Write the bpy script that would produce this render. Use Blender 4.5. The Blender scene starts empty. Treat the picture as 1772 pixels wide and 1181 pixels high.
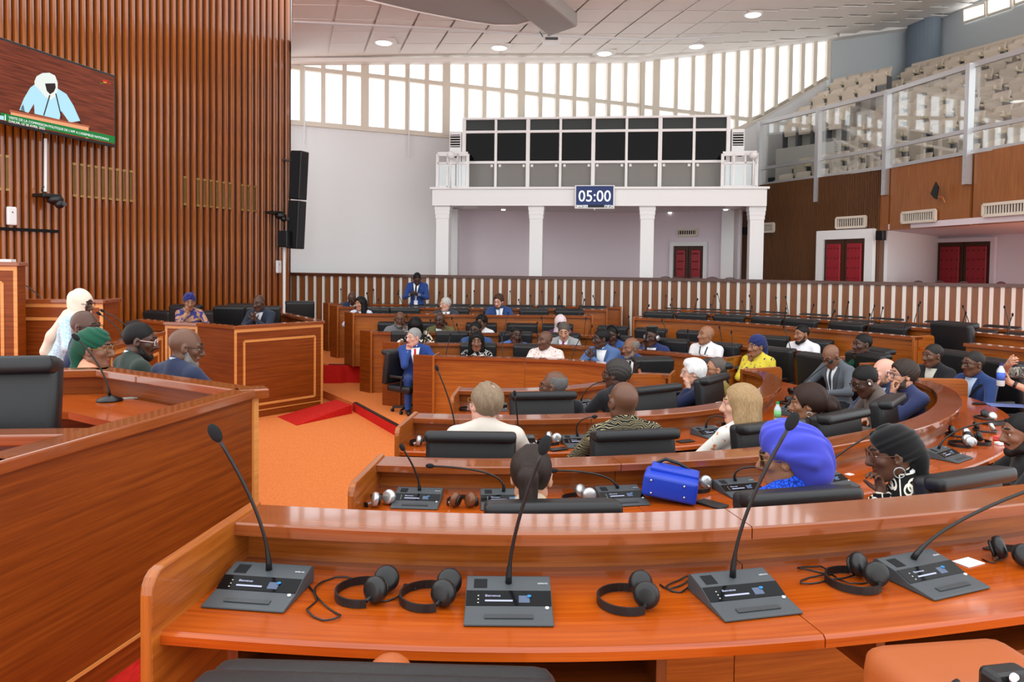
import bpy, bmesh, math, random
import numpy as np
from mathutils import Vector, Matrix
random.seed(7); np.random.seed(7)
SC = bpy.context.scene; COL = SC.collection
PI = math.pi
# ------------------------------------------------------------------ camera
F_PX, HC = 1300.0, 2.19
PITCH, ROLL = math.radians(2.0), math.radians(0.7)
PX0, PY0 = 886.0, 508.0
cam_data = bpy.data.cameras.new('camera'); cam = bpy.data.objects.new('camera', cam_data); COL.objects.link(cam)
cam_data.sensor_width = 36.0; cam_data.lens = 36.0 * F_PX / 1772.0
cam_data.shift_y = (PY0 - 590.5) / 1772.0
cam_data.clip_start = 0.05; cam_data.clip_end = 200
CAM_R = Matrix.Rotation(PI / 2 - PITCH, 3, 'X') @ Matrix.Rotation(ROLL, 3, 'Z')
cam.matrix_world = Matrix.Translation((0, 0, HC)) @ CAM_R.to_4x4()
SC.camera = cam
# ------------------------------------------------------------------ world: even overcast daylight
world = bpy.data.worlds.new('daylight'); SC.world = world; world.use_nodes = True
bg = world.node_tree.nodes['Background']
bg.inputs['Color'].default_value = (0.965, 0.985, 1.0, 1); bg.inputs['Strength'].default_value = 1.15
SC.view_settings.view_transform = 'Standard'; SC.view_settings.look = 'None'
SC.view_settings.exposure = 0.98; SC.view_settings.gamma = 1.0
SC.view_settings.use_curve_mapping = False
def area(name, loc, size, power, rot=(0, 0, 0), col=(1, .97, .92)):
    d = bpy.data.lights.new(name, 'AREA'); d.shape = 'DISK'; d.size = size; d.energy = power; d.color = col
    o = bpy.data.objects.new(name, d); COL.objects.link(o); o.location = loc; o.rotation_euler = rot
    return o
# ------------------------------------------------------------------ layout helpers (photogrammetry: pixel -> point on a real plane)
CAM_RN = np.array(CAM_R); CAM_C = np.array([0, 0, HC])
def ray(px, py): return CAM_RN @ np.array([(px - PX0) / F_PX, -(py - PY0) / F_PX, -1.0])
def uz(px, py, z):
    d = ray(px, py); return CAM_C + d * (z - HC) / d[2]
def uy(px, py, y):
    d = ray(px, py); return CAM_C + d * y / d[1]
def upl(px, py, p0, n):
    d = ray(px, py); n = np.array(n, float); return CAM_C + d * (np.dot(np.array(p0) - CAM_C, n) / np.dot(d, n))
def proj(p):
    q = CAM_RN.T @ (np.array(p, float) - CAM_C); return PX0 + F_PX * q[0] / -q[2], PY0 - F_PX * q[1] / -q[2]
# ------------------------------------------------------------------ materials
MATS = {}
def srgb(r, g, b):
    f = lambda c: (c / 255.) / 12.92 if c / 255. <= .04045 else ((c / 255. + .055) / 1.055) ** 2.4
    return (f(r), f(g), f(b), 1)
def newmat(name):
    m = bpy.data.materials.new(name); m.use_nodes = True
    nt = m.node_tree; b = nt.nodes['Principled BSDF']; MATS[name] = m
    return m, nt, b
def pmat(name, col, rough=.5, spec=.5, metal=0, coat=0, emis=None, estr=0, bump=0, bscale=200, sheen=0):
    if name in MATS: return MATS[name]
    m, nt, b = newmat(name)
    b.inputs['Base Color'].default_value = col; b.inputs['Roughness'].default_value = rough
    b.inputs['Specular IOR Level'].default_value = spec; b.inputs['Metallic'].default_value = metal
    b.inputs['Coat Weight'].default_value = coat; b.inputs['Coat Roughness'].default_value = .08
    if sheen: b.inputs['Sheen Weight'].default_value = sheen
    if emis: b.inputs['Emission Color'].default_value = emis; b.inputs['Emission Strength'].default_value = estr
    if bump:
        tc = nt.nodes.new('ShaderNodeTexCoord'); n = nt.nodes.new('ShaderNodeTexNoise'); bp = nt.nodes.new('ShaderNodeBump')
        n.inputs['Scale'].default_value = bscale; n.inputs['Detail'].default_value = 3
        nt.links.new(tc.outputs['Object'], n.inputs['Vector']); nt.links.new(n.outputs['Fac'], bp.inputs['Height'])
        bp.inputs['Strength'].default_value = bump; bp.inputs['Distance'].default_value = .002
        nt.links.new(bp.outputs['Normal'], b.inputs['Normal'])
    return m
def ramp(nt, stops, interp='LINEAR'):
    r = nt.nodes.new('ShaderNodeValToRGB'); cr = r.color_ramp; cr.interpolation = interp
    while len(cr.elements) < len(stops): cr.elements.new(.5)
    for e, (p, c) in zip(cr.elements, stops): e.position = p; e.color = c
    return r
def wood(name, dark, mid, light, rough=.25, coat=.0, su=1.2, sv=38., spec=.5):
    """straight-grained varnished veneer; grain runs along U of the UV map (metres)"""
    m, nt, b = newmat(name)
    uv = nt.nodes.new('ShaderNodeUVMap'); mp = nt.nodes.new('ShaderNodeMapping')
    mp.inputs['Scale'].default_value = (su, sv, 1)
    n1 = nt.nodes.new('ShaderNodeTexNoise'); n1.inputs['Scale'].default_value = 1; n1.inputs['Detail'].default_value = 5; n1.inputs['Roughness'].default_value = .62
    nt.links.new(uv.outputs['UV'], mp.inputs['Vector']); nt.links.new(mp.outputs['Vector'], n1.inputs['Vector'])
    mp2 = nt.nodes.new('ShaderNodeMapping'); mp2.inputs['Scale'].default_value = (su * 4, sv * 6, 1)
    n2 = nt.nodes.new('ShaderNodeTexNoise'); n2.inputs['Scale'].default_value = 1; n2.inputs['Detail'].default_value = 3
    nt.links.new(uv.outputs['UV'], mp2.inputs['Vector']); nt.links.new(mp2.outputs['Vector'], n2.inputs['Vector'])
    mx = nt.nodes.new('ShaderNodeMath'); mx.operation = 'MULTIPLY_ADD'; mx.inputs[1].default_value = .3
    nt.links.new(n2.outputs['Fac'], mx.inputs[0])
    s = nt.nodes.new('ShaderNodeMath'); s.operation = 'MULTIPLY'; s.inputs[1].default_value = .7
    nt.links.new(n1.outputs['Fac'], s.inputs[0]); nt.links.new(s.outputs[0], mx.inputs[2])
    r = ramp(nt, [(.33, dark), (.5, mid), (.66, light)]); nt.links.new(mx.outputs[0], r.inputs['Fac'])
    nt.links.new(r.outputs['Color'], b.inputs['Base Color'])
    b.inputs['Roughness'].default_value = rough; b.inputs['Coat Weight'].default_value = coat; b.inputs['Coat Roughness'].default_value = .05
    b.inputs['Specular IOR Level'].default_value = spec
    return m
W_DESK = wood('desk veneer', srgb(124, 60, 15), srgb(158, 84, 25), srgb(180, 104, 36), .3, .2)
W_TOP = wood('desk top veneer', srgb(146, 58, 8), srgb(170, 74, 14), srgb(186, 88, 20), .16, .22)
W_LEDGE = wood('ledge veneer', srgb(122, 60, 26), srgb(140, 72, 33), srgb(154, 84, 42), .12, .6, 1.2, 60)
W_ROST = wood('rostrum veneer', srgb(98, 42, 8), srgb(126, 58, 12), srgb(146, 74, 20), .4, .05, spec=.25)
W_ROSTD = wood('rostrum dark veneer', srgb(80, 36, 8), srgb(102, 48, 12), srgb(122, 62, 18), .32, .2)
W_LIGHT = wood('pale beech trim', srgb(200, 126, 58), srgb(214, 144, 74), srgb(226, 162, 92), .35, .1)
W_SLAT = wood('slat wood', srgb(112, 54, 10), srgb(144, 74, 16), srgb(168, 94, 27), .2, .5, 1.0, 30)
W_WALL = wood('slat wall backing', srgb(46, 15, 2), srgb(60, 21, 4), srgb(72, 27, 6), .4, .1)
W_BAL = wood('balustrade wood', srgb(98, 54, 20), srgb(122, 70, 27), srgb(140, 84, 36), .4, .1)
W_RAIL = wood('rail dark wood', srgb(62, 28, 12), srgb(78, 38, 18), srgb(92, 48, 24), .3, .2)
W_PLY = wood('gallery plywood', srgb(132, 76, 34), srgb(150, 90, 42), srgb(164, 104, 52), .4, .1, 1.5, 26)
W_RIB = wood('ribbed wall wood', srgb(84, 50, 24), srgb(102, 64, 34), srgb(118, 76, 42), .45, .05)
WHITE = pmat('white paint', srgb(232, 232, 232), .6, .3)
WHITE2 = pmat('white gloss paint', srgb(240, 241, 240), .35, .5)
PINKW = pmat('red bounce tinted wall paint', srgb(226, 214, 220), .7, .3)  # pink cast of red bounce light put into the recess wall colour
GREYW = pmat('blue grey wall paint', srgb(196, 203, 206), .7, .3)
GREYB = pmat('slate blue pillar paint', srgb(120, 133, 146), .6, .3)
MULL = pmat('window frame paint', srgb(222, 212, 196), .5, .4)
ALU = pmat('brushed aluminium', srgb(198, 200, 202), .35, .5, .6)
BLACKL = pmat('black leather', srgb(27, 28, 30), .4, .45, bump=.25, bscale=260)
BLACKP = pmat('black plastic', srgb(20, 20, 21), .4, .5)
BLACKM = pmat('matt black foam', srgb(34, 35, 37), .95, .2, bump=.6, bscale=900)
GREYP = pmat('slate grey plastic', srgb(66, 72, 76), .45, .5)
CHROME = pmat('chrome', srgb(214, 212, 206), .12, .5, 1.0)
SILVER = pmat('silver plastic', srgb(190, 190, 190), .25, .5, .7)
CREAM = pmat('cream seat plastic', srgb(226, 212, 194), .4, .5)
CREAM2 = pmat('cream arm plastic', srgb(212, 200, 168), .4, .5)
DGREY = pmat('dark grey metal', srgb(86, 88, 92), .5, .5)
REDPAD = pmat('red padded leather', srgb(150, 22, 36), .35, .5)
REDC = pmat('red chair fabric', srgb(190, 24, 36), .8, .2)
DOORW = pmat('dark door wood', srgb(66, 36, 20), .4, .4)
TEAL = pmat('dark teal carpet', srgb(52, 66, 70), .95, .1)
DARKIN = pmat('dark interior', srgb(30, 28, 28), .8, .1)
BRASS = pmat('brass', srgb(190, 156, 92), .35, .5, .8)
def carpet(name, c1, c2, sc=60):
    m, nt, b = newmat(name)
    tc = nt.nodes.new('ShaderNodeTexCoord'); n = nt.nodes.new('ShaderNodeTexNoise'); n.inputs['Scale'].default_value = sc; n.inputs['Detail'].default_value = 6
    mp = nt.nodes.new('ShaderNodeMapping'); mp.inputs['Scale'].default_value = (1, .25, 1)
    nt.links.new(tc.outputs['Object'], mp.inputs['Vector']); nt.links.new(mp.outputs['Vector'], n.inputs['Vector'])
    r = ramp(nt, [(.35, c1), (.65, c2)]); nt.links.new(n.outputs['Fac'], r.inputs['Fac']); nt.links.new(r.outputs['Color'], b.inputs['Base Color'])
    b.inputs['Roughness'].default_value = .85; b.inputs['Specular IOR Level'].default_value = .25
    return m
ORANGE = carpet('orange floor covering', srgb(216, 118, 56), srgb(226, 130, 68))
REDCARPET = carpet('red carpet', srgb(180, 20, 14), srgb(204, 34, 24))
def glassmat(name, tint=(1, 1, 1, 1), gloss=.1, rough=.02):
    m, nt, b = newmat(name); out = nt.nodes['Material Output']; nt.nodes.remove(b)
    t = nt.nodes.new('ShaderNodeBsdfTransparent'); t.inputs['Color'].default_value = tint
    g = nt.nodes.new('ShaderNodeBsdfGlossy'); g.inputs['Roughness'].default_value = rough
    mix = nt.nodes.new('ShaderNodeMixShader'); mix.inputs['Fac'].default_value = gloss
    nt.links.new(t.outputs[0], mix.inputs[1]); nt.links.new(g.outputs[0], mix.inputs[2]); nt.links.new(mix.outputs[0], out.inputs['Surface'])
    return m
GLASS = glassmat('clear window glass', (.97, .98, 1, 1), .05)
GLASSR = glassmat('railing glass', (.93, .95, .95, 1), .16)
GLASSB = pmat('booth dark glass', srgb(14, 12, 13), .06, .1)
BOOTHP = pmat('booth grey panel', srgb(132, 131, 127), .45, .2)
BOOTHT = pmat('booth upper panel', srgb(66, 71, 71), .5, .15)
def emit(name, col, s=1.0):
    return pmat(name, (0, 0, 0, 1), .3, .3, emis=col, estr=s)
# ------------------------------------------------------------------ mesh builder
class B:
    def __init__(s): s.v = []; s.f = []; s.uv = []; s.mi = []
    def add(s, vs, fs, uvs=None, g=(1, 0, 0), mi=0):
        o = len(s.v); s.v += [tuple(map(float, p)) for p in vs]
        G = Vector(g).normalized()
        for k, f in enumerate(fs):
            s.f.append([o + i for i in f]); s.mi.append(mi)
            if uvs is not None: s.uv.append(uvs[k]); continue
            P = [Vector(vs[i]) for i in f]; n = (P[1] - P[0]).cross(P[-1] - P[0])
            if n.length > 1e-12: n.normalize()
            gg = G - n * G.dot(n)
            if gg.length < .3:
                gg = Vector((0, 0, 1)) - n * n.z
                if gg.length < .3: gg = Vector((0, 1, 0)) - n * n.y
            gg.normalize(); h = n.cross(gg)
            s.uv.append([(p.dot(gg), p.dot(h) + .37 * n.x + .71 * n.z) for p in P])
        return s
    def box(s, c, d, rz=0, M=None, g=(1, 0, 0), mi=0):
        x, y, z = d[0] / 2, d[1] / 2, d[2] / 2
        R = M if M is not None else Matrix.Rotation(rz, 3, 'Z')
        vs = [Vector(c) + R @ Vector(p) for p in ((-x, -y, -z), (x, -y, -z), (x, y, -z), (-x, y, -z), (-x, -y, z), (x, -y, z), (x, y, z), (-x, y, z))]
        return s.add(vs, [(0, 3, 2, 1), (4, 5, 6, 7), (0, 1, 5, 4), (1, 2, 6, 5), (2, 3, 7, 6), (3, 0, 4, 7)], g=R @ Vector(g), mi=mi)
    def hexa(s, p, g=(1, 0, 0), mi=0):
        return s.add(p, [(0, 3, 2, 1), (4, 5, 6, 7), (0, 1, 5, 4), (1, 2, 6, 5), (2, 3, 7, 6), (3, 0, 4, 7)], g=g, mi=mi)
    def wallslab(s, a, b, z0, z1, t, g=None, mi=0, za=None, zb=None):
        """vertical slab from plan point a to b, thickness t to the left of a->b; za/zb=(z0,z1) at each end override"""
        a = Vector((a[0], a[1])); b = Vector((b[0], b[1])); d = (b - a).normalized(); n = Vector((-d.y, d.x)) * t
        za = za or (z0, z1); zb = zb or (z0, z1)
        P = [(a.x, a.y, za[0]), (b.x, b.y, zb[0]), (b.x + n.x, b.y + n.y, zb[0]), (a.x + n.x, a.y + n.y, za[0]),
             (a.x, a.y, za[1]), (b.x, b.y, zb[1]), (b.x + n.x, b.y + n.y, zb[1]), (a.x + n.x, a.y + n.y, za[1])]
        return s.hexa(P, g=g or (d.x, d.y, 0), mi=mi)
    def prism(s, poly, z0, z1, g=(1, 0, 0), mi=0):
        n = len(poly); vs = [(p[0], p[1], z0) for p in poly] + [(p[0], p[1], z1) for p in poly]
        fs = [tuple(range(n - 1, -1, -1)), tuple(range(n, 2 * n))] + [(i, (i + 1) % n, n + (i + 1) % n, n + i) for i in range(n)]
        return s.add(vs, fs, g=g, mi=mi)
    def extr(s, poly, O, ax, ay, az, d, g=None, mi=0):
        """extrude 2-D poly (in ax,ay at O) by d along az"""
        O = Vector(O); ax = Vector(ax); ay = Vector(ay); az = Vector(az); n = len(poly)
        vs = [O + ax * p[0] + ay * p[1] for p in poly]; vs = vs + [v + az * d for v in vs]
        fs = [tuple(range(n - 1, -1, -1)), tuple(range(n, 2 * n))] + [(i, (i + 1) % n, n + (i + 1) % n, n + i) for i in range(n)]
        return s.add(vs, fs, g=g or ax, mi=mi)
    def tube(s, pts, r, n=8, closed=False, cap=True, mi=0):
        pts = [Vector(p) for p in pts]; m = len(pts); rr = r if hasattr(r, '__len__') else [r] * m
        rings = []; up = None
        for i, p in enumerate(pts):
            a = pts[(i - 1) % m] if (closed or i > 0) else p; b = pts[(i + 1) % m] if (closed or i < m - 1) else p
            t = (b - a).normalized()
            if up is None: up = t.orthogonal().normalized()
            up = (up - t * up.dot(t)); up = up.normalized() if up.length > 1e-6 else t.orthogonal().normalized()
            w = t.cross(up)
            rings.append([p + (up * math.cos(2 * PI * k / n) + w * math.sin(2 * PI * k / n)) * rr[i] for k in range(n)])
        vs = [v for R in rings for v in R]; fs = []
        for i in range(m if closed else m - 1):
            j = (i + 1) % m
            for k in range(n): fs.append((i * n + k, i * n + (k + 1) % n, j * n + (k + 1) % n, j * n + k))
        if cap and not closed: fs += [tuple(range(n - 1, -1, -1)), tuple((m - 1) * n + k for k in range(n))]
        return s.add(vs, fs, mi=mi)
    def lathe(s, prof, n=16, O=(0, 0, 0), M=None, mi=0):
        O = Vector(O); M = M or Matrix.Identity(3); vs = []; fs = []
        for r, z in prof:
            for k in range(n): vs.append(O + M @ Vector((r * math.cos(2 * PI * k / n), r * math.sin(2 * PI * k / n), z)))
        for i in range(len(prof) - 1):
            for k in range(n): fs.append((i * n + k, i * n + (k + 1) % n, (i + 1) * n + (k + 1) % n, (i + 1) * n + k))
        fs += [tuple(range(n - 1, -1, -1)), tuple((len(prof) - 1) * n + k for k in range(n))]
        return s.add(vs, fs, mi=mi)
    def ball(s, c, r, nu=12, nv=8, M=None, mi=0):
        r = r if hasattr(r, '__len__') else (r, r, r); M = M or Matrix.Identity(3); c = Vector(c); vs = []; fs = []
        for i in range(1, nv):
            a = PI * i / nv
            for k in range(nu):
                b_ = 2 * PI * k / nu; vs.append(c + M @ Vector((r[0] * math.sin(a) * math.cos(b_), r[1] * math.sin(a) * math.sin(b_), -r[2] * math.cos(a))))
        for i in range(nv - 2):
            for k in range(nu): fs.append((i * nu + k, i * nu + (k + 1) % nu, (i + 1) * nu + (k + 1) % nu, (i + 1) * nu + k))
        vs += [c + M @ Vector((0, 0, -r[2])), c + M @ Vector((0, 0, r[2]))]; q = len(vs)
        for k in range(nu):
            fs.append((q - 2, (k + 1) % nu, k)); fs.append((q - 1, (nv - 2) * nu + k, (nv - 2) * nu + (k + 1) % nu))
        return s.add(vs, fs, mi=mi)
    def sweep(s, prof, path, nrm, g=None, mi=0):
        """sweep closed profile [(n,z)] along plan path with right-hand normals; UV u = arc length"""
        m = len(path); q = len(prof); vs = []; L = [0]
        for i in range(1, m): L.append(L[-1] + math.hypot(path[i][0] - path[i - 1][0], path[i][1] - path[i - 1][1]))
        pl = [0]
        for k in range(1, q + 1): pl.append(pl[-1] + math.hypot(prof[k % q][0] - prof[k - 1][0], prof[k % q][1] - prof[k - 1][1]))
        for (x, y), (nx, ny) in zip(path, nrm):
            for n_, z in prof: vs.append((x + nx * n_, y + ny * n_, z))
        fs = []; uv = []; v0 = random.random() * 7
        for i in range(m - 1):
            for k in range(q):
                k2 = (k + 1) % q; fs.append((i * q + k, i * q + k2, (i + 1) * q + k2, (i + 1) * q + k))
                uv.append([(L[i], v0 + pl[k]), (L[i], v0 + pl[k + 1]), (L[i + 1], v0 + pl[k + 1]), (L[i + 1], v0 + pl[k])])
        e0 = tuple(range(q - 1, -1, -1)); e1 = tuple((m - 1) * q + k for k in range(q)); fs += [e0, e1]
        uv += [[(prof[k][0], prof[k][1]) for k in range(q - 1, -1, -1)], [(prof[k][0], prof[k][1]) for k in range(q)]]
        return s.add(vs, fs, uvs=uv, mi=mi)
    def data(s, name, mats):
        me = bpy.data.meshes.new(name); me.from_pydata(s.v, [], s.f)
        for m in (mats if isinstance(mats, (list, tuple)) else [mats]): me.materials.append(m)
        ul = me.uv_layers.new(name='UVMap'); flat = [c for f in s.uv for p in f for c in p]
        ul.data.foreach_set('uv', flat); me.polygons.foreach_set('material_index', s.mi)
        return me
    def build(s, name, mats, parent=None, bevel=0, smooth=False, seg=2, fixn=True):
        me = s.data(name, mats)
        if fixn:
            bm = bmesh.new(); bm.from_mesh(me); bmesh.ops.recalc_face_normals(bm, faces=bm.faces); bm.to_mesh(me); bm.free()
        return link(name, me, parent, bevel, smooth, seg)
def link(name, me, parent=None, bevel=0, smooth=False, seg=2):
    o = bpy.data.objects.new(name, me); COL.objects.link(o)
    if parent is not None: o.parent = parent
    if smooth: me.polygons.foreach_set('use_smooth', [True] * len(me.polygons))
    if bevel:
        md = o.modifiers.new('bevel', 'BEVEL'); md.width = bevel; md.segments = seg; md.limit_method = 'ANGLE'; md.angle_limit = math.radians(40)
    return o
def tag(o, label=None, cat=None, group=None, kind=None):
    if label: o['label'] = label
    if cat: o['category'] = cat
    if group: o['group'] = group
    if kind: o['kind'] = kind
    return o
def thing(name, label, cat, loc=(0, 0, 0), rz=0, group=None):
    o = bpy.data.objects.new(name, None); COL.objects.link(o); o.empty_display_size = .1
    o.location = loc; o.rotation_euler = (0, 0, rz); return tag(o, label, cat, group)
def struct(o): o['kind'] = 'structure'; return o
KIDS = {}
def clone(root, loc, rz=0, label=None, group=None, scale=None):
    if not KIDS.get('ok'):
        KIDS.clear()
        for o in COL.objects:
            if o.parent: KIDS.setdefault(o.parent.name, []).append(o)
    def cp(o, par):
        c = o.copy(); COL.objects.link(c); c.parent = par
        for ch in [x for x in KIDSOF(o)]: cp(ch, c)
        return c
    r = cp(root, None); r.location = loc; r.rotation_euler = (0, 0, rz)
    if label: r['label'] = label
    if group: r['group'] = group
    if scale: r.scale = scale
    return r
def KIDSOF(o): return list(o.children)
def ordinal(n):
    return ['first', 'second', 'third', 'fourth', 'fifth', 'sixth', 'seventh', 'eighth', 'ninth', 'tenth', 'eleventh', 'twelfth', 'thirteenth', 'fourteenth', 'fifteenth', 'sixteenth', 'seventeenth', 'eighteenth', 'nineteenth', 'twentieth'][n] if n < 20 else '%dth' % (n + 1)
def text_mesh(txt, size, mat, name='lettering', parent=None, M=None, align='LEFT', ext=0.0004, sx=1.0):
    cu = bpy.data.curves.new(name, 'FONT'); cu.body = txt; cu.size = size; cu.align_x = align; cu.extrude = ext; cu.resolution_u = 3
    tmp = bpy.data.objects.new('tmp', cu); COL.objects.link(tmp)
    me = bpy.data.meshes.new_from_object(tmp.evaluated_get(bpy.context.evaluated_depsgraph_get()))
    bpy.data.objects.remove(tmp); bpy.data.curves.remove(cu); me.materials.clear(); me.materials.append(mat); me.name = name
    if sx != 1.0: me.transform(Matrix.Diagonal((sx, 1, 1, 1)))
    o = link(name, me, parent)
    if M is not None: o.matrix_local = M
    return o
def catmull(P, step=.06):
    P = [np.array(p, float) for p in P]; P = [2 * P[0] - P[1]] + P + [2 * P[-1] - P[-2]]; out = []
    for i in range(1, len(P) - 2):
        p0, p1, p2, p3 = P[i - 1:i + 3]; n = max(2, int(np.linalg.norm(p2 - p1) / .04))
        for k in range(n):
            t = k / n; out.append(.5 * ((2 * p1) + (-p0 + p2) * t + (2 * p0 - 5 * p1 + 4 * p2 - p3) * t * t + (-p0 + 3 * p1 - 3 * p2 + p3) * t ** 3))
    out.append(P[-2]); out = np.array(out)
    return resample(out, step)
def resample(A, step):
    L = np.concatenate([[0], np.cumsum(np.linalg.norm(np.diff(A, axis=0), axis=1))]); n = max(2, int(round(L[-1] / step)) + 1); t = np.linspace(0, L[-1], n)
    return np.stack([np.interp(t, L, A[:, k]) for k in range(A.shape[1])], 1)
def smooth_path(A, it=30):
    A = A.copy()
    for _ in range(it): A[1:-1] = .5 * A[1:-1] + .25 * (A[:-2] + A[2:])
    return A
def normals(A):
    T = np.gradient(A, axis=0); T /= np.linalg.norm(T, axis=1)[:, None]; return np.stack([T[:, 1], -T[:, 0]], 1)
# =================================================================== STRUCTURE
def V2(p): return (float(p[0]), float(p[1]))
def ceil_z(x): return 7.85 + .1 * x + .008 * max(x - 3.4, 0) ** 2
def at_px(px, Y, py=440): p = uy(px, py, Y); return np.array([p[0], p[1]])
# ---- floors
LOWZ, MIDZ, UPZ, BACKZ = -.13, 0.0, .33, .75
struct(B().prism([(-12, -3), (16, -3), (16, 23), (-12, 23)], LOWZ - .2, LOWZ).build('floor', ORANGE))
mid = [(-2.52, 11.91), (-1.62, 10.29), (-1.0, 9.2), (0, 8.8), (1.6, 8.9), (4, 10), (6, 13), (6, 17), (-4.2, 17), (-4.2, 14.4)]
struct(B().prism(mid, LOWZ + .001, MIDZ).build('floor_middle_step', ORANGE))
def riser(pts, z0, z1, nm):
    b = B()
    for p, q in zip(pts[:-1], pts[1:]): b.wallslab(q, p, z0, z1, .02)
    struct(b.build(nm, REDCARPET))
    b = B()
    for p, q in zip(pts[:-1], pts[1:]): b.wallslab(q, p, z1 + .001, z1 + .012, -.05)
    struct(b.build(nm.replace('riser', 'nosing'), pmat('dark nosing strip', srgb(40, 26, 22), .5)))
riser([(-2.50, 11.89), (-1.60, 10.27), (-.97, 9.17), (0, 8.77)], LOWZ, MIDZ, 'trim_1_riser')
up = [(-3.3, 13.95), (2, 13.95), (4.2, 12.6), (5.6, 10.9), (6.9, 8.6), (12, 8.6), (12, 21), (-8, 21), (-4.6, 14.6)]
struct(B().prism(up, LOWZ + .001, UPZ).build('floor_upper_step', ORANGE))
riser([(-3.4, 13.94), (2, 13.94)], MIDZ, UPZ, 'trim_2_riser')
# red carpet ramps
def ramp_obj(lo, hi, zl, zh, lab):
    P = [uz(x, y, zl) for x, y in lo] + [uz(x, y, zh) for x, y in hi]   # lo: left,right ; hi: right,left
    bot = [(p[0], p[1], zl - .004) for p in P]; top = [(P[0][0], P[0][1], zl + .004), (P[1][0], P[1][1], zl + .004), tuple(P[2]), tuple(P[3])]
    tag(B().hexa(bot + top).build('carpet_ramp', REDCARPET), lab, 'ramp', 'red carpeted ramps over the steps')
ramp_obj([(480, 722), (513, 737)], [(609, 701), (581, 692)], LOWZ, MIDZ + .006, 'red carpeted ramp over the step nearest the front row desk')
ramp_obj([(560, 663), (616, 661)], [(590, 632.5), (560, 632.5)], MIDZ, UPZ + .006, 'smaller red carpeted ramp farther back up the left aisle')
# ---- slat wall on the left
SL_E = at_px(503, 18.3)
def sl_z(px): return 18.3 * (1520 - 505) / (1520 - px)
SL_S = at_px(-260, sl_z(-260))
sd = (SL_E - SL_S) / np.linalg.norm(SL_E - SL_S); sn = np.array([sd[1], -sd[0]])   # normal into the room
SL_N3 = (sn[0], sn[1], 0)
wl = B().wallslab(SL_S, SL_E, LOWZ, 10, .35, g=(0, 0, 1)).build('wall_left', W_WALL); struct(wl)
def on_slat(px, py, off=0.0):
    p0 = (SL_E[0] + sn[0] * off, SL_E[1] + sn[1] * off, 0); return upl(px, py, p0, SL_N3)
SLM = Matrix(((sd[0], -sn[0], 0), (sd[1], -sn[1], 0), (0, 0, 1)))     # x along wall, y into the wall, z up
slat_px = []; q = -250.0
while q < 500: slat_px.append(q); q += 13.3 - max(q, 0) / 500 * 3.1
slat_meshes = {}
for i, q in enumerate(slat_px):
    p = on_slat(q, 400); nxt = on_slat(q + 8, 400); w = .5 * np.linalg.norm(on_slat(q + 12, 400)[:2] - p[:2])
    w = round(float(w), 2); w = max(w, .09)
    if w not in slat_meshes:
        pr = [(-w / 2, .02), (-w / 2, -.03), (-w * .36, -.058), (w * .1, -.066), (w * .38, -.054), (w / 2, -.025), (w / 2, .02)]
        slat_meshes[w] = B().extr(pr, (0, 0, LOWZ), (1, 0, 0), (0, 1, 0), (0, 0, 1), 9.9, g=(0, 0, 1)).data('slat', W_SLAT)
    o = link('slat', slat_meshes[w], wl); o.matrix_world = Matrix.Translation((p[0], p[1], 0)) @ SLM.to_4x4()
# brass ventilation grilles between the slats
def grille(px0, px1, y0, y1, skip=()):
    cells = [q for q in slat_px if px0 <= q <= px1]
    z0 = on_slat(px0, y1)[2]; z1 = on_slat(px0, y0)[2]
    for k, q in enumerate(cells):
        if k in skip: continue
        nq = slat_px[slat_px.index(q) + 1]; a = on_slat(q, 320); c = on_slat(nq, 320); m = (a + c) / 2; gap = np.linalg.norm((c - a)[:2]) * .44
        b = B()
        for t in (-.28, 0, .28): b.box((t * gap, -.042, (z0 + z1) / 2), (gap * .1, .02, z1 - z0))
        for z in (z0, z1): b.box((0, -.045, z), (gap, .03, .04))
        b.box((0, -.026, (z0 + z1) / 2), (gap, .004, z1 - z0), mi=1)
        o = b.build('vent_grille', [BRASS, DARKIN], wl); o.matrix_world = Matrix.Translation((m[0], m[1], 0)) @ SLM.to_4x4()
grille(118, 222, 283, 338); grille(309, 434, 306, 353, (1, 8)); grille(-60, 8, 262, 322)
# door leaf outline at the far left of the slat wall
p = on_slat(57, 400); zt = on_slat(57, 399)[2]
b = B().box((0, -.09, zt), (2.0, .03, .05)); o = b.build('door_1', DARKIN, None); struct(o); o.matrix_world = Matrix.Translation((on_slat(-10, 400)[0], on_slat(-10, 400)[1], 0)) @ SLM.to_4x4()
# ---- back-left white wall and its windows
A1, A2, A3, A4 = at_px(500, 19.0) - np.array([.9, .28]), at_px(1090, 21.8), at_px(1430, 22.3), np.array([12.4, 23.3])
def plane_of(a, b):
    d = (b - a) / np.linalg.norm(b - a); return np.array([a[0], a[1], 0]), np.array([d[1], -d[0], 0]), d
P1, N1, D1 = plane_of(A1, A2); P2, N2, D2 = plane_of(A2, A3)
def w1(px, py): return upl(px, py, P1, N1)
def w2(px, py): return upl(px, py, P2, N2)
sill1 = lambda px: 212 + (px - 503) * .0865
tr1 = lambda px: 119 + (px - 527) * .111
s0, s1 = w1(470, sill1(470))[2], w1(1090, sill1(1090))[2]
struct(B().wallslab(A1, A2, 0, 4, .25, za=(LOWZ, s0), zb=(LOWZ, s1)).build('wall_back', WHITE))
def quadslab(pts, n, t):
    """4 wall points (bl, br, tr, tl) -> slab of thickness t along -n"""
    n = np.array(n); return [tuple(np.array(p) - n * t) for p in pts[:4]], [tuple(p) for p in pts[:4]]
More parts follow.
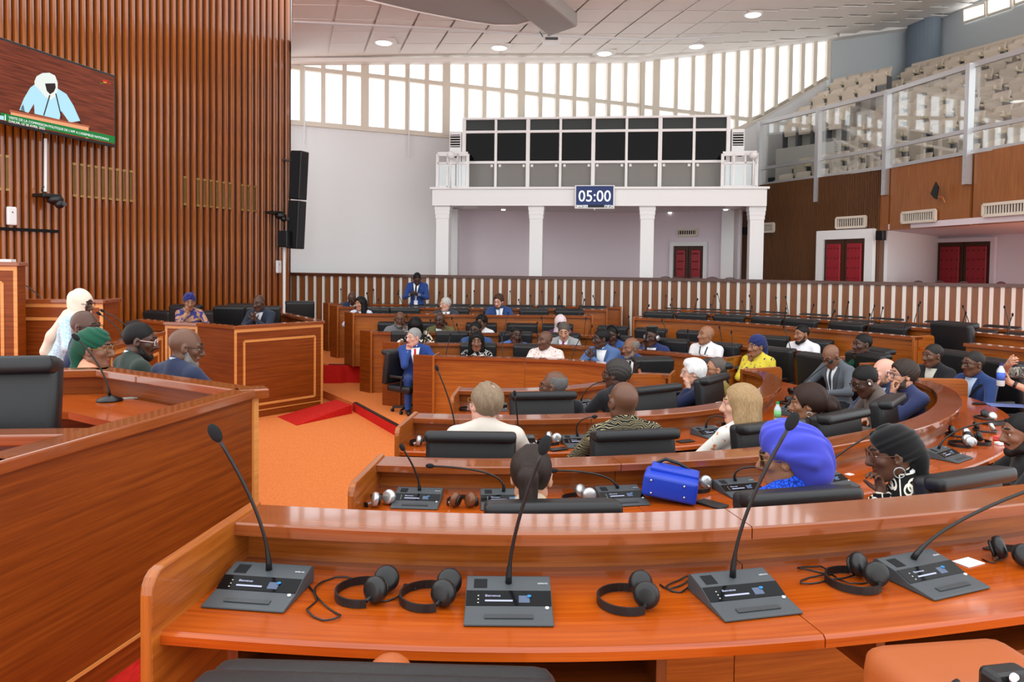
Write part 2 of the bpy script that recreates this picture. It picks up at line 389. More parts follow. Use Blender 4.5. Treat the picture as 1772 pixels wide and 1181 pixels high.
def window_band(name, wf, N, pxs, thick, sill, tran, a_px, b_px, topA, topB):
    win = bpy.data.objects.new(name, None); COL.objects.link(win); struct(win)
    d3 = np.array([-N[1], N[0], 0]); up3 = np.array([0, 0, 1.])
    def bar(p, q, w, dep, nm, horizontal):
        p = np.array(p); q = np.array(q); t = (q - p) / np.linalg.norm(q - p); s = up3 if horizontal else d3
        s = s - t * np.dot(s, t); s /= np.linalg.norm(s)
        c = []
        for e in (p, q):
            for sg in ((-1, -1), (1, -1), (1, 1), (-1, 1)): c.append(e + s * sg[0] * w / 2 + np.array(N) * (sg[1] * dep / 2))
        B().hexa(c).build(nm, MULL, win)
    def top(px):
        f = (px - a_px) / (b_px - a_px); return topA + (topB - topA) * f
    for i, px in enumerate(pxs):
        w = .2 if i in thick else .11
        lo = wf(px, sill(px)); x = wf(px, 150); zt = ceil_z(x[0]) + .02
        bar((x[0], x[1], lo[2]), (x[0], x[1], zt), w, .16, 'mullion', False)
    for i, (p, q) in enumerate(zip(pxs[:-1], pxs[1:])):
        for fn, w, nm in ((sill, .12, 'sill'), (tran, .1, 'transom')):
            if fn is None: continue
            bar(wf(p, fn(p)), wf(q, fn(q)), w, .14, nm, True)
        rows = [(sill, tran), (tran, None)] if tran else [(sill, None)]
        for lo_, hi_ in rows:
            a, c = wf(p, lo_(p)), wf(q, lo_(q))
            e = wf(q, hi_(q)) if hi_ else np.array([c[0], c[1], ceil_z(c[0])]); g = wf(p, hi_(p)) if hi_ else np.array([a[0], a[1], ceil_z(a[0])])
            B().add([a, c, e, g], [(0, 1, 2, 3)]).build('pane', GLASS, win, fixn=False)
    return win
c3 = [18, 105, 195, 285, 372, 465, 552, 635, 718, 803, 880, 957, 1037, 1118, 1190, 1262, 1338, 1408, 1477]
px1 = [480 + v / 2.46 for v in c3] + [1108]
window_band('window_1', w1, N1, px1, (4, 8, 12, 16), sill1, tr1, 480, 1090, 0, 0)
px2 = [1112, 1135, 1169, 1198, 1225, 1250, 1275, 1298, 1319, 1342, 1366, 1387, 1408, 1431]
sill2 = lambda px: 262 - (px - 1090) * .2 if px < 1295 else 215 - (px - 1295) * .578
tr2 = lambda px: min(186 + (px - 1120) * .12, sill2(px) - 2)
window_band('window_2', w2, N2, px2, (1, 4), sill2, tr2, 1112, 1431, 0, 0)
b = B()
for p, q in zip(px2[:-1], px2[1:]):
    a, c = w2(p, sill2(p)), w2(q, sill2(q)); b.wallslab(a, c, 0, 1, .22, za=(0, a[2]), zb=(0, c[2]))
struct(b.build('wall_right_lower', WHITE))
for i, (px, y0) in enumerate(((527, 250), (707, 275))):    # thin cords / conduits hanging on the white wall
    a = w1(px, 120); tag(B().tube([a + N1 * .14, np.array([a[0], a[1], w1(px, y0)[2]]) + N1 * .14], .018, 6).build('blind_cord', WHITE), ['thin white cord hanging beside the slat wall speaker', 'thin white cord hanging left of the glazed booth'][i], 'cord')
# ---- grey wall, pillar and upper gallery wall
struct(B().wallslab(A3, A4, LOWZ, ceil_z(12.4) + .3, .25).build('wall_gallery_end', GREYW))
struct(B().lathe([(.46, 0), (.46, 10.2)], 28, (12.2, 22.7, 0)).build('gallery_pillar', GREYB, smooth=False))
GW0, GW1 = np.array([12.55, 23.0]), np.array([15.6, 13.3])
struct(B().wallslab(GW0, GW1, 3, 11, .25).build('wall_right', GREYW))
PG, NG, DG = plane_of(GW0, GW1)
def wg(px, py, off=.02): return upl(px, py, PG + NG * off, NG)
wnd = bpy.data.objects.new('window_3', None); COL.objects.link(wnd); struct(wnd)
SKYP = emit('bright window pane', (1, 1, 1, 1), 2.0)
for q in ([(1668, 39), (1705, 27), (1705, 5), (1668, 16)], [(1710, 26), (1750, 13), (1750, -14), (1710, 0)], [(1757, 8), (1800, -8), (1800, -30), (1757, -16)]):
    P = [wg(x, y, .06) for x, y in q]; Pb = [wg(x, y, .01) for x, y in q]
    B().hexa([tuple(p) for p in Pb] + [tuple(p) for p in P]).build('pane', SKYP, wnd)
    cx = np.mean(P, axis=0)
    for i in range(4):
        a, c = P[i], P[(i + 1) % 4]; B().tube([a, c], .04, 4).build('frame', MULL, wnd)
# ---- ceiling
e1 = at_px(503, 18.7); e2 = at_px(504, 13.0)
cp = [(-7.0, 18.55), V2(e1), V2(e2), (-2.5, 9.0), (16.6, 9.0), (16.0, 12.9), (12.8, 23.6), (9.3, 22.6), (3.5, 22.2), (-7, 18.9)]
cb = B(); n = len(cp)
vs = [(x, y, ceil_z(x)) for x, y in cp] + [(x, y, ceil_z(x) + .25) for x, y in cp]
cb.add(vs, [tuple(range(n)), tuple(range(2 * n - 1, n - 1, -1))] + [(i, n + i, n + (i + 1) % n, (i + 1) % n) for i in range(n)])
CEILM = pmat('ceiling plaster', srgb(251, 248, 243), .8, .2)
CEILT = pmat('perforated ceiling tile', srgb(249, 245, 240), .85, .2, bump=.3, bscale=160)
ceiling = struct(cb.build('ceiling', CEILM))
def inside(p, poly):
    c = False; j = len(poly) - 1
    for i in range(len(poly)):
        xi, yi = poly[i]; xj, yj = poly[j]
        if (yi > p[1]) != (yj > p[1]) and p[0] < (xj - xi) * (p[1] - yi) / (yj - yi) + xi: c = not c
        j = i
    return c
u_, v_ = D1, np.array([-D1[1], D1[0]])
SLOPE = Matrix.Rotation(-math.atan(.1), 3, 'Y')
tile = B().box((0, 0, 0), (.83, .78, .016)).data('ceiling_tile', CEILT); ntile = 0
for i in range(-4, 22):
    for j in range(-16, 0):
        c = A1 + u_ * (.88 * i + .5) + v_ * (.83 * j - .25)
        crn = [c + u_ * a * .42 + v_ * d * .4 for a in (-1, 1) for d in (-1, 1)]
        if not all(inside(k, cp) for k in crn): continue
        z = ceil_z(c[0]); x, y = proj((c[0], c[1], z))
        if not (430 < x < 1800 and -40 < y < 130): continue
        if abs(((c - A1) @ u_) % 5 - 2.5) < 0: continue
        o = link('ceiling_tile', tile, ceiling); o.matrix_world = Matrix.Translation((c[0], c[1], z - .01)) @ (SLOPE @ Matrix(((u_[0], v_[0], 0), (u_[1], v_[1], 0), (0, 0, 1)))).to_4x4(); ntile += 1
# cornice along the window heads, wavy dropped soffit and its beam
b = B()
for a, c in ((A1, A2), (A2, A3), (A3, A4)):
    n_ = np.array([(c - a)[1], -(c - a)[0]]) / np.linalg.norm(c - a)
    a2, c2 = a + n_ * .3, c + n_ * .3
    b.hexa([(a[0], a[1], ceil_z(a[0]) - .12), (c[0], c[1], ceil_z(c[0]) - .12), (c2[0], c2[1], ceil_z(c2[0]) - .1), (a2[0], a2[1], ceil_z(a2[0]) - .1)] + [(q[0], q[1], ceil_z(q[0]) - .005) for q in (a, c, c2, a2)])
struct(b.build('trim_3_cornice', CEILM))
def soffit_pt(px, py): p = None; return np.array([*(lambda r: (CAM_C + r * ((7.85 - HC) / (r[2] - .1 * r[0])))[:2])(ray(px, py))])
SOFFM = pmat('grey soffit paint', srgb(176, 172, 170), .7, .2)
outer = [soffit_pt(*q) for q in ((560, -30), (700, 4), (800, 24), (860, 33), (905, 33), (935, 24), (930, 14), (905, -8), (900, -30))]
b = B(); nn = len(outer)
inner = [o + (np.mean(outer, axis=0) - o) * .16 for o in outer]
for r0, r1, z0, z1 in ((outer, inner, -.02, -.10),):
    for i in range(nn - 1):
        p, q, r, s = r0[i], r0[i + 1], r1[i + 1], r1[i]
        b.hexa([(*p, ceil_z(p[0]) - .14), (*q, ceil_z(q[0]) - .14), (*r, ceil_z(r[0]) - .2), (*s, ceil_z(s[0]) - .2)] + [(*k, ceil_z(k[0]) - .0) for k in (p, q, r, s)])
struct(b.build('trim_4_soffit_lip', CEILM))
b = B(); b.add([(*k, ceil_z(k[0]) - .17) for k in inner] + [(*k, ceil_z(k[0]) - .03) for k in inner], [tuple(range(nn)), tuple(range(2 * nn - 1, nn - 1, -1))] + [(i, nn + i, nn + (i + 1) % nn, (i + 1) % nn) for i in range(nn)])
struct(b.build('ceiling_soffit', SOFFM))
bm_ = [soffit_pt(*q) for q in ((855, -40), (950, 40), (1000, 22), (930, -40))]
b = B(); b.hexa([(*k, ceil_z(k[0]) - .32) for k in bm_] + [(*k, ceil_z(k[0])) for k in bm_]); struct(b.build('ceiling_beam', SOFFM, bevel=.05))
rb = [soffit_pt(*q) for q in ((507, 34), (760, 46), (1000, 60), (1130, 66), (1250, 62))]
for p, q in zip(rb[:-1], rb[1:]):
    struct(B().wallslab(p, q, 0, 1, .12, za=(ceil_z(p[0]) - .05, ceil_z(p[0])), zb=(ceil_z(q[0]) - .05, ceil_z(q[0]))).build('trim_5_ceiling_rib', WHITE))
LAMP = emit('downlight lens', (1, .97, .9, 1), 1.6)
for i, (x, y) in enumerate(((664, 71), (864, 80), (1046, 90), (1205, 79), (1303, 26))):
    p = soffit_pt(x, y); z = ceil_z(p[0])
    t = thing('ceiling_downlight', 'round recessed ceiling downlight, %s from the slat wall' % ordinal(i), 'lamp', (p[0], p[1], z - .02), 0, 'recessed ceiling downlights')
    B().lathe([(.22, -.03), (.24, -.01), (.24, .01)], 24).build('trim_ring', WHITE2, t, smooth=False)
    B().lathe([(.17, -.045), (.19, -.028), (.19, -.02)], 24).build('lens', LAMP, t)
    if i < 3: B().box((0, 0, .004), (.62, .55, .012)).build('mounting_plate', CEILM, t)
# ceiling camera / projector
p = soffit_pt(950, 52); t = thing('ceiling_projector', 'small white projector hanging from the ceiling by its bracket', 'projector', (p[0], p[1], ceil_z(p[0]) - .05))
B().tube([(0, 0, .05), (0, 0, -.12)], .03, 8).build('bracket', DGREY, t); B().box((.06, 0, -.2), (.42, .3, .13)).build('body', WHITE2, t, bevel=.02)
B().tube([(-.14, 0, -.12), (-.22, 0, 0), (-.12, 0, .06), (.02, 0, .02)], .012, 6).build('cable', BLACKP, t); B().box((.06, -.16, -.2), (.3, .02, .06)).build('lens_panel', DGREY, t)
# ---- balustrade with white and brown slats
BALZ = HC - .2
bal_px = [(462, 470.5), (490, 471), (640, 473.7), (760, 476), (900, 478.5), (1020, 480.5), (1160, 483), (1300, 485.5), (1430, 487.3), (1560, 489), (1680, 490.5), (1800, 492)]
bal = smooth_path(catmull([uz(x, y, HC - np.interp(x, [490, 760, 900, 1020, 1160, 1300, 1560, 1800], [.19, .198, .21, .215, .222, .222, .205, .195]))[:2] for x, y in bal_px], .1), 160); bn = normals(bal)
bt = bpy.data.objects.new('balustrade_wall', None); COL.objects.link(bt); struct(bt)
pa = bal.tolist()
B().sweep([(.04, LOWZ), (-.12, LOWZ), (-.12, BALZ - .06), (.04, BALZ - .06)], pa, bn.tolist()).build('backing_panel', W_WALL, bt)
B().sweep([(.13, BALZ - .065), (-.16, BALZ - .065), (-.16, BALZ), (.13, BALZ)], pa, bn.tolist()).build('top_rail', W_RAIL, bt)
MARB = pmat('white marble', srgb(222, 218, 210), .35, .5)
wslat = B().box((0, 0, .99), (.066, .05, 1.93), g=(0, 0, 1)).data('white_slat', MARB); bslat = B().box((0, 0, .99), (.13, .035, 1.93), g=(0, 0, 1)).data('brown_slat', W_BAL)
bx = np.array([proj((x, y, 1.5))[0] for x, y in bal]); q = 476.0; k = 0
while q < 1785:
    st = 14.4 + (q - 505) / 1267 * 4.8
    for off, me, nm in ((0, wslat, 'white_slat'), (st * .5, bslat, 'brown_slat')):
        i = int(np.argmin(abs(bx - (q + off)))); j = min(max(i, 1), len(bal) - 2)
        f = np.interp(q + off, bx, np.arange(len(bal))) if np.all(np.diff(bx) > 0) else i
        x = np.interp(f, np.arange(len(bal)), bal[:, 0]); y = np.interp(f, np.arange(len(bal)), bal[:, 1]); n_ = bn[j]
        o = link(nm, me, bt); o.matrix_world = Matrix.Translation((x + n_[0] * .06, y + n_[1] * .06, 0)) @ Matrix.Rotation(math.atan2(n_[0], -n_[1]), 4, 'Z')
    q += st
# corridor floor behind the balustrade
cor = [V2(p - n_ * .1) for p, n_ in zip(bal[::6], bn[::6])] + [(16, 14), (16, 22.5), (3.4, 22.3), (-6.5, 18.9)]
struct(B().prism(cor, LOWZ, BACKZ).build('floor_corridor', carpet('corridor floor', srgb(150, 90, 70), srgb(160, 100, 80))))
# ---- balcony with glazed booth
FB0, FB1 = at_px(748, 18.2), at_px(1324, 17.2)
PF, NF, DF = plane_of(FB0, FB1); nf = NF[:2]; zb, zt = 3.65, 4.06
slab = [FB0, FB1, FB1 - nf * 3.6, FB0 - nf * 2.2]
struct(B().prism([V2(p) for p in slab], zb + .05, zt - .03).build('balcony_slab', WHITE))
struct(B().wallslab(FB0 + nf * .05, FB1 + nf * .05, zb, zt, .2).build('trim_6_balcony_fascia', WHITE2))
struct(B().wallslab(FB0 + nf * .1 - DF * .05, FB1 + nf * .1 + DF * .05, zt - .02, zt + .03, .3).build('trim_7_balcony_edge', WHITE2))
colm = B()
for z0, z1, w in ((BACKZ, zb - .3, .31), (zb - .3, zb - .2, .335), (zb - .2, zb - .1, .355), (zb - .1, zb + .04, .375)): colm.box((0, 0, (z0 + z1) / 2), (w, w, z1 - z0))
colm = colm.data('column', WHITE2)
for px in (767.5, 928, 1118.5, 1306.5):
    f = (px - 748) / (1324 - 748); p = FB0 + (FB1 - FB0) * (f * 18.2 / 17.2 / (1 + f * (18.2 / 17.2 - 1))) - nf * .22
    p = at_px(px, p[1]); struct(link('column', colm)).matrix_world = Matrix.Translation((p[0], p[1], 0)) @ Matrix.Rotation(math.atan2(DF[1], DF[0]), 4, 'Z')
# recess walls behind the columns
RA, RB_, RC = FB0 - nf * 1.9 - DF * .2, at_px(1122, 20.4), at_px(1281, 18.9)
struct(B().wallslab(RA, RB_, BACKZ, zb + .06, .1).build('wall_recess_back', PINKW))
struct(B().wallslab(RB_, RC, BACKZ, zb + .06, .1).build('wall_recess_right', PINKW))
p = at_px(1262, 18.9); struct(B().box((p[0], p[1], 2.2), (.32, .3, 2.95), math.atan2((RC - RB_)[1], (RC - RB_)[0])).build('recess_pilaster', WHITE))
p = at_px(785, 19.6); struct(B().box((p[0], p[1], 2.2), (.25, .25, 2.95), math.atan2(DF[1], DF[0])).build('recess_pilaster', WHITE))
LED = emit('small spot lens', (1, 1, 1, 1), 3)
for i, (x, y) in enumerate(((871, 363), (874, 371), (1027, 371), (1008, 378), (1160, 383), (1190, 375), (1217, 371), (1256, 363))):
    p = uz(x, min(y, 368), zb + .045); tag(B().lathe([(.05, -.02), (.05, .02)], 10, tuple(p)).build('spot_light', LED), 'tiny white spot light in the balcony soffit, %s from the left' % ordinal(i), 'lamp', 'spot lights under the balcony')
for i, (x, y) in enumerate(((813, 358), (1271, 358))):
    p = uz(x, y, zb + .045); tag(B().lathe([(.16, -.05), (.2, -.02), (.2, .02)], 16, tuple(p)).build('round_diffuser', WHITE2), ['round white diffuser under the balcony beside the left column', 'round white diffuser under the balcony beside the right column'][i], 'light')
# booth
booth = thing('glazed_booth', 'long glazed interpreters booth with white frame standing on the balcony', 'booth')
G0, G1 = at_px(801, 18.5), at_px(1256, 17.75); PB, NB, DB = plane_of(G0, G1); nb = NB[:2]; LB = np.linalg.norm(G1 - G0); ztop = 5.77
RZB = math.atan2(DB[1], DB[0])
def bb(s0, s1, z0, z1, d0, d1):      # slab in booth plane: along s, z, depth (positive outwards)
    c = G0 + DB * (s0 + s1) / 2 + nb * (d0 + d1) / 2; return (c[0], c[1], (z0 + z1) / 2), (s1 - s0, abs(d1 - d0), z1 - z0)
zr = [zt, zt + .68, zt + 1.42, ztop]; cw = LB / 8
B().box(*bb(0, LB, zt, ztop, -1.6, -.12), RZB).build('booth_body', DARKIN, booth)
B().box(*bb(-.03, LB + .03, ztop, ztop + .05, -1.65, .04), RZB).build('booth_roof', WHITE2, booth)
for k in range(8):
    for j, (m, nm) in enumerate(((BOOTHP, 'lower_panel'), (GLASSB, 'window_pane'), (BOOTHT, 'upper_panel'))):
        B().box(*bb(k * cw, (k + 1) * cw, zr[j], zr[j + 1], -.1, -.06), RZB).build(nm, m, booth)
for k in range(9):
    w = .09 if k % 2 == 0 else .06; B().box(*bb(k * cw - w / 2, k * cw + w / 2, zt, ztop, -.08, .02), RZB).build('post', WHITE2, booth)
for j in (1, 2):
    for k in range(8): B().box(*bb(k * cw, (k + 1) * cw, zr[j] - .03, zr[j] + .03, -.08, 0), RZB).build('transom', WHITE2, booth)
for k in range(8):
    for s in (.1, cw - .1): 
        c, d = bb(k * cw + s - .03, k * cw + s + .03, zr[1] - .11, zr[1] - .05, -.06, -.03); B().box(c, d, RZB).build('knob', WHITE2, booth)
# air conditioners at both ends of the booth
for i, px in enumerate((788, 1271)):
    y = 18.65 if i == 0 else 17.9; p = at_px(px, y); t = thing('air_conditioner', ['tall white floor standing air conditioner left of the booth', 'tall white floor standing air conditioner right of the booth'][i], 'air conditioner', (p[0], p[1], zt), RZB)
    B().box((0, 0, .72), (.3, .3, 1.44)).build('cabinet', WHITE2, t, bevel=.02)
    B().box((0, -.155, 1.2), (.24, .02, .3)).build('outlet', DARKIN, t)
    for k in range(5): B().box((0, -.165, 1.08 + k * .06), (.24, .02, .018)).build('louvre', WHITE2, t)
    B().box((.04, -.155, .82), (.1, .01, .05)).build('display', DARKIN, t)
# balcony end railings
def glass_rail(name, label, a, b, z0, h, n=3, thick=.07):
    t = thing(name, label, 'railing'); d = (b - a) / np.linalg.norm(b - a); L = np.linalg.norm(b - a); rz = math.atan2(d[1], d[0])
    for z, w in ((z0 + .05, .06), (z0 + h, .1), (z0 + h - .22, .05)):
        c = (a + b) / 2; B().box((c[0], c[1], z), (L, .06, w), rz).build('rail', WHITE2, t)
    for k in range(n + 1):
        c = a + d * L * k / n; B().box((c[0], c[1], z0 + h / 2), (thick if k in (0, n) else .04, .06, h), rz).build('post', WHITE2, t)
    for k in range(n):
        c = a + d * L * (k + .5) / n; B().box((c[0], c[1], z0 + h / 2 - .1), (L / n - .04, .008, h - .25), rz).build('glass_pane', GLASSR, t)
    return t
a, c = at_px(756, 18.35), at_px(808, 18.25); glass_rail('balcony_railing', 'short white glass railing at the left end of the balcony', a, c, zt, .85)
a, c = at_px(1247, 17.55), at_px(1306, 17.35); glass_rail('balcony_railing', 'short white glass railing at the right end of the balcony', a, c, zt, .82)
for i, (px, Y) in enumerate(((780, 18.0), (1304, 17.2))):
    p = uy(px, 269, Y); tag(B().ball(tuple(p), .1, 14, 10).tube([(p[0], p[1], p[2] - .05), (p[0], p[1], zt)], .02, 8).build('globe_lamp', WHITE2, smooth=True), ['white globe lamp on the left balcony railing', 'white globe lamp on the right balcony railing'][i], 'lamp')
# ---- ribbed wall, plywood gallery front and their recess
R0, R1, R2, R3 = at_px(1281, 19.6), at_px(1521, 15.8), at_px(1772, 12.4), at_px(2120, 10.0)
ztr, zbr = 4.33, 3.05
rw = struct(B().wallslab(R0, R1, BACKZ, ztr, .15, g=(0, 0, 1)).build('wall_ribbed', W_RIB))
PR, NR, DR = plane_of(R0, R1); L = np.linalg.norm(R1 - R0); b = B(); nrib = 96
for k in range(nrib):
    c = R0 + DR * L * (k + .5) / nrib + NR[:2] * .012; b.box((c[0], c[1], (BACKZ + ztr) / 2), (L / nrib * .55, .03, ztr - BACKZ), math.atan2(DR[1], DR[0]), g=(0, 0, 1))
o = b.build('ribs', W_RIB, rw); o['kind'] = 'stuff'
PP, NP_, DP = plane_of(R1, R2)
gf = bpy.data.objects.new('wall_gallery_front', None); COL.objects.link(gf); struct(gf)
for q, r in ((R1, at_px(1535, 15.55)), (at_px(1538, 15.5), at_px(1675, 13.55)), (at_px(1681, 13.48), R2), (R2, R3)):
    B().wallslab(q, r, zbr, ztr, .15, g=(0, 0, 1)).build('plywood_panel', W_PLY, gf)
Q0, Q1 = at_px(1617, 18.4), at_px(1800, 16.1)
struct(B().wallslab(R1 + np.array([.12, .1]), Q0, BACKZ, zbr + .02, -.1).build('wall_recess_side', WHITE))
struct(B().wallslab(Q0, Q1 + (Q1 - Q0) * .6, BACKZ, zbr + .02, .12).build('wall_recess_far', PINKW))
struct(B().prism([V2(R1), V2(R2), V2(R3), (13, 12.5), (12.2, 17.5), V2(Q0 + np.array([.1, .2]))], zbr + .01, zbr + .12).build('ceiling_recess', PINKW))
# padded double doors
def pad_door(name, pf, quad, frame_w, frame_m, N, studs=True):
    P = [pf(x, y) for x, y in quad]     # left x, right x, top y at each
    lx, rx = P[0], P[1]; zt_ = (lx[2] + rx[2]) / 2; d = (rx - lx)[:2]; Ld = np.linalg.norm(d); d = d / Ld; rz = math.atan2(d[1], d[0])
    t = bpy.data.objects.new(name, None); COL.objects.link(t); struct(t); t.location = (lx[0], lx[1], BACKZ); t.rotation_euler = (0, 0, rz)
    H = zt_ - BACKZ; fw = frame_w
    for x, w in ((-fw / 2, fw), (Ld + fw / 2, fw)): B().box((x, -.03, H / 2), (w, .1, H)).build('frame', frame_m, t)
    B().box((Ld / 2, -.03, H + fw / 2), (Ld + 2 * fw, .1, fw)).build('frame', frame_m, t)
    for k in range(2):
        x0 = k * Ld / 2; B().box((x0 + Ld / 4, -.01, H / 2), (Ld / 2 - .015, .05, H)).build('door_leaf', DOORW, t)
        pd = B().box((x0 + Ld / 4, -.05, H / 2 + .02), (Ld / 2 - .17, .05, H - .24)).build('padding', REDPAD, t, bevel=.02)
        stb = B()
        for a in range(4):
            for c in range(9): stb.ball((x0 + .14 + a * (Ld / 2 - .28) / 3, -.078, .22 + c * (H - .42) / 8), .018, 6, 4)
        s = stb.build('studs', pmat('dark red stud', srgb(96, 10, 22), .3), pd); s['kind'] = 'stuff'
    B().box((Ld / 2 - .05, -.07, 1.0), (.02, .04, .18)).build('handle', BRASS, t)
PRR, NRR, _ = plane_of(RB_, RC)
pad_door('door_2', lambda x, y: upl(x, y, PRR + NRR * .03, NRR), [(1167, 427), (1219, 425)], .1, WHITE, NRR)
pad_door('door_3', lambda x, y: upl(x, y, PR + NR * .06, NR), [(1429, 416), (1501, 412)], .2, WHITE2, NR)
PQ, NQ, _ = plane_of(Q0, Q1)
pad_door('door_4', lambda x, y: upl(x, y, PQ + NQ * .03, NQ), [(1625, 421), (1718, 417)], .1, PINKW, NQ)
# wall grilles
def wall_grille(pf, N, quad, label):
    P = [pf(*q) for q in quad]; lx, rx = P[0], P[1]; d = (rx - lx)[:2]; Ld = np.linalg.norm(d); d /= Ld; H = abs(P[2][2] - P[0][2])
    t = thing('wall_grille', label, 'vent', (lx[0], lx[1], lx[2] - H), math.atan2(d[1], d[0]), 'white framed air grilles')
    B().box((Ld / 2, .0, H / 2), (Ld, .02, H)).build('backing', DARKIN, t)
    for x, z, w, h in ((Ld / 2, 0, Ld, .05), (Ld / 2, H, Ld, .05), (0, H / 2, .05, H), (Ld, H / 2, .05, H)): B().box((x, -.02, z), (w, .05, h)).build('frame', MULL, t)
    n_ = max(8, int(Ld / .055))
    for k in range(1, n_): B().box((k * Ld / n_, -.015, H / 2), (.02, .03, H)).build('slat', MULL, t)
wr = lambda x, y: upl(x, y, PR + NR * .05, NR); wp = lambda x, y: upl(x, y, PP + NP_ * .03, NP_); wrr = lambda x, y: upl(x, y, PRR + NRR * .02, NRR)
wall_grille(wr, NR, [(1320, 388), (1340, 387), (1320, 402)], 'white framed air grille beside the right balcony column')
wall_grille(wr, NR, [(1449, 378), (1499, 374), (1449, 395)], 'white framed air grille above the red doors in the ribbed wall')
wall_grille(wp, NP_, [(1563, 369), (1620, 364), (1563, 386)], 'white framed air grille on the plywood below the black antenna')
wall_grille(wp, NP_, [(1704, 355), (1785, 347), (1704, 374)], 'long white framed air grille at the right edge of the plywood')
wall_grille(wrr, NRR, [(1173, 398), (1207, 397), (1173, 408)], 'grey air grille above the red doors under the balcony')
# small wall speakers and antenna
for i, (pf, x, y, lab) in enumerate(((wp, 1528, 408, 'small black wall speaker under the edge of the plywood front'), (wr, 1290, 400, 'small black speaker beside the right balcony column'))):
    p = pf(x, y); t = thing('wall_speaker', lab, 'speaker', (p[0], p[1], p[2]), -.9)
    B().box((0, -.09, 0), (.16, .16, .2)).build('cabinet', BLACKP, t, bevel=.015); B().box((0, -.175, 0), (.13, .01, .17)).build('speaker_grille', DARKIN, t)
p = wp(1634, 331); t = thing('antenna_paddle', 'black shark fin microphone antenna mounted on the plywood front', 'antenna', tuple(p), math.atan2(DP[1], DP[0]))
b = B().extr([(-.14, -.04), (-.02, .17), (.06, .06), (.02, -.16), (-.04, -.14)], (0, -.18, 0), (1, 0, 0), (0, 0, 1), (0, 1, 0), .02); b.build('antenna_fin', BLACKP, t)
B().tube([(0, -.16, -.1), (0, -.03, -.12), (.05, -.02, -.22)], .014, 6).build('bracket', pmat('orange cable', srgb(180, 110, 60), .5), t)
# =================================================================== UPPER GALLERY
g_pts = [at_px(1160, 21.9), at_px(1240, 20.4), at_px(1316, 19.05), at_px(1418, 17.3), R1, at_px(1640, 14.05), R2, R3]
gpath = smooth_path(catmull(g_pts, .15), 20); gn = normals(gpath)
gx = np.array([proj((p[0], p[1], 4.4))[0] for p in gpath]); gs = np.concatenate([[0], np.cumsum(np.linalg.norm(np.diff(gpath, axis=0), axis=1))])
def g_at(s, off, z):
    x = np.interp(s, gs, gpath[:, 0]); y = np.interp(s, gs, gpath[:, 1]); n_ = np.array([np.interp(s, gs, gn[:, 0]), np.interp(s, gs, gn[:, 1])]); n_ /= np.linalg.norm(n_)
    return np.array([x - n_[0] * off, y - n_[1] * off, z]), n_
NROW, TREAD, RISE, GZ = 8, .68, .48, 3.84
TIERM = pmat('gallery tier paint', srgb(206, 204, 198), .7, .2)
prof = [(-.12, 3.4), (-.12, GZ)]
for k in range(NROW): 
    o0 = .75 + TREAD * k - .2; prof += [(-o0, GZ + RISE * (k - 1) if k else GZ), (-o0, GZ + RISE * k)]
prof += [(-7.2, GZ + RISE * (NROW - 1)), (-7.2, 3.4)]
s_a = float(np.interp(1308, gx, gs))
i_a = int(np.searchsorted(gs, s_a - .1))
struct(B().sweep(prof, gpath[i_a:].tolist(), gn[i_a:].tolist()).build('gallery_tiers', TIERM))
# aisle steps
b = B()
for k in range(2 * NROW):
    o0 = .35 + TREAD * k / 2; c, n_ = g_at(s_a - .62, o0 + .2, 0); z = GZ + RISE * (k - 1) / 2 - .3
    b.box((c[0], c[1], z), (.5, 1.0, 1.0), math.atan2(n_[1], n_[0]))
struct(b.build('gallery_aisle_steps', TEAL))
# flip seats
seat = thing('theatre_chair', 'cream plastic flip up gallery seat', 'chair')
sp = B(); W = .46; bk = []
nx_, nz_ = 7, 5
for j in range(nz_):
    for i in range(nx_):
        u = i / (nx_ - 1) - .5; v = j / (nz_ - 1); bk.append((u * W, -.02 - .1 * v + .05 * (2 * u) ** 2, .40 + .44 * v - .02 * abs(2 * u) ** 3 * v))
th = [(x, y - .035, z) for x, y, z in bk]; fs = []
for j in range(nz_ - 1):
    for i in range(nx_ - 1):
        a = j * nx_ + i; fs += [(a, a + 1, a + nx_ + 1, a + nx_)]; o = nx_ * nz_; fs += [(o + a, o + a + nx_, o + a + nx_ + 1, o + a + 1)]
o = nx_ * nz_
for i in range(nx_ - 1): fs += [(i, o + i, o + i + 1, i + 1), (o - nx_ + i, o - nx_ + i + 1, 2 * o - nx_ + i + 1, 2 * o - nx_ + i)]
for j in range(nz_ - 1): a = j * nx_; fs += [(a, a + nx_, o + a + nx_, o + a), (a + nx_ - 1, o + a + nx_ - 1, o + a + 2 * nx_ - 1, a + 2 * nx_ - 1)]
sp.add(bk + th, fs); sp.build('backrest', CREAM, seat, smooth=True)
B().box((0, .1, .50), (.42, .07, .34), M=Matrix.Rotation(-.18, 3, 'X')).build('seat_pan', CREAM, seat, bevel=.02)
for sgn in (-1, 1):
    B().box((sgn * .236, .1, .56), (.05, .26, .05)).build('armrest', CREAM2, seat, bevel=.018)
    B().box((sgn * .236, .03, .27), (.035, .2, .54)).build('stanchion', DGREY, seat)
first = True; rows_n = {}
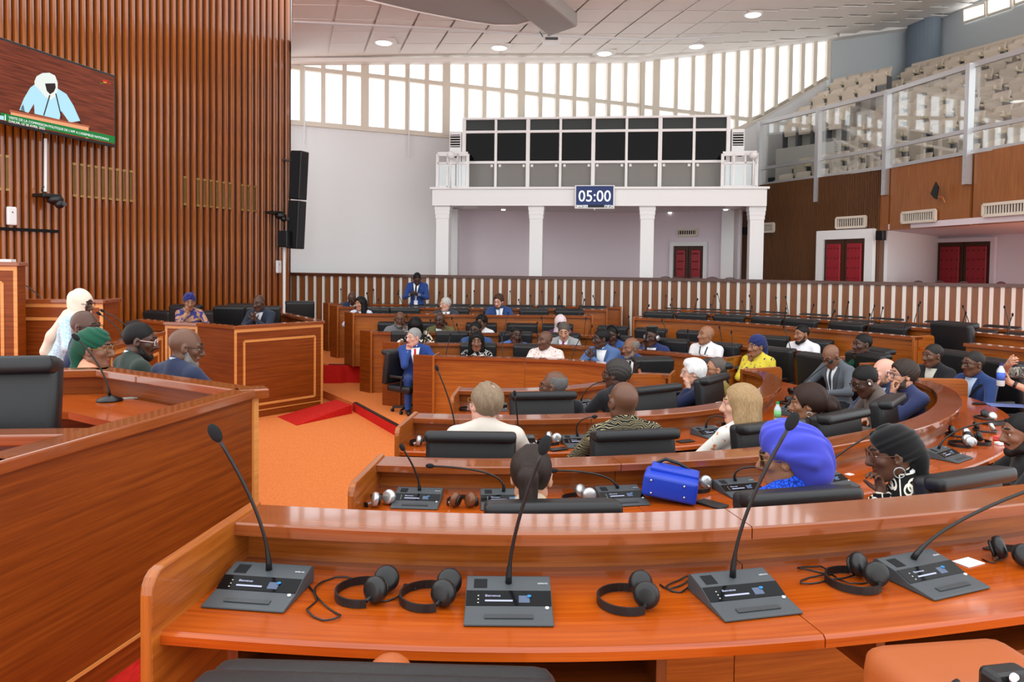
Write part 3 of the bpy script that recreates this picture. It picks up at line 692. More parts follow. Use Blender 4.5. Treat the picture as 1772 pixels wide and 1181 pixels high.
for k in range(NROW):
    off = .75 + TREAD * k; z = GZ + RISE * k; n_r = 0
    cand = [(s_a + .2 + .545 * i, 1) for i in range(18)]
    lab_n = [0, 0]
    for s, blk in cand:
        if s > gs[-1] - .3: break
        if s < 0:
            c0, n0 = g_at(0, off, z); t0 = np.array([n0[1] * -1, n0[0]]); c = np.array([c0[0] - t0[0] * s * -1, 0, z]); d0 = gpath[1] - gpath[0]; d0 /= np.linalg.norm(d0); c = np.array([c0[0] + d0[0] * s, c0[1] + d0[1] * s, z]); n_ = n0
        else: c, n_ = g_at(s, off, z)
        x, y = proj((c[0], c[1], z + .7))
        if x > 1795 or y < -10: continue
        lab = 'cream flip seat, %s from left in gallery row %s, %s of the dark aisle steps' % (ordinal(lab_n[blk]), ['one', 'two', 'three', 'four', 'five', 'six', 'seven', 'eight'][k], ['left', 'right'][blk]); lab_n[blk] += 1
        rz = math.atan2(-n_[0], n_[1]); grp = 'cream gallery seats'
        if first: seat.location = c; seat.rotation_euler = (0, 0, rz); tag(seat, lab, None, grp); first = False
        else: clone(seat, c, rz, lab, grp)
LB_ = [((1372, 206), (1450, 189), 20.1), ((1389, 183), (1466, 168), 20.5), ((1421, 156), (1500, 142), 20.9), ((1451, 133), (1528, 116), 21.3)]
for r_, (lo_, hi_, Yc) in enumerate(LB_):
    pL, pR = uy(*lo_, Yc + .55), uy(*hi_, Yc - .55); zt_ = (pL[2] + pR[2]) / 2 - .84; d_ = (pR - pL)[:2]; d_ = d_ / np.linalg.norm(d_); nn = np.array([d_[1], -d_[0]]); 
    for i in range(4):
        c = pL + (pR - pL) * i / 3; clone(seat, (c[0], c[1], zt_), math.atan2(-nn[0], nn[1]), scale=(.88, 1, 1), label='cream flip seat, %s from left in row %s beside the slanting window sill' % (ordinal(i), ['one', 'two', 'three', 'four'][r_]), group='cream gallery seats')
    a_, c_ = pL[:2] - d_ * .3 + nn * .3, pR[:2] + d_ * .3 + nn * .3
    struct(B().wallslab(a_, c_, zt_ - 2.6, zt_, 1.0).build('gallery_side_tier', TIERM))
# cream boards closing the seat blocks at the top
for s0, s1, k in ((s_a, s_a + 6, 7),):
    c0, n0 = g_at(0, 0, 0); d0 = (gpath[1] - gpath[0]) / np.linalg.norm(gpath[1] - gpath[0])
    def pt(s):
        if s < 0: c, n_ = g_at(0, .75 + TREAD * k + .42, 0); return np.array([c[0] + d0[0] * s, c[1] + d0[1] * s])
        return g_at(s, .75 + TREAD * k + .42, 0)[0][:2]
    P_ = [pt(s) for s in np.linspace(s0, s1, 8)]; b = B()
    for p, q in zip(P_[:-1], P_[1:]): b.wallslab(p, q, GZ + RISE * k, GZ + RISE * k + 1.0, .05)
    struct(b.build('trim_8_seat_block_board', CREAM))
# glass railing
rail = thing('gallery_railing', 'aluminium framed glass railing along the gallery front', 'railing')
zr0, zrm, zr1 = ztr + .02, ztr + .42, 5.9
posts = [1316, 1418, 1537, 1680, 1880]
ss = [float(np.interp(q, gx, gs)) for q in posts]
for s in ss:
    c, n_ = g_at(s, 0, 0); B().box((c[0] + n_[0] * .06, c[1] + n_[1] * .06, (zr1 + zr0 - .55) / 2), (.12, .1, zr1 - zr0 + .6), math.atan2(n_[1], n_[0])).build('post', ALU, rail)
    for z in (zr0 - .45, zr0 - .25, zr0 - .1): B().lathe([(.012, 0), (.012, .012)], 6, (c[0] + n_[0] * .12, c[1] + n_[1] * .12, z), Matrix.Rotation(PI / 2, 3, 'Y')).build('bolt', DGREY, rail)
for s0, s1 in zip(ss[:-1], ss[1:]):
    p, n_ = g_at(s0, 0, 0); q, _ = g_at(s1, 0, 0); L = np.linalg.norm(q - p); rz = math.atan2((q - p)[1], (q - p)[0]); m = (p + q) / 2
    for z, w in ((zr0, .07), (zrm, .07), (zr1, .09)): B().box((m[0], m[1], z), (L, .07, w), rz).build('rail', ALU, rail)
    for z0, z1 in ((zr0, zrm), (zrm, zr1)): B().box((m[0], m[1], (z0 + z1) / 2), (L - .1, .012, z1 - z0 - .06), rz).build('glass_pane', GLASSR, rail)
p = wg(1611, 67, .25); t = thing('gallery_speaker', 'black box speaker hanging high on the grey gallery wall', 'speaker', tuple(p), .5)
B().box((0, 0, 0), (.34, .26, .2), M=Matrix.Rotation(-.45, 3, 'Y')).build('cabinet', BLACKP, t, bevel=.02); B().tube([(0, .1, .1), (.02, .28, .3)], .02, 6).build('bracket', DGREY, t)
# =================================================================== DESK RINGS
DROP = dict(A=1.29, B=1.2, C=1.14, Dn=.85, D=.885, E=.83, F=.835)
SEC = {}
def section(key, ring, pts, far, label, ext=(0, 0), sm=40, ends=(True, True), tier=True, lowfloor=None):
    zl = HC - DROP[ring]; P = [uz(x, y, zl)[:2] for x, y in pts]
    if far: P = P[::-1]
    A = smooth_path(catmull(P, .07), sm); N = normals(A)
    if far: A = A + N * .19
    A = smooth_path(A, 10); N = normals(A)
    floor = zl - .9; DT = .24 if far else .41
    SEC[key] = dict(A=A, N=N, zl=zl, floor=floor)
    t = thing('curved_desk', label, 'desk', (0, 0, 0)); SEC[key]['t'] = t
    L = np.concatenate([[0], np.cumsum(np.linalg.norm(np.diff(A, axis=0), axis=1))]); nseg = max(1, int(round(L[-1] / 1.45)))
    base = floor if lowfloor is None else lowfloor
    for k in range(nseg):
        i0 = int(np.searchsorted(L, L[-1] * k / nseg)); i1 = int(np.searchsorted(L, L[-1] * (k + 1) / nseg)) ; i1 = min(max(i1, i0 + 1), len(A) - 1)
        pa = A[i0:i1 + 1].copy(); na = N[i0:i1 + 1]
        if k < nseg - 1: pa[-1] = pa[-1] - (pa[-1] - pa[-2]) / np.linalg.norm(pa[-1] - pa[-2]) * .004
        pa = pa.tolist(); na = na.tolist()
        B().sweep([(-.10, base), (-.13, base), (-.13, zl - .04), (-.10, zl - .04)], pa, na).build('front_panel', W_DESK, t)
        B().sweep([(0, zl - .042), (-.19, zl - .042), (-.19, zl), (-.006, zl), (0, zl - .006)], pa, na).build('ledge', W_LEDGE, t)
        B().sweep([(DT, zl - .20), (-.10, zl - .20), (-.10, zl - .165), (DT - .01, zl - .165), (DT, zl - .175)], pa, na).build('desk_top', W_TOP, t)
        B().sweep([(-.06, zl - .165), (-.10, zl - .165), (-.10, zl - .15), (-.06, zl - .15)], pa, na).build('cable_strip', W_LEDGE, t)
        if not far and len(pa) > 8:
            sh = B().sweep([(.36, zl - .34), (-.09, zl - .34), (-.09, zl - .31), (.36, zl - .31)], pa[3:-6], na[3:-6]).build('shelf', W_ROSTD, t)
            for q in (3, -7):
                x, y = pa[q]; n_ = na[q]; B().box((x + n_[0] * .13, y + n_[1] * .13, zl - .27), (.44, .03, .14), math.atan2(n_[1], n_[0])).build('shelf_side', W_ROSTD, t)
    for e, i in zip(ends, (0, -1)):
        if not e: continue
        x, y = A[i]; n_ = N[i]; tt = np.array([-n_[1], n_[0]]); sgn = 1 if i == 0 else -1; r = .06
        h0, h1, H = -.195, DT + .04, zl + .012 - base
        pr = [(h0, 0), (h1, 0), (h1, H - r)] + [(h1 - r + r * math.cos(a), H - r + r * math.sin(a)) for a in (.4, .8, 1.2)] + [(h1 - r, H), (h0, H)]
        B().extr(pr, (x - tt[0] * sgn * .0 , y - tt[1] * sgn * .0, base), (n_[0], n_[1], 0), (0, 0, 1), (tt[0] * sgn, tt[1] * sgn, 0), .035).build('end_panel', W_DESK, t, bevel=.006)
    if tier and floor > .02:
        d0 = (A[0] - A[1]) / np.linalg.norm(A[0] - A[1]); d1 = (A[-1] - A[-2]) / np.linalg.norm(A[-1] - A[-2])
        A2_ = np.vstack([A[0] + d0 * (.05 + ext[0]), A, A[-1] + d1 * (.05 + ext[1])]); N2_ = np.vstack([N[0], N, N[-1]])
        struct(B().sweep([(1.5, LOWZ), (-.3, LOWZ), (-.3, floor), (1.5, floor)], A2_.tolist(), N2_.tolist()).build('floor_tier', ORANGE))
    return t
section('An', 'A', [(789, 676), (878, 678), (977, 675), (1047, 667), (1085, 660), (1106, 654), (1103, 650), (1088, 648)], False, 'innermost curved desk in front of the bald man in a black suit', lowfloor=LOWZ)
section('Af', 'A', [(748, 617), (914, 621), (1000, 624), (1055, 631)], True, 'curved desk front facing the camera below the blue suited man and printed blouse woman', sm=60)
section('Ar', 'A', [(1112, 648), (1132, 648), (1156, 650)], True, 'short desk end with a reddish panel beside the turned empty chair', sm=2, tier=False)
section('Bn', 'B', [(707, 723), (830, 727), (960, 726), (1167, 717), (1256, 706), (1320, 693), (1345, 678), (1356, 663), (1348, 649), (1331, 641), (1302, 639)], False, 'U shaped desk in front of the man in the beige shirt', lowfloor=LOWZ)
section('Bf', 'B', [(690, 594.5), (859, 595.5), (960, 597), (1003, 600), (1080, 605), (1153, 610), (1188, 614), (1258, 621)], True, 'long curved desk one row behind the blue suited man', lowfloor=.0, tier=False)
section('Cn', 'C', [(641, 804), (780, 809), (900, 810), (1000, 807), (1308, 791), (1423, 777), (1503, 762), (1578, 747), (1634, 729), (1659, 713), (1668, 698), (1659, 678), (1636, 666), (1598, 656)], False, 'U shaped desk in front of the ponytail woman and blue handbag', lowfloor=LOWZ)
section('Cf', 'C', [(641, 575), (800, 577), (993, 580), (1080, 586), (1190, 593), (1351, 606), (1455, 619)], True, 'long curved desk in front of the white shirted bearded man', lowfloor=.0, tier=False)
section('Cr', 'C', [(1487, 630), (1510, 633.5), (1532, 637)], True, 'short desk piece in front of the man in the green cardigan', sm=2, ends=(False, True), tier=False)
section('Dn', 'Dn', [(388, 904), (540, 916), (700, 923), (850, 927), (1000, 927), (1237, 921), (1400, 907), (1600, 891), (1772, 874), (1950, 850)], False, 'nearest curved desk with microphones and headphones at the bottom of the picture', sm=60, ends=(True, False))
section('Dl', 'D', [(610, 543), (800, 545), (1027, 547)], True, 'straight desk behind the hemicycle, first below the standing man', lowfloor=UPZ, tier=False)
section('El', 'E', [(583, 531), (800, 533.3), (1052, 536.3)], True, 'straight desk, second row behind the standing man legs', lowfloor=UPZ, tier=False)
section('Fl', 'F', [(568, 526), (800, 528), (1076, 532)], True, 'straight rearmost desk beneath the slatted balustrade left of the aisle', lowfloor=UPZ, tier=False)
section('Dr', 'D', [(1095, 550), (1230, 556), (1356, 565), (1470, 574), (1583, 584)], True, 'long curved desk behind the man in the white shirt, right of the aisle', lowfloor=UPZ)
section('Er', 'E', [(1135, 539.5), (1270, 545), (1390, 552), (1530, 563), (1665, 574), (1800, 586)], True, 'long curved empty desk, second row right of the aisle', lowfloor=UPZ, ends=(True, False))
section('Fr', 'F', [(1120, 535), (1230, 538), (1330, 543), (1480, 552), (1580, 558), (1670, 565), (1800, 575)], True, 'long curved rearmost desk below the balustrade right of the aisle', lowfloor=UPZ, ends=(True, False))
section('Dx', 'D', [(1667, 594), (1772, 604), (1850, 612)], True, 'curved desk front at the right edge behind the man holding a bottle', lowfloor=UPZ, ends=(True, False))
for key, c_, w_ in (('Af', (748, 617), (719, 615.5)), ('Bf', (690, 594.5), (662, 592.5)), ('Cf', (641, 575), (623, 573)), ('Dl', (610, 543), (596, 540.5)), ('El', (583, 531), (574, 530)), ('Fl', (568, 526), (560, 525))):
    zl = SEC[key]['zl']; a_, b_ = uz(*c_, zl)[:2], uz(*w_, zl)[:2]; base = {'Af': 0, 'Bf': 0, 'Cf': 0}.get(key, UPZ)
    b_ = a_ + (b_ - a_) / np.linalg.norm(b_ - a_) * max(.3, min(.5, np.linalg.norm(b_ - a_)))
    B().wallslab(a_, b_, base, zl + .012, -.035).build('wing_panel', W_ROST, SEC[key]['t'], bevel=.004)
def seat_pt(key, px, n, z):
    """point at offset n on the sitter side of a desk, in the column of pixel px"""
    S = SEC[key]; Q = S['A'] + S['N'] * n; best = None; xs = np.array([proj((q[0], q[1], z))[0] for q in Q])
    hits = []
    for i in range(len(Q) - 1):
        if (xs[i] - px) * (xs[i + 1] - px) <= 0 and xs[i] != xs[i + 1]:
            f = (px - xs[i]) / (xs[i + 1] - xs[i]); hits.append((i, f))
    if not hits:
        i = int(np.argmin(abs(xs - px))); i = min(max(i, 0), len(Q) - 2); f = 0 if i < len(Q) / 2 else 1
        # extrapolate straight past the end
        e = (Q[0], Q[0] - Q[1]) if i < len(Q) / 2 else (Q[-1], Q[-1] - Q[-2]); N_ = S['N'][0 if i < len(Q) / 2 else -1]
        d = e[1] / np.linalg.norm(e[1]); ts = np.linspace(0, 1.5, 60); c = [e[0] + d * t for t in ts]; k = int(np.argmin([abs(proj((q[0], q[1], z))[0] - px) for q in c]))
        return c[k], N_
    i, f = hits[0]
    q = Q[i] * (1 - f) + Q[i + 1] * f; N_ = S['N'][i] * (1 - f) + S['N'][i + 1] * f
    return q, N_ / np.linalg.norm(N_)
def facing(n_): return math.atan2(n_[0], -n_[1])     # rz so that local +y points at the desk (-n)
# =================================================================== CHAIRS
def pad(w, d, h, r=.05, nx=6, puff=.02):
    """rounded cushion box, centred, slightly puffed"""
    bm = bmesh.new(); bmesh.ops.create_cube(bm, size=1); bmesh.ops.scale(bm, vec=(w, d, h), verts=bm.verts)
    bmesh.ops.bevel(bm, geom=list(bm.edges), offset=r, segments=3, profile=.6, affect='EDGES')
    me = bpy.data.meshes.new('cushion'); bm.to_mesh(me); bm.free(); return me
def put(name, me, mat, parent, M):
    me.materials.append(mat); me.transform(M); return link(name, me, parent, smooth=True)
def make_chair(label):
    t = thing('office_chair', label, 'chair')
    Rb = Matrix.Rotation(math.radians(-8), 4, 'X')
    bk = put('backrest', pad(.60, .11, .58, .04), BLACKL, t, Matrix.Translation((0, -.27, .775)) @ Rb)
    put('top_roll', pad(.605, .122, .075, .032), BLACKL, t, Matrix.Translation((0, -.307, 1.04)) @ Rb)
    put('seat', pad(.54, .54, .12, .05), BLACKL, t, Matrix.Translation((0, 0, .43)))
    hd = B().tube([(-.085 + .17 * i / 8, -.345 - .02 * math.sin(PI * i / 8), .80) for i in range(9)], [.008] + [.013] * 7 + [.008], 8).build('handle', CHROME, bk, smooth=True)
    for s in (-1, 1):
        put('armrest', pad(.06, .3, .05, .02), BLACKP, t, Matrix.Translation((s * .268, -.02, .64)))
        B().tube([(s * .27, .1, .62), (s * .27, .08, .45), (s * .2, .05, .38)], .018, 6).build('arm_support', BLACKP, t)
    B().tube([(0, 0, .1), (0, 0, .38)], .03, 8).build('column', DGREY, t)
    b = B()
    for k in range(5):
        a = 2 * PI * k / 5 + .3; b.tube([(0, 0, .11), (.27 * math.cos(a), .27 * math.sin(a), .075)], [.03, .018], 6)
    b.lathe([(.05, .08), (.05, .13)], 10); b.build('star_base', BLACKP, t)
    for k in range(5):
        a = 2 * PI * k / 5 + .3; B().lathe([(.03, -.02), (.03, .02)], 8, (.27 * math.cos(a), .27 * math.sin(a), .03), Matrix.Rotation(PI / 2, 3, 'X')).build('caster', BLACKP, t)
    return t
FARK = ('Af', 'Bf', 'Cf', 'Dl', 'El', 'Fl', 'Dr', 'Er', 'Fr', 'Dx', 'Ar', 'Cr')
CHAIR0 = make_chair('x'); CH_USED = [False]
def chair(loc, rz, label, group, sc=1.0):
    if not CH_USED[0]:
        CH_USED[0] = True; c = CHAIR0; c.location = loc; c.rotation_euler = (0, 0, rz); tag(c, label, None, group)
    else: c = clone(CHAIR0, loc, rz, label, group)
    c.scale = (sc, sc, sc); return c
def chair_at(key, px, label, group, n=.8, dyaw=0, sc=1.0):
    if key in FARK: n = .29 if key == 'Fl' else .47
    S = SEC[key]; q, n_ = seat_pt(key, px, n + .25, S['floor'] + .95); q = q - n_ * .25
    if key in ('Dl', 'El', 'Fl', 'Dr', 'Er', 'Fr', 'Dx'): return chair((q[0], q[1], UPZ), facing(n_) + math.radians(dyaw), label, group, (.97 if key[0] == 'D' else (.93 if key == 'Fl' else (.98 if key[1] == 'l' else .94))) * sc * (1.12 if key == 'Dx' else 1))
    if key in ('Af', 'Bf', 'Cf', 'Ar', 'Cr'): sc *= .94
    return chair((q[0], q[1], S['floor'] if S['floor'] > .3 or key in ('An', 'Bn', 'Cn', 'Dn', 'Bf', 'Cf') else max(S['floor'], 0)), facing(n_) + math.radians(dyaw), label, group, sc)
G1 = 'black leather chairs around the near desks'; G2 = 'black leather chairs in the far rows'
for key, px, dy, lab in (('Cn', 954, 0, 'black leather chair of the ponytail woman'), ('Cn', 1376, 0, 'black leather chair of the woman in the royal blue headwrap'), ('Cn', 1664, 0, 'black leather chair of the woman in the black headwrap'),

        ('Bn', 815, 0, 'black leather chair with chrome handle behind the beige shirt man'), ('Bn', 1096, 0, 'black leather chair with chrome handle behind the swirl print shirt man'), ('Bn', 1322, 4, 'black leather chair behind the blonde woman'), ('Bn', 1450, 0, 'black leather chair behind the dark haired woman with a bun'),
        ('Bn', 1533, 0, 'black leather chair behind the man with a white earbud'), ('Bn', 1606, 0, 'black leather chair behind the bearded man in navy blazer'),
        ('An', 938, 0, 'black leather chair behind the bald man in black suit'), ('An', 1129, 0, 'black leather chair behind the man with short curly hair'), ('An', 1228, 0, 'black leather chair behind the white haired man'), ('An', 1264, 10, 'black leather chair behind the man in olive jacket'),
        ('Dn', 655, 0, 'black leather chair cropped by the bottom edge of the picture')):
    chair_at(key, px, lab, G1, n=.885 if key == 'Dn' else .8, dyaw=dy, sc=1.0 if key == 'Dn' else (.97 if key == 'Bn' else (.972 if key == 'Cn' else 1.0)))
for key, px, dy, lab in (('Af', 828, 0, 'black leather chair behind the woman in black and white print'), ('Af', 920, 0, 'black leather chair behind the man in pink print shirt'), ('Ar', 1147, 30, 'empty black leather chair turned sideways near the blue suit man'),
        ('Bf', 706, 0, 'black leather chair behind the woman with hair over her face'), ('Bf', 783, 0, 'empty black leather chair between printed blouse woman and hand on mouth man'), ('Bf', 892, 0, 'black leather chair behind the man in light blue shirt'), ('Bf', 974, 0, 'black leather chair behind the grey suited man with purple tie'), ('Bf', 1062, 0, 'black leather chair behind the man in blue with headphones'), ('Bf', 1161, 0, 'black leather chair right of the man with black cap'), ('Bf', 1250, 0, 'black leather chair behind the lanyard man in white shirt'), ('Bf', 1336, -10, 'black leather chair behind the woman in yellow floral dress'),
        ('Cf', 681, 0, 'black leather chair behind the man in grey shirt'), ('Cf', 747, 0, 'black leather chair behind the man in olive jacket with white shirt'), ('Cf', 833, 0, 'black leather chair behind the woman in white top'), ('Cf', 903, 0, 'empty black leather chair left of the hijab woman'), ('Cf', 965, 0, 'black leather chair behind the hijab woman'), ('Cf', 1060, 0, 'black leather chair above the man wearing headphones'), ('Cf', 1126, 0, 'black leather chair above the black cap'), ('Cf', 1200, 0, 'empty black leather chair left of the bald white shirt man'), ('Cf', 1334, 0, 'empty black leather chair above the navy headscarf'), ('Cf', 1408, 0, 'black leather chair behind the bearded man in white shirt'),
        ('Cr', 1512, -8, 'black leather chair behind the green cardigan man'), ('Cn', 1650, 0, 'black leather chair behind the man in black jacket and open collar'), ('Cn', 1712, 0, 'black leather chair behind the man in blue suit with strap'), ('Dx', 1640, -10, 'tall empty black leather chair standing alone in the right aisle')):
    if key == 'Cn':
        continue
    chair_at(key, px, lab, G2, dyaw=dy)
for key, row, pxs in (('Dl', 'first straight row left of the aisle', (649, 701, 786, 862, 924, 985)), ('El', 'second straight row left of the aisle', (612, 735, 789, 840, 899, 954, 1026)), ('Fl', 'rearmost row left of the aisle', (605, 667, 720, 796, 843, 917, 983, 1047)),
        ('Dr', 'first curved row right of the aisle', (1140, 1197, 1262, 1328, 1386, 1466, 1538)), ('Er', 'second curved row right of the aisle', (1154, 1222, 1284, 1359, 1422, 1486, 1554, 1616, 1690, 1776)), ('Fr', 'rearmost row right of the aisle', (1173, 1223, 1277, 1337, 1407, 1470, 1534, 1629, 1732))):
    for i, px in enumerate(pxs): chair_at(key, px, 'black leather chair, %s from left in the %s' % (ordinal(i), row), G2, n=.5 if key == 'Fl' else .72)
# =================================================================== ROSTRUM (left)
struct(B().prism([(-1.2, -2), (-1.08, 2.1), (-1.42, 4.14), (-1.5, 4.35), (-2.06, 6.02), (-3.0, 6.6), (-3.7, 6.9), (-9, 8.6), (-9, -2)], LOWZ + .002, .44).build('floor_rostrum', REDCARPET))
struct(B().prism([(-3.75, 6.5), (-3.7, 8.6), (-5.5, 11.2), (-9, 11.8), (-9, 6.5)], LOWZ + .003, .30).build('floor_speaker_platform', REDCARPET))
struct(B().prism([(-5.95, 12.25), (-4.82, 11.6), (-4.12, 11.14), (-3.2, 12.27), (-4.72, 14.7), (-5.2, 16.0), (-7.2, 14.5)], LOWZ + .004, .2).build('floor_stage', REDCARPET))
def counter(label, pts, z0, zt, closed=False, inset=(), over=.03, capw=.13, side=1):
    """panelled counter: slab per run, capping board, pale corner posts and pale inlay frames"""
    t = thing('rostrum_counter', label, 'counter')
    for k, (p, q) in enumerate(zip(pts[:-1], pts[1:])):
        p = np.array(p, float); q = np.array(q, float); d = (q - p) / np.linalg.norm(q - p); n_ = np.array([d[1], -d[0]]) * side; L = np.linalg.norm(q - p)
        B().wallslab(p, q, z0, zt - .05, .04 * side).build('panel', W_ROST, t)
        B().wallslab(p + n_ * over - d * .02, q + n_ * over + d * .02, zt - .05, zt, capw * side).build('capping', W_ROSTD if False else W_LEDGE, t, bevel=.008)
        B().wallslab(p + n_ * .006, q + n_ * .006, z0 + .1, z0 + .115, .03 * side).build('base_line', W_LIGHT, t)
        for e in (p + d * .02, q - d * .02):
            if k in inset or k in [i for i in inset]: B().wallslab(e + n_ * .005 - d * .02, e + n_ * .005 + d * .02, z0, zt - .05, .03 * side).build('corner_strip', W_LIGHT, t)
        if k in inset:
            m = min(.16, L * .14); B().wallslab(p + n_ * .006, q + n_ * .006, zt - .1, zt - .052, .03 * side).build('head_strip', W_LIGHT, t)
            a, c = p + d * m, q - d * m; z1, z2 = z0 + .2, zt - .24
            for zz in (z1, z2): B().wallslab(a + n_ * .008, c + n_ * .008, zz - .018, zz + .018, .03 * side).build('inlay_strip', W_LIGHT, t)
            for e in (a, c): B().wallslab(e + n_ * .008 - d * .018, e + n_ * .008 + d * .018, z1, z2, .03 * side).build('inlay_strip', W_LIGHT, t)
    return t
K = (-1.42, 4.16)
lc = counter('large dark wooden counter front filling the left edge of the picture', [(-2.08, 1.3), (-1.78, 2.59), K, (-2.65, 4.91), (-3.1, 4.78)], .44, 1.5)
B().prism([(-1.47, 4.10), (-2.63, 4.83), (-3.1, 4.70), (-3.1, 4.3), (-2.5, 4.22), (-2.05, 3.93), (-1.62, 3.55)], 1.30, 1.34, g=(-.85, .5, 0)).build('desk_top', W_TOP, lc)
B().wallslab((-1.66, 3.36), (-2.9, 3.22), 1.40, 1.45, .14).build('cross_board', W_LEDGE, lc, bevel=.008); B().wallslab((-1.66, 3.40), (-2.9, 3.26), .44, 1.40, .04).build('cross_panel', W_ROSTD, lc)
B().box((-1.44, 4.16, 1.475), (.16, .14, .052), .5).build('capping', W_LEDGE, lc, bevel=.008); B().wallslab((-1.415, 4.12), (-1.405, 4.165), .44, 1.45, .02).build('corner_strip', W_LIGHT, lc)
chair((-2.66, 3.92, .44), math.radians(14), 'high backed black leather chair behind the large left counter', G1, 1.2)
counter('wooden side counter with pale inlaid frame before the two seated officials', [(-6.0, 12.1), (-5.36, 11.6), (-4.80, 11.46), (-4.06, 10.97), (-3.07, 12.2), (-4.6, 14.7)], LOWZ, 1.28, inset=(1, 3))
lec = counter('wide wooden lectern with pale trim in front of the standing speaker', [(-4.0, 6.89), (-3.72, 6.95), (-3.96, 8.5), (-4.24, 8.45)], .30, 1.42, inset=(1,))
B().prism([(-4.0, 6.93), (-3.75, 6.99), (-3.99, 8.46), (-4.23, 8.41)], 1.34, 1.37).build('desk_top', W_TOP, lec)
pdesk = counter('president desk panel with pale inlaid frame behind the speaker', [(-6.0, 8.98), (-4.93, 9.05), (-4.98, 9.5)], .30, 1.74, inset=(0,))
B().prism([(-6.0, 9.03), (-4.98, 9.1), (-5.02, 9.48), (-6.0, 9.42)], 1.60, 1.64).build('desk_top', W_TOP, pdesk)
counter('tallest presidential desk block at the far left edge', [(-7.2, 8.4), (-5.68, 8.62), (-5.69, 8.78)], .30, 2.18, inset=(0,))
p = uz(8, 455, 2.19); tag(B().box((-5.9, 8.66, 2.195), (.28, .12, .03), .16).build('paper_stack', pmat('paper', srgb(238, 236, 232), .8)), 'white papers lying on the tallest presidential desk', 'paper')
GS = 'black leather chairs on the stage'
for px, y, fl, dy, lab in ((256, 14.1, .2, 165, 'low black chair left of the woman in the navy headwrap'), (303, 13.0, .38, 165, 'black chair behind the woman in the navy headwrap'), (386, 13.5, .34, 175, 'empty black chair between the two seated officials'), (413, 14.3, .34, 185, 'empty black chair close left of the seated man'), (452, 13.2, .36, 190, 'black chair behind the seated man with folded hands'), (348, 14.2, .2, 175, 'black chair half hidden right of the navy headwrap'), (521, 15.8, .33, 200, 'empty black chair standing at the end of the slat wall'), (192, 10.3, .30, 120, 'black chair standing right of the speaker')):
    p = at_px(px, y); chair((p[0], p[1], fl), math.radians(dy), lab, GS)
# =================================================================== WALL SCREEN
Zr = 13.75; pr_ = at_px(200, Zr); p0_ = at_px(0, Zr * 1000 / 1200); td = (pr_ - p0_) / np.linalg.norm(pr_ - p0_); tn = np.array([td[1], -td[0]])
ztv0, ztv1 = uy(200, 252, Zr)[2], uy(200, 133, Zr)[2]; TW, TH = 2.75, ztv1 - ztv0
tl = pr_ - td * TW
tv = thing('wall_screen', 'large flat screen on the slat wall showing a speaker above a green banner', 'screen', (tl[0], tl[1], ztv0), math.atan2(td[1], td[0]))
B().box((TW / 2, .04, TH / 2), (TW + .06, .07, TH + .06)).build('bezel', pmat('screen bezel', srgb(40, 42, 44), .3), tv, bevel=.008)
B().box((TW / 2, .16, TH / 2), (.5, .3, .4)).build('bracket', BLACKP, tv)
def tvp(px, py):
    q = upl(px, py, (pr_[0], pr_[1], 0), (tn[0], tn[1], 0)); return float(np.dot(q[:2] - tl, td)), float(q[2] - ztv0)
def tvpoly(pts, mat, name, lvl):
    P_ = [tvp(x / 4.542, y / 4.542) for x, y in pts]; P_ = [(min(max(u, .02), TW - .02), min(max(v, .02), TH - .02)) for u, v in P_]
    b = B(); b.extr(P_, (0, -.0005 * lvl, 0), (1, 0, 0), (0, 0, 1), (0, -1, 0), .0012); return b.build(name, mat, tv)
m, nt, bs = newmat('screen picture background')
tc = nt.nodes.new('ShaderNodeTexCoord'); mp = nt.nodes.new('ShaderNodeMapping'); mp.inputs['Scale'].default_value = (1.2, 1, 22); nz = nt.nodes.new('ShaderNodeTexNoise'); nz.inputs['Scale'].default_value = 1.5; nz.inputs['Detail'].default_value = 5
nt.links.new(tc.outputs['Object'], mp.inputs['Vector']); nt.links.new(mp.outputs['Vector'], nz.inputs['Vector']); r = ramp(nt, [(.35, srgb(86, 34, 20)), (.65, srgb(134, 60, 36))]); nt.links.new(nz.outputs['Fac'], r.inputs['Fac'])
nt.links.new(r.outputs['Color'], bs.inputs['Emission Color']); bs.inputs['Emission Strength'].default_value = .55; bs.inputs['Base Color'].default_value = (.01, .01, .01, 1); bs.inputs['Roughness'].default_value = .25; bs.inputs['Specular IOR Level'].default_value = .2
B().box((TW / 2, .0, TH / 2), (TW - .02, .006, TH - .02)).build('display', m, tv)
SE = lambda n_, c: emit('screen ' + n_, c, .58)
BL, CRM, FCE, GRN, WHT, LTP, LTF = SE('pale blue', srgb(176, 222, 240)), SE('cream', srgb(226, 232, 226)), SE('dark', srgb(46, 34, 34)), SE('green', srgb(26, 122, 58)), SE('white', srgb(250, 250, 250)), SE('desk edge', srgb(170, 92, 62)), SE('desk pale', srgb(232, 160, 118))
tvpoly([(150, 865), (185, 775), (235, 690), (290, 650), (440, 690), (520, 740), (575, 830), (628, 950), (545, 965), (478, 870), (465, 940), (270, 895), (265, 815), (222, 888)], BL, 'picture_dress', 10)
tvpoly([(150, 868), (180, 820), (195, 885)], FCE, 'picture_hand', 10); tvpoly([(598, 962), (630, 955), (645, 985)], FCE, 'picture_hand', 10)
tvpoly([(268, 640), (285, 600), (330, 575), (385, 572), (430, 595), (450, 650), (450, 710), (430, 760), (400, 785), (350, 760), (310, 710), (270, 670)], CRM, 'picture_veil', 14)
tvpoly([(350, 657), (430, 655), (434, 690), (420, 722), (390, 742), (364, 715)], FCE, 'picture_face', 18)
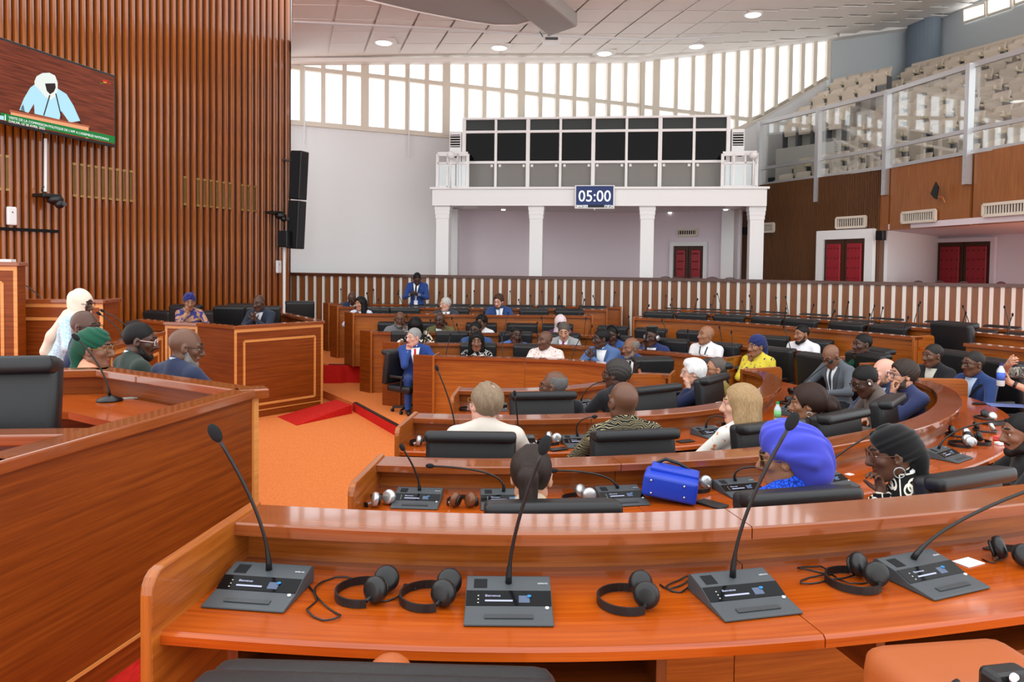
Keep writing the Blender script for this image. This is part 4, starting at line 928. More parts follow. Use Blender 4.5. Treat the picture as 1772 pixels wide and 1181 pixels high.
tvpoly([(80, 878), (692, 1002), (692, 1108), (668, 1103), (668, 1030), (112, 915), (112, 998), (80, 992)], LTF, 'picture_lectern', 20); tvpoly([(70, 862), (698, 990), (698, 1003), (70, 880)], LTP, 'picture_lectern_edge', 24)
tvpoly([(0, 885), (904, 1075), (904, 1131), (0, 962)], GRN, 'green_banner', 28)
tvpoly([(-12, 908), (24, 913), (24, 945), (-12, 938)], BL, 'banner_icon', 32); tvpoly([(31, 902), (38, 903), (38, 958), (31, 957)], WHT, 'banner_bar', 32)
tvpoly([(800, 628), (838, 634), (838, 648), (800, 642)], SE('red', srgb(205, 40, 40)), 'corner_logo_red', 32); tvpoly([(806, 644), (832, 648), (832, 655), (806, 651)], SE('yellow', srgb(220, 190, 40)), 'corner_logo_yellow', 34); tvpoly([(780, 650), (800, 654), (800, 660), (780, 656)], GRN, 'corner_logo_green', 34); tvpoly([(838, 652), (866, 657), (866, 663), (838, 658)], SE('red', srgb(205, 40, 40)), 'corner_logo_red', 34)
for px_ in ((385, 750, 338, 908), (432, 735, 480, 935)):
    a, c = tvp(px_[0] / 4.542, px_[1] / 4.542), tvp(px_[2] / 4.542, px_[3] / 4.542); B().tube([(a[0], -.016, a[1]), (c[0], -.016, c[1])], .009, 5).build('picture_microphone', FCE, tv)
def tvtext(txt, x0, y0, x1, y1, h):
    a = tvp(x0 / 4.542, y0 / 4.542); c = tvp(x1 / 4.542, y1 / 4.542)
    o = text_mesh(txt, h, WHT, 'lettering', tv); w = max(v.co.x for v in o.data.vertices); o.data.transform(Matrix.Diagonal(((c[0] - a[0]) / w, 1, 1, 1)))
    o.matrix_local = Matrix.Translation((a[0], -.02, a[1])) @ Matrix.Rotation(PI / 2, 4, 'X')
tvtext("VISITE DE LA COMMISSION POLITIQUE DE L'APF A L'ASSEMBLEE NATIONALE", 60, 932, 848, 1090, .056)
tvtext("DAKAR, LE 28 AVRIL 2025", 60, 961, 345, 1015, .056)
# =================================================================== WALL EQUIPMENT
def on_wall(px, py, off): return on_slat(px, py, off)
RZS = math.atan2(sd[1], sd[0])
for px, py, s, lab in ((88, 344, 1.0, 'black dome camera on the slat wall below the screen'), (481, 372, 1.0, 'black dome camera near the right end of the slat wall')):
    p = on_wall(px, py, .37); t = thing('dome_camera', lab, 'camera', tuple(p), RZS)
    B().box((0, .1, .05), (.32, .3, .06)).build('bracket', BLACKP, t, bevel=.01); B().lathe([(.1, .04), (.13, 0), (.12, -.06), (.05, -.1)], 16, (.06, -.02, 0)).build('camera_head', BLACKP, t, smooth=True)
    B().ball((.08, -.1, -.09), .075, 12, 8).build('camera_ball', BLACKP, t, smooth=True); B().lathe([(.035, 0), (.035, .04)], 12, (.09, -.19, -.09), Matrix.Rotation(PI / 2, 3, 'X')).build('lens', GREYP, t)
    B().tube([(-.05, .1, .08), (-.09, .1, .14), (-.04, .12, .2)], .012, 6).build('cable', BLACKP, t)
a, c = on_wall(79, 240, .12), on_wall(78.5, 332, .12); tag(B().tube([a, c], .025, 6).build('cable_conduit', WHITE2), 'thin white cable conduit running from the screen to the dome camera', 'conduit')
for px, py, lab in ((20, 374, 'white wireless access point box at the left of the slat wall'), (482, 462, 'white wireless access point box low at the slat wall end')):
    p = on_wall(px, py, .13); t = thing('access_point', lab, 'access point', tuple(p), RZS); B().box((0, 0, 0), (.15, .06, .3)).build('housing', WHITE2, t, bevel=.02); B().box((0, -.032, .06), (.02, .006, .02)).build('indicator', DGREY, t)
Ys = 17.6; p = uy(517, 347, Ys); t = thing('line_array_speaker', 'tall narrow black loudspeaker column hanging beside the slat wall', 'speaker', (p[0], p[1], p[2]), -.35)
M_ = Matrix.Rotation(.055, 3, 'Y')
B().box((0, 0, .58), (.3, .3, 1.12), M=M_).build('upper_cabinet', BLACKP, t, bevel=.02); B().box((-.065, 0, -.57), (.3, .3, 1.12), M=M_).build('lower_cabinet', BLACKP, t, bevel=.02)
for z, x in ((.58, 0), (-.57, -.065)): B().box((x, -.155, z), (.25, .01, 1.05), M=M_).build('speaker_cloth', BLACKM, t)
w_ = Matrix.Rotation(.35, 3, 'Z') @ Vector((SL_E[0] - .1 - p[0], SL_E[1] - .25 - p[1], 1.0)); B().tube([(0, 0, .9), w_], .025, 6).build('bracket', DGREY, t)
p = uy(494, 414, 17.43); t = thing('box_speaker', 'small black box speaker on a white pole at the slat wall end', 'speaker', tuple(p), -.3); B().box((0, 0, 0), (.26, .28, .38)).build('cabinet', BLACKP, t, bevel=.03); B().box((0, -.145, 0), (.22, .01, .33)).build('speaker_cloth', BLACKM, t)
a = uy(492, 402, 17.6); tag(B().tube([a, (a[0], a[1], 0)], .035, 8).build('white_pole', WHITE2), 'thin white pole standing at the end of the slat wall', 'pole')
# =================================================================== CLOCK DISPLAY on the balcony front
cx, cz = uy(1029, 341, 17.55), 0
rzc = math.atan2(DF[1], DF[0]); ck = thing('countdown_display', 'white framed screen with 05:00 countdown on the balcony front', 'screen', (cx[0], cx[1], cx[2]), rzc)
CW, CHh = .92, .545
B().box((0, .03, 0), (CW, .06, CHh)).build('frame', WHITE2, ck, bevel=.006)
B().box((0, -.003, .03), (CW - .06, .006, CHh - .1)).build('display', emit('navy display', srgb(20, 40, 92), .6), ck); B().box((0, -.003, -.215), (CW - .06, .006, .065)).build('lower_strip', emit('black display', srgb(4, 4, 5), .5), ck)
WE = emit('display digits', (1, 1, 1, 1), 1.0)
o = text_mesh('05:00', .37, WE, 'digits', ck, None, 'CENTER', .001, .93); o.matrix_local = Matrix.Translation((0, -.008, -.105)) @ Matrix.Rotation(PI / 2, 4, 'X')
o = text_mesh('28/04/2025', .075, WE, 'date_lettering', ck, None, 'LEFT', .001, .8); o.matrix_local = Matrix.Translation((-.425, -.008, -.24)) @ Matrix.Rotation(PI / 2, 4, 'X')
o = text_mesh('17:07:24', .075, WE, 'time_lettering', ck, None, 'RIGHT', .001, .8); o.matrix_local = Matrix.Translation((.425, -.008, -.24)) @ Matrix.Rotation(PI / 2, 4, 'X')
B().tube([(0, .03, -.27), (0, .03, -.3)], .02, 6).build('foot', WHITE2, ck)
# red banquet chairs behind the balustrade
for i, px in enumerate((1155, 1176, 1208, 1237, 1268, 1420, 1522, 1567, 1603, 1640, 1682, 1748)):
    Y = np.interp(px, [1150, 1300, 1520, 1772], [18.3, 17.5, 16.2, 15.4]) + .6 * (i % 2); p = at_px(px, Y)
    if i == 0:
        t0 = thing('banquet_chair', 'x', 'chair')
        bk = []; b = B(); b.extr([(-.2, 0), (.2, 0), (.22, .25)] + [(.22 * math.cos(a), .25 + .2 * math.sin(a)) for a in np.linspace(.2, PI - .2, 9)] + [(-.22, .25)], (0, -.2, .78), (1, 0, 0), (0, 0, 1), (0, 1, 0), .05); b.build('backrest', REDC, t0, bevel=.01)
        B().tube([(-.24, -.18, 0), (-.24, -.18, 1.03)] + [(.24 * math.cos(a), -.18, 1.03 + .22 * math.sin(a)) for a in np.linspace(PI - .1, .1, 9)] + [(.24, -.18, 1.03), (.24, -.18, 0)], .014, 8).build('frame', DGREY, t0, smooth=True)
        B().box((0, .05, .45), (.44, .46, .08)).build('seat', REDC, t0, bevel=.02)
        for s in (-1, 1): B().tube([(s * .2, .26, .42), (s * .22, .28, 0)], .013, 6).build('leg', DGREY, t0)
        c = t0
    else: c = clone(t0, (0, 0, 0))
    c.location = (p[0], p[1], BACKZ); c.rotation_euler = (0, 0, PI + .35 * (px > 1500)); c.scale = (1, 1, 1.0)
    tag(c, 'red banquet chair peeking over the balustrade, %s from the left' % ordinal(i), None, 'red chairs behind the balustrade')
# =================================================================== PEOPLE: bodies grown from one smooth distance field each
def rotm(ax, a): return np.array(Matrix.Rotation(a, 3, ax))
class Fld:
    def __init__(s): s.p = []
    def c(s, a, b, ra, rb, k=.02, t=0, rip=None): s.p.append(('c', np.array(a, float), np.array(b, float), ra, rb, k, t, rip)); return s
    def e(s, c, r, R=None, k=.02, t=0, rip=None): s.p.append(('e', np.array(c, float), np.array(r, float), np.eye(3) if R is None else R, k, t, rip)); return s
    def sub(s, c, r, R=None, k=.01): s.p.append(('-', np.array(c, float), np.array(r, float), np.eye(3) if R is None else R, k, -1, None)); return s
    def cut(s, p, n, k=.004): n = np.array(n, float); s.p.append(('|', np.array(p, float), n / np.linalg.norm(n), 0, k, -1, None)); return s
    def mov(s, M, o, sc=1.0):
        """rigid move of every primitive: x -> M @ (x*sc) + o"""
        f = Fld(); M = np.array(M); o = np.array(o)
        for q in s.p:
            if q[0] == 'c': f.p.append(('c', M @ (q[1] * sc) + o, M @ (q[2] * sc) + o, q[3] * sc, q[4] * sc, q[5] * sc, q[6], q[7]))
            elif q[0] == '|': f.p.append(('|', M @ (q[1] * sc) + o, M @ q[2], 0, q[4] * sc, -1, None))
            else: f.p.append((q[0], M @ (q[1] * sc) + o, q[2] * sc, M @ q[3], q[4] * sc, q[5], q[6]))
        return f
    def __add__(s, o): f = Fld(); f.p = s.p + o.p; return f
def _dist(q, X):
    if q[0] == 'c':
        a, b = q[1], q[2]; ab = b - a; t = np.clip((X - a) @ ab / max(ab @ ab, 1e-9), 0, 1); d = np.linalg.norm(X - a - t[..., None] * ab, axis=-1) - (q[3] + (q[4] - q[3]) * t)
        rip = q[7]
    else:
        Y = (X - q[1]) @ q[3]; r = q[2]; k0 = np.linalg.norm(Y / r, axis=-1); k1 = np.linalg.norm(Y / (r * r), axis=-1); d = k0 * (k0 - 1) / np.maximum(k1, 1e-6); rip = q[6]
    if rip is not None:
        w, amp = rip; Y = X - (q[1] if q[0] != 'c' else q[1]); ph = Y @ np.array(w[:3]); d = d + amp * np.sin(ph + 1.3 * np.sin(ph * .37 + Y[..., 0] * 9))
    return d
def _bound(q):
    if q[0] == 'c': r = max(q[3], q[4]); return np.minimum(q[1], q[2]) - r, np.maximum(q[1], q[2]) + r
    R = np.abs(q[3]) @ q[2]; return q[1] - R, q[1] + R
def feval(fl, X):
    f = np.full(X.shape[:-1], 1.0)
    for q in fl.p:
        if q[0] == '-': f = np.maximum(f, -_dist(('e',) + q[1:], X))
        elif q[0] == '|': f = np.maximum(f, (X - q[1]) @ q[2])
        else:
            d = _dist(q, X); k = q[5] if q[0] == 'c' else q[4]; h = np.clip(.5 + .5 * (f - d) / k, 0, 1); f = f * (1 - h) + d * h - k * h * (1 - h)
    return f
def mesh_field(fl, h):
    pos = [q for q in fl.p if q[0] in 'ce']; lo = np.min([_bound(q)[0] for q in pos], axis=0) - 2.5 * h; hi = np.max([_bound(q)[1] for q in pos], axis=0) + 2.5 * h
    n = np.ceil((hi - lo) / h).astype(int) + 1; ax = [lo[i] + h * np.arange(n[i]) for i in range(3)]; f = np.full(n, 1.0, np.float32)
    for q in fl.p:
        if q[0] == '|':
            G = (ax[0][:, None, None] - q[1][0]) * q[2][0] + (ax[1][None, :, None] - q[1][1]) * q[2][1] + (ax[2][None, None, :] - q[1][2]) * q[2][2]; f = np.maximum(f, G); continue
        k = q[5] if q[0] == 'c' else q[4]; b0, b1 = _bound(q) ; m = k + 3 * h
        i0 = np.maximum(((b0 - m - lo) / h).astype(int), 0); i1 = np.minimum(((b1 + m - lo) / h).astype(int) + 2, n)
        if np.any(i1 <= i0): continue
        sl = tuple(slice(a, b) for a, b in zip(i0, i1))
        X = np.stack(np.meshgrid(ax[0][sl[0]], ax[1][sl[1]], ax[2][sl[2]], indexing='ij'), -1); g = f[sl]
        if q[0] == '-': f[sl] = np.maximum(g, -_dist(('e',) + q[1:], X)); continue
        d = _dist(q, X); hh = np.clip(.5 + .5 * (g - d) / k, 0, 1); f[sl] = g * (1 - hh) + d * hh - k * hh * (1 - hh)
    s = f < 0; c = s[:-1, :-1, :-1].astype(np.int8)
    for dx, dy, dz in ((1, 0, 0), (0, 1, 0), (0, 0, 1), (1, 1, 0), (1, 0, 1), (0, 1, 1), (1, 1, 1)): c = c + s[dx:n[0] - 1 + dx, dy:n[1] - 1 + dy, dz:n[2] - 1 + dz]
    mk = (c > 0) & (c < 8); I = np.argwhere(mk); idx = np.full(mk.shape, -1); idx[mk] = np.arange(len(I)); acc = np.zeros((len(I), 3)); cnt = np.zeros(len(I))
    for a in range(3):
        e = np.eye(3, dtype=int)[a]; o = [k for k in range(3) if k != a]
        for u in (0, 1):
            for v in (0, 1):
                b = np.zeros(3, int); b[o[0]] = u; b[o[1]] = v; p = I + b; q_ = p + e; f0 = f[p[:, 0], p[:, 1], p[:, 2]]; f1 = f[q_[:, 0], q_[:, 1], q_[:, 2]]; w = (f0 < 0) != (f1 < 0)
                t = np.where(w, f0 / np.where(w, f0 - f1, 1), 0); P = p + e * t[:, None]; acc += np.where(w[:, None], P, 0); cnt += w
    V = lo + h * acc / np.maximum(cnt, 1)[:, None]; Q = []
    for a in range(3):
        o = [(a + 1) % 3, (a + 2) % 3]; e = np.eye(3, dtype=int); sh = [slice(None)] * 3; sh2 = [slice(None)] * 3; sh[a] = slice(0, -1); sh2[a] = slice(1, None)
        d = s[tuple(sh)] != s[tuple(sh2)]; E_ = np.argwhere(d); ok = np.ones(len(E_), bool)
        for k in o: ok &= (E_[:, k] > 0) & (E_[:, k] < n[k] - 1)
        E_ = E_[ok]; sg = s[E_[:, 0], E_[:, 1], E_[:, 2]]
        A = E_ - e[o[0]] - e[o[1]]; B_ = E_ - e[o[1]]; C_ = E_; D_ = E_ - e[o[0]]
        q4 = np.stack([idx[tuple(x.T)] for x in (A, B_, C_, D_)], 1); q4[~sg] = q4[~sg][:, ::-1]; Q.append(q4)
    return V, np.concatenate(Q)
def tags_at(fl, X):
    pos = [q for q in fl.p if q[0] in 'ce']; D = np.stack([_dist(q, X) for q in pos], -1); t = np.array([q[6] if q[0] == 'c' else q[5] for q in pos]); return t[np.argmin(D, -1)]
def sdf_data(name, parts, mats):
    """parts: list of (field, h, xform) meshed separately and joined into one mesh"""
    Vs, Qs, Ts, o = [], [], [], 0
    for fl, h in parts:
        V, Q = mesh_field(fl, h)
        if len(Q) == 0: continue
        T = tags_at(fl, V[Q].mean(1)); Vs.append(V); Qs.append(Q + o); Ts.append(T); o += len(V)
    V = np.concatenate(Vs); Q = np.concatenate(Qs); T = np.concatenate(Ts)
    me = bpy.data.meshes.new(name); me.vertices.add(len(V)); me.vertices.foreach_set('co', V.astype(np.float32).ravel()); me.loops.add(4 * len(Q)); me.polygons.add(len(Q))
    me.loops.foreach_set('vertex_index', Q.ravel().astype(np.int32)); me.polygons.foreach_set('loop_start', (4 * np.arange(len(Q))).astype(np.int32)); me.polygons.foreach_set('loop_total', np.full(len(Q), 4, np.int32))
    for m in mats: me.materials.append(m)
    me.polygons.foreach_set('material_index', T.astype(np.int32)); me.polygons.foreach_set('use_smooth', np.ones(len(Q), bool)); me.update(calc_edges=True); me.validate(); return me
# ------------------------------------------------------------------ fabrics
def fab(rgb, rough=.85): 
    nm = 'fabric %d %d %d' % rgb; return pmat(nm, srgb(*rgb), rough, .2, sheen=.15)
def skinm(rgb): return pmat('skin %d %d %d' % rgb, srgb(*rgb), .42, .45)
def hairm(rgb):
    nm = 'hair %d %d %d' % rgb
    if nm in MATS: return MATS[nm]
    m, nt, b = newmat(nm); tc = nt.nodes.new('ShaderNodeTexCoord'); mp = nt.nodes.new('ShaderNodeMapping'); mp.inputs['Scale'].default_value = (160, 160, 14); n = nt.nodes.new('ShaderNodeTexNoise'); n.inputs['Scale'].default_value = 1.0; n.inputs['Detail'].default_value = 3
    nt.links.new(tc.outputs['Object'], mp.inputs['Vector']); nt.links.new(mp.outputs['Vector'], n.inputs['Vector']); c = srgb(*rgb)
    r = ramp(nt, [(.3, tuple(x * .7 for x in c[:3]) + (1,)), (.7, tuple(min(1, x * 1.22) for x in c[:3]) + (1,))]); nt.links.new(n.outputs['Fac'], r.inputs['Fac']); nt.links.new(r.outputs['Color'], b.inputs['Base Color']); b.inputs['Roughness'].default_value = .55; b.inputs['Specular IOR Level'].default_value = .25
    bp = nt.nodes.new('ShaderNodeBump'); bp.inputs['Strength'].default_value = .5; bp.inputs['Distance'].default_value = .003; nt.links.new(n.outputs['Fac'], bp.inputs['Height']); nt.links.new(bp.outputs['Normal'], b.inputs['Normal']); return m
def patt(name, kind, c1, c2, c3=None, scale=18.0):
    """printed cloth: procedural pattern in object space"""
    m, nt, b = newmat(name); tc = nt.nodes.new('ShaderNodeTexCoord'); b.inputs['Roughness'].default_value = .85; b.inputs['Specular IOR Level'].default_value = .2
    if kind == 'floral':
        v = nt.nodes.new('ShaderNodeTexVoronoi'); v.inputs['Scale'].default_value = scale; nt.links.new(tc.outputs['Object'], v.inputs['Vector']); n = nt.nodes.new('ShaderNodeTexNoise'); n.inputs['Scale'].default_value = scale * 1.4; nt.links.new(tc.outputs['Object'], n.inputs['Vector'])
        r = ramp(nt, [(0, c2), (.3, c2), (.36, c1), (1, c1)]); nt.links.new(v.outputs['Distance'], r.inputs['Fac']); r2 = ramp(nt, [(.46, (0, 0, 0, 1)), (.52, (1, 1, 1, 1))]); nt.links.new(n.outputs['Fac'], r2.inputs['Fac'])
        r3 = ramp(nt, [(0, c1), (.56, c1), (.6, c3 or c2), (.66, c3 or c2), (.7, c1)]); nt.links.new(n.outputs['Fac'], r3.inputs['Fac'])
        mx = nt.nodes.new('ShaderNodeMix'); mx.data_type = 'RGBA'; nt.links.new(r2.outputs['Color'], mx.inputs['Factor']); nt.links.new(r3.outputs['Color'], mx.inputs['A']); nt.links.new(r.outputs['Color'], mx.inputs['B']); nt.links.new(mx.outputs['Result'], b.inputs['Base Color'])
    elif kind == 'swirl':
        v = nt.nodes.new('ShaderNodeTexVoronoi'); v.inputs['Scale'].default_value = scale; v.inputs['Randomness'].default_value = .6; nt.links.new(tc.outputs['Object'], v.inputs['Vector'])
        w = nt.nodes.new('ShaderNodeTexWave'); w.wave_type = 'RINGS'; w.inputs['Scale'].default_value = scale * 1.6; w.inputs['Distortion'].default_value = 9; w.inputs['Detail'].default_value = 1; nt.links.new(tc.outputs['Object'], w.inputs['Vector'])
        ad = nt.nodes.new('ShaderNodeMath'); ad.operation = 'MULTIPLY'; nt.links.new(w.outputs['Fac'], ad.inputs[0]); s2 = nt.nodes.new('ShaderNodeMath'); s2.operation = 'ADD'; s2.inputs[1].default_value = .45; nt.links.new(v.outputs['Distance'], s2.inputs[0]); nt.links.new(s2.outputs[0], ad.inputs[1])
        r = ramp(nt, [(.24, c1), (.29, c2), (.46, c2), (.52, c1)]); nt.links.new(ad.outputs[0], r.inputs['Fac']); nt.links.new(r.outputs['Color'], b.inputs['Base Color'])
    elif kind == 'lace':
        n = nt.nodes.new('ShaderNodeTexVoronoi'); n.feature = 'DISTANCE_TO_EDGE'; n.inputs['Scale'].default_value = scale; nt.links.new(tc.outputs['Object'], n.inputs['Vector']); r = ramp(nt, [(.03, c1), (.12, c2)]); nt.links.new(n.outputs['Distance'], r.inputs['Fac']); nt.links.new(r.outputs['Color'], b.inputs['Base Color'])
        bp = nt.nodes.new('ShaderNodeBump'); bp.inputs['Strength'].default_value = .8; bp.inputs['Distance'].default_value = .004; nt.links.new(n.outputs['Distance'], bp.inputs['Height']); nt.links.new(bp.outputs['Normal'], b.inputs['Normal'])
    elif kind == 'brush':
        n = nt.nodes.new('ShaderNodeTexNoise'); n.inputs['Scale'].default_value = scale; n.inputs['Detail'].default_value = 1; n.inputs['Distortion'].default_value = 1.5; nt.links.new(tc.outputs['Object'], n.inputs['Vector']); r = ramp(nt, [(.44, c1), (.5, c2), (.58, c3 or c2)]); nt.links.new(n.outputs['Fac'], r.inputs['Fac']); nt.links.new(r.outputs['Color'], b.inputs['Base Color'])
    elif kind == 'rings':      # dark cloth with pale square grid and interlocked ring motifs
        mp = nt.nodes.new('ShaderNodeMapping'); mp.inputs['Scale'].default_value = (scale, scale, scale); mp.inputs['Rotation'].default_value = (.15, 0, 0); nt.links.new(tc.outputs['Object'], mp.inputs['Vector'])
        fr = nt.nodes.new('ShaderNodeVectorMath'); fr.operation = 'FRACTION'; nt.links.new(mp.outputs['Vector'], fr.inputs[0]); sp = nt.nodes.new('ShaderNodeSeparateXYZ'); nt.links.new(fr.outputs[0], sp.inputs[0])
        def mth(op, a, bb_, c=None):
            k = nt.nodes.new('ShaderNodeMath'); k.operation = op
            for i, v in enumerate((a, bb_, c)):
                if v is None: continue
                if isinstance(v, (int, float)): k.inputs[i].default_value = v
                else: nt.links.new(v, k.inputs[i])
            return k.outputs[0]
        lines = mth('MAXIMUM', mth('LESS_THAN', sp.outputs['Y'], .07), mth('LESS_THAN', sp.outputs['Z'], .07)); tot = lines
        for cx_, cz_ in ((.43, .6), (.63, .46)):
            dx = mth('SUBTRACT', sp.outputs['Y'], cx_); dz = mth('SUBTRACT', sp.outputs['Z'], cz_); d = mth('SQRT', mth('ADD', mth('MULTIPLY', dx, dx), mth('MULTIPLY', dz, dz)), None); tot = mth('MAXIMUM', tot, mth('LESS_THAN', mth('ABSOLUTE', mth('SUBTRACT', d, .19), None), .045))
        mx = nt.nodes.new('ShaderNodeMix'); mx.data_type = 'RGBA'; mx.inputs['A'].default_value = c1; mx.inputs['B'].default_value = c2; nt.links.new(tot, mx.inputs['Factor']); nt.links.new(mx.outputs['Result'], b.inputs['Base Color'])
    return m
EYEW = pmat('eye white', srgb(196, 188, 178), .3, .4); EYED = pmat('dark iris', srgb(30, 20, 16), .15, .6); WHITEC = fab((236, 238, 240)); BLACKF = fab((22, 22, 25)); SHOE = pmat('black shoe leather', srgb(22, 20, 20), .35)
_eb = B(); _eb.ball((0, 0, 0), .0128, 14, 10)
for f_i, f in enumerate(_eb.f):
    c_ = np.mean([_eb.v[i] for i in f], axis=0)
    if c_[1] > .0088: _eb.mi[f_i] = 1
EYE_ME = _eb.data('eye', [EYEW, EYED]); EYE_ME.polygons.foreach_set('use_smooth', [True] * len(EYE_ME.polygons))
# ------------------------------------------------------------------ head
def head_field(fem=False, age=0, fat=1.0):
    f = Fld(); w = .97 if fem else 1.0
    f.e((0, -.014, .034), (.074 * w, .096, .088), k=.01); f.e((0, .022, -.02), (.064 * w * fat, .074, .088), k=.03); f.c((0, .045, -.075), (0, .064, -.094), .036 * fat * w, .024, k=.03)
    for s in (-1, 1):
        f.c((s * .045 * w * fat, .0, -.062), (s * .018, .058, -.094), .022, .02, k=.03); f.e((s * .042, .062, -.018), (.022, .02, .018), k=.02)
        f.c((s * .012, .092, .03), (s * .046, .078, .032), .010 if not fem else .008, .008, k=.014)
        f.e((s * .079 * w, -.004, -.004), (.010, .021, .032), rotm('Z', s * -.35), k=.008); f.sub((s * .086 * w, .004, -.002), (.005, .010, .016), k=.004)
        f.c((s * .013, .094, -.032), (s * .016, .086, -.033), .009, .008, k=.008)
    for s in (-1, 1): f.sub((s * .032, .1, .010), (.017, .018, .012), k=.008)
    for s in (-1, 1): f.e((s * .032, .0785, .0185), (.0165, .0125, .0065), k=.004); f.e((s * .032, .0775, .0), (.015, .0115, .0045), k=.004)
    f.c((0, .092, .016), (0, .112, -.026), .0085, .0145, k=.014); f.c((0, .107, -.028), (0, .094, -.04), .011, .008, k=.01)
    f.e((0, .087, -.056), (.023, .011, .0075), k=.004, t=2); f.e((0, .086, -.068), (.020, .011, .0075), k=.004, t=2)
    for s in (-1, 1): f.c((s * .014, .0955, .041), (s * .049, .0805, .041), .0045, .0035, k=.003, t=3)
    return f
def hair_field(style):
    """(field, uses) in head coordinates"""
    f = Fld()
    cap = lambda o, rip=None: f.e((0, -.016, .036), (.075 + o, .097 + o, .089 + o), k=.004, rip=rip)
    if style in ('buzz', 'short', 'grey_short', 'receding', 'swept', 'thick', 'curly'):
        o = dict(buzz=.0025, short=.008, grey_short=.007, receding=.005, swept=.02, thick=.018, curly=.016)[style]; cap(o, ((70, 20, 10), .004) if style == 'swept' else (((130, 110, 120), .0025) if style in ('curly', 'thick') else None))
        if style == 'swept': f.e((0, -.06, -.03), (.07, .05, .06), k=.03, rip=((60, 10, 30), .004)); f.c((-.04, .05, .1), (.05, .045, .105), .03, .028, k=.03)
        fy = dict(receding=.035, swept=.075, buzz=.066).get(style, .07); f.cut((0, fy, .06), (0, .9, -.42)); f.cut((0, -.03, -.035), (0, .42, -.9))
        for s in (-1, 1): f.sub((s * .085, .02, -.03), (.03, .03, .042))
    elif style == 'fringe':        # bald crown with hair around the back
        cap(.004); f.cut((0, .02, 0), (0, 1, .25)); f.cut((0, -.03, -.045), (0, .35, -.9)); f.cut((0, -.06, .075), (0, -.1, 1)); 
        for s in (-1, 1): f.sub((s * .085, .02, -.03), (.03, .025, .042))
    elif style == 'crown':         # side/back hair with thin bald crown patch
        cap(.014, ((90, 20, 30), .003)); f.cut((0, .065, .06), (0, .9, -.42)); f.cut((0, -.03, -.055), (0, .35, -.9)); f.sub((.015, -.075, .128), (.034, .042, .02), k=.01)
        for s in (-1, 1): f.sub((s * .088, .02, -.035), (.03, .028, .042))
    elif style in ('long', 'bob', 'braids'):
        cap(.016); L = dict(long=-.30, bob=-.12, braids=-.36)[style]; rp = ((80, 60, 4), .004)
        for s in (-1, 1): f.c((s * .062, .0, .05), (s * .082, .012, L), .036, .042 if style != 'bob' else .05, k=.03, rip=rp); f.c((s * .05, -.05, .02), (s * .07, -.06, L), .045, .05, k=.03, rip=rp)
        f.c((0, -.07, .02), (0, -.07, L), .055, .06, k=.03, rip=rp)
        f.sub((0, .1, -.03), (.056, .07, .095), k=.01); f.sub((0, .12, -.12), (.06, .09, .09)); f.cut((0, .078, .07), (0, .95, -.2))
    elif style == 'pony':
        cap(.011, ((95, 10, 8), .0025)); f.cut((0, .07, .06), (0, .9, -.42)); f.cut((0, -.03, -.05), (0, .42, -.9))
        f.c((0, -.105, .035), (0, -.155, .0), .024, .034, k=.015); f.c((0, -.155, .0), (.01, -.15, -.2), .042, .026, k=.02, rip=((90, 10, 6), .004))
        for s in (-1, 1): f.sub((s * .088, .02, -.03), (.03, .028, .042))
    elif style == 'bun':
        cap(.018, ((70, 20, 10), .003)); f.cut((0, .072, .06), (0, .9, -.38)); f.cut((0, -.03, -.05), (0, .42, -.9)); f.e((.02, -.135, -.015), (.05, .055, .06), k=.02, rip=((90, 60, 30), .005)); f.e((.04, -.16, -.06), (.035, .04, .05), k=.02, rip=((120, 60, 30), .005))
        for s in (-1, 1): f.sub((s * .088, .02, -.03), (.03, .028, .042))
    elif style in ('hijab', 'veil'):
        rp = ((20, 45, 30), .004); f.e((0, -.012, .028), (.092, .112, .115), k=.02, rip=rp); f.c((0, .0, -.06), (0, -.01, -.2), .09, .14, k=.04, rip=rp); f.c((0, .05, -.12), (0, .08, -.26), .06, .09, k=.04, rip=rp)
        f.sub((0, .125, -.015), (.058, .085, .082), k=.012)
    elif style in ('wrap', 'wrap_knot', 'scarf'):
        rp = ((20, 80, 130), .0032); f.e((0, -.022, .05), (.088, .112, .095), rotm('X', .25), k=.02, rip=rp)
        if style == 'wrap_knot': f.e((0, .05, .115), (.05, .035, .035), k=.02, rip=((60, 30, 40), .006)); f.c((-.02, .04, .13), (-.045, .03, .165), .02, .01, k=.01)
        else: f.e((0, -.1, -.01), (.05, .05, .06), k=.03, rip=rp); f.c((0, -.11, -.03), (0, -.1, -.15), .035, .045, k=.03, rip=rp)
        f.cut((0, .074, .045), (0, .9, -.43), k=.01); f.cut((0, 0, -.055), (0, .5, -.9), k=.01) if style == 'wrap_knot' else f.sub((0, .12, -.05), (.085, .1, .085), k=.01)
    elif style == 'turban':
        rp = ((34, 95, 60), .0055); f.e((0, -.05, .06), (.108, .145, .112), rotm('X', .35), k=.03, rip=rp); f.e((0, -.12, -.02), (.09, .09, .1), k=.05, rip=((60, 90, 30), .006)); f.e((0, .0, .13), (.06, .08, .035), k=.04, rip=((90, 50, 20), .005)); f.c((.05, -.09, .1), (-.04, -.15, -.07), .035, .04, k=.03)
        f.c((-.085, .02, .05), (-.08, -.12, .0), .025, .03, k=.02); f.c((.085, .02, .05), (.08, -.12, .0), .025, .03, k=.02); f.c((0, -.12, -.08), (.03, -.1, -.18), .05, .06, k=.04, rip=rp)
        f.sub((0, .135, -.03), (.085, .085, .095), k=.012)
    elif style == 'kufi':
        f.c((0, -.012, .075), (0, -.014, .135), .079, .076, k=.006); f.cut((0, 0, .142), (0, 0, 1), k=.012); f.cut((0, 0, .05), (0, .1, -1), k=.004)
    return f
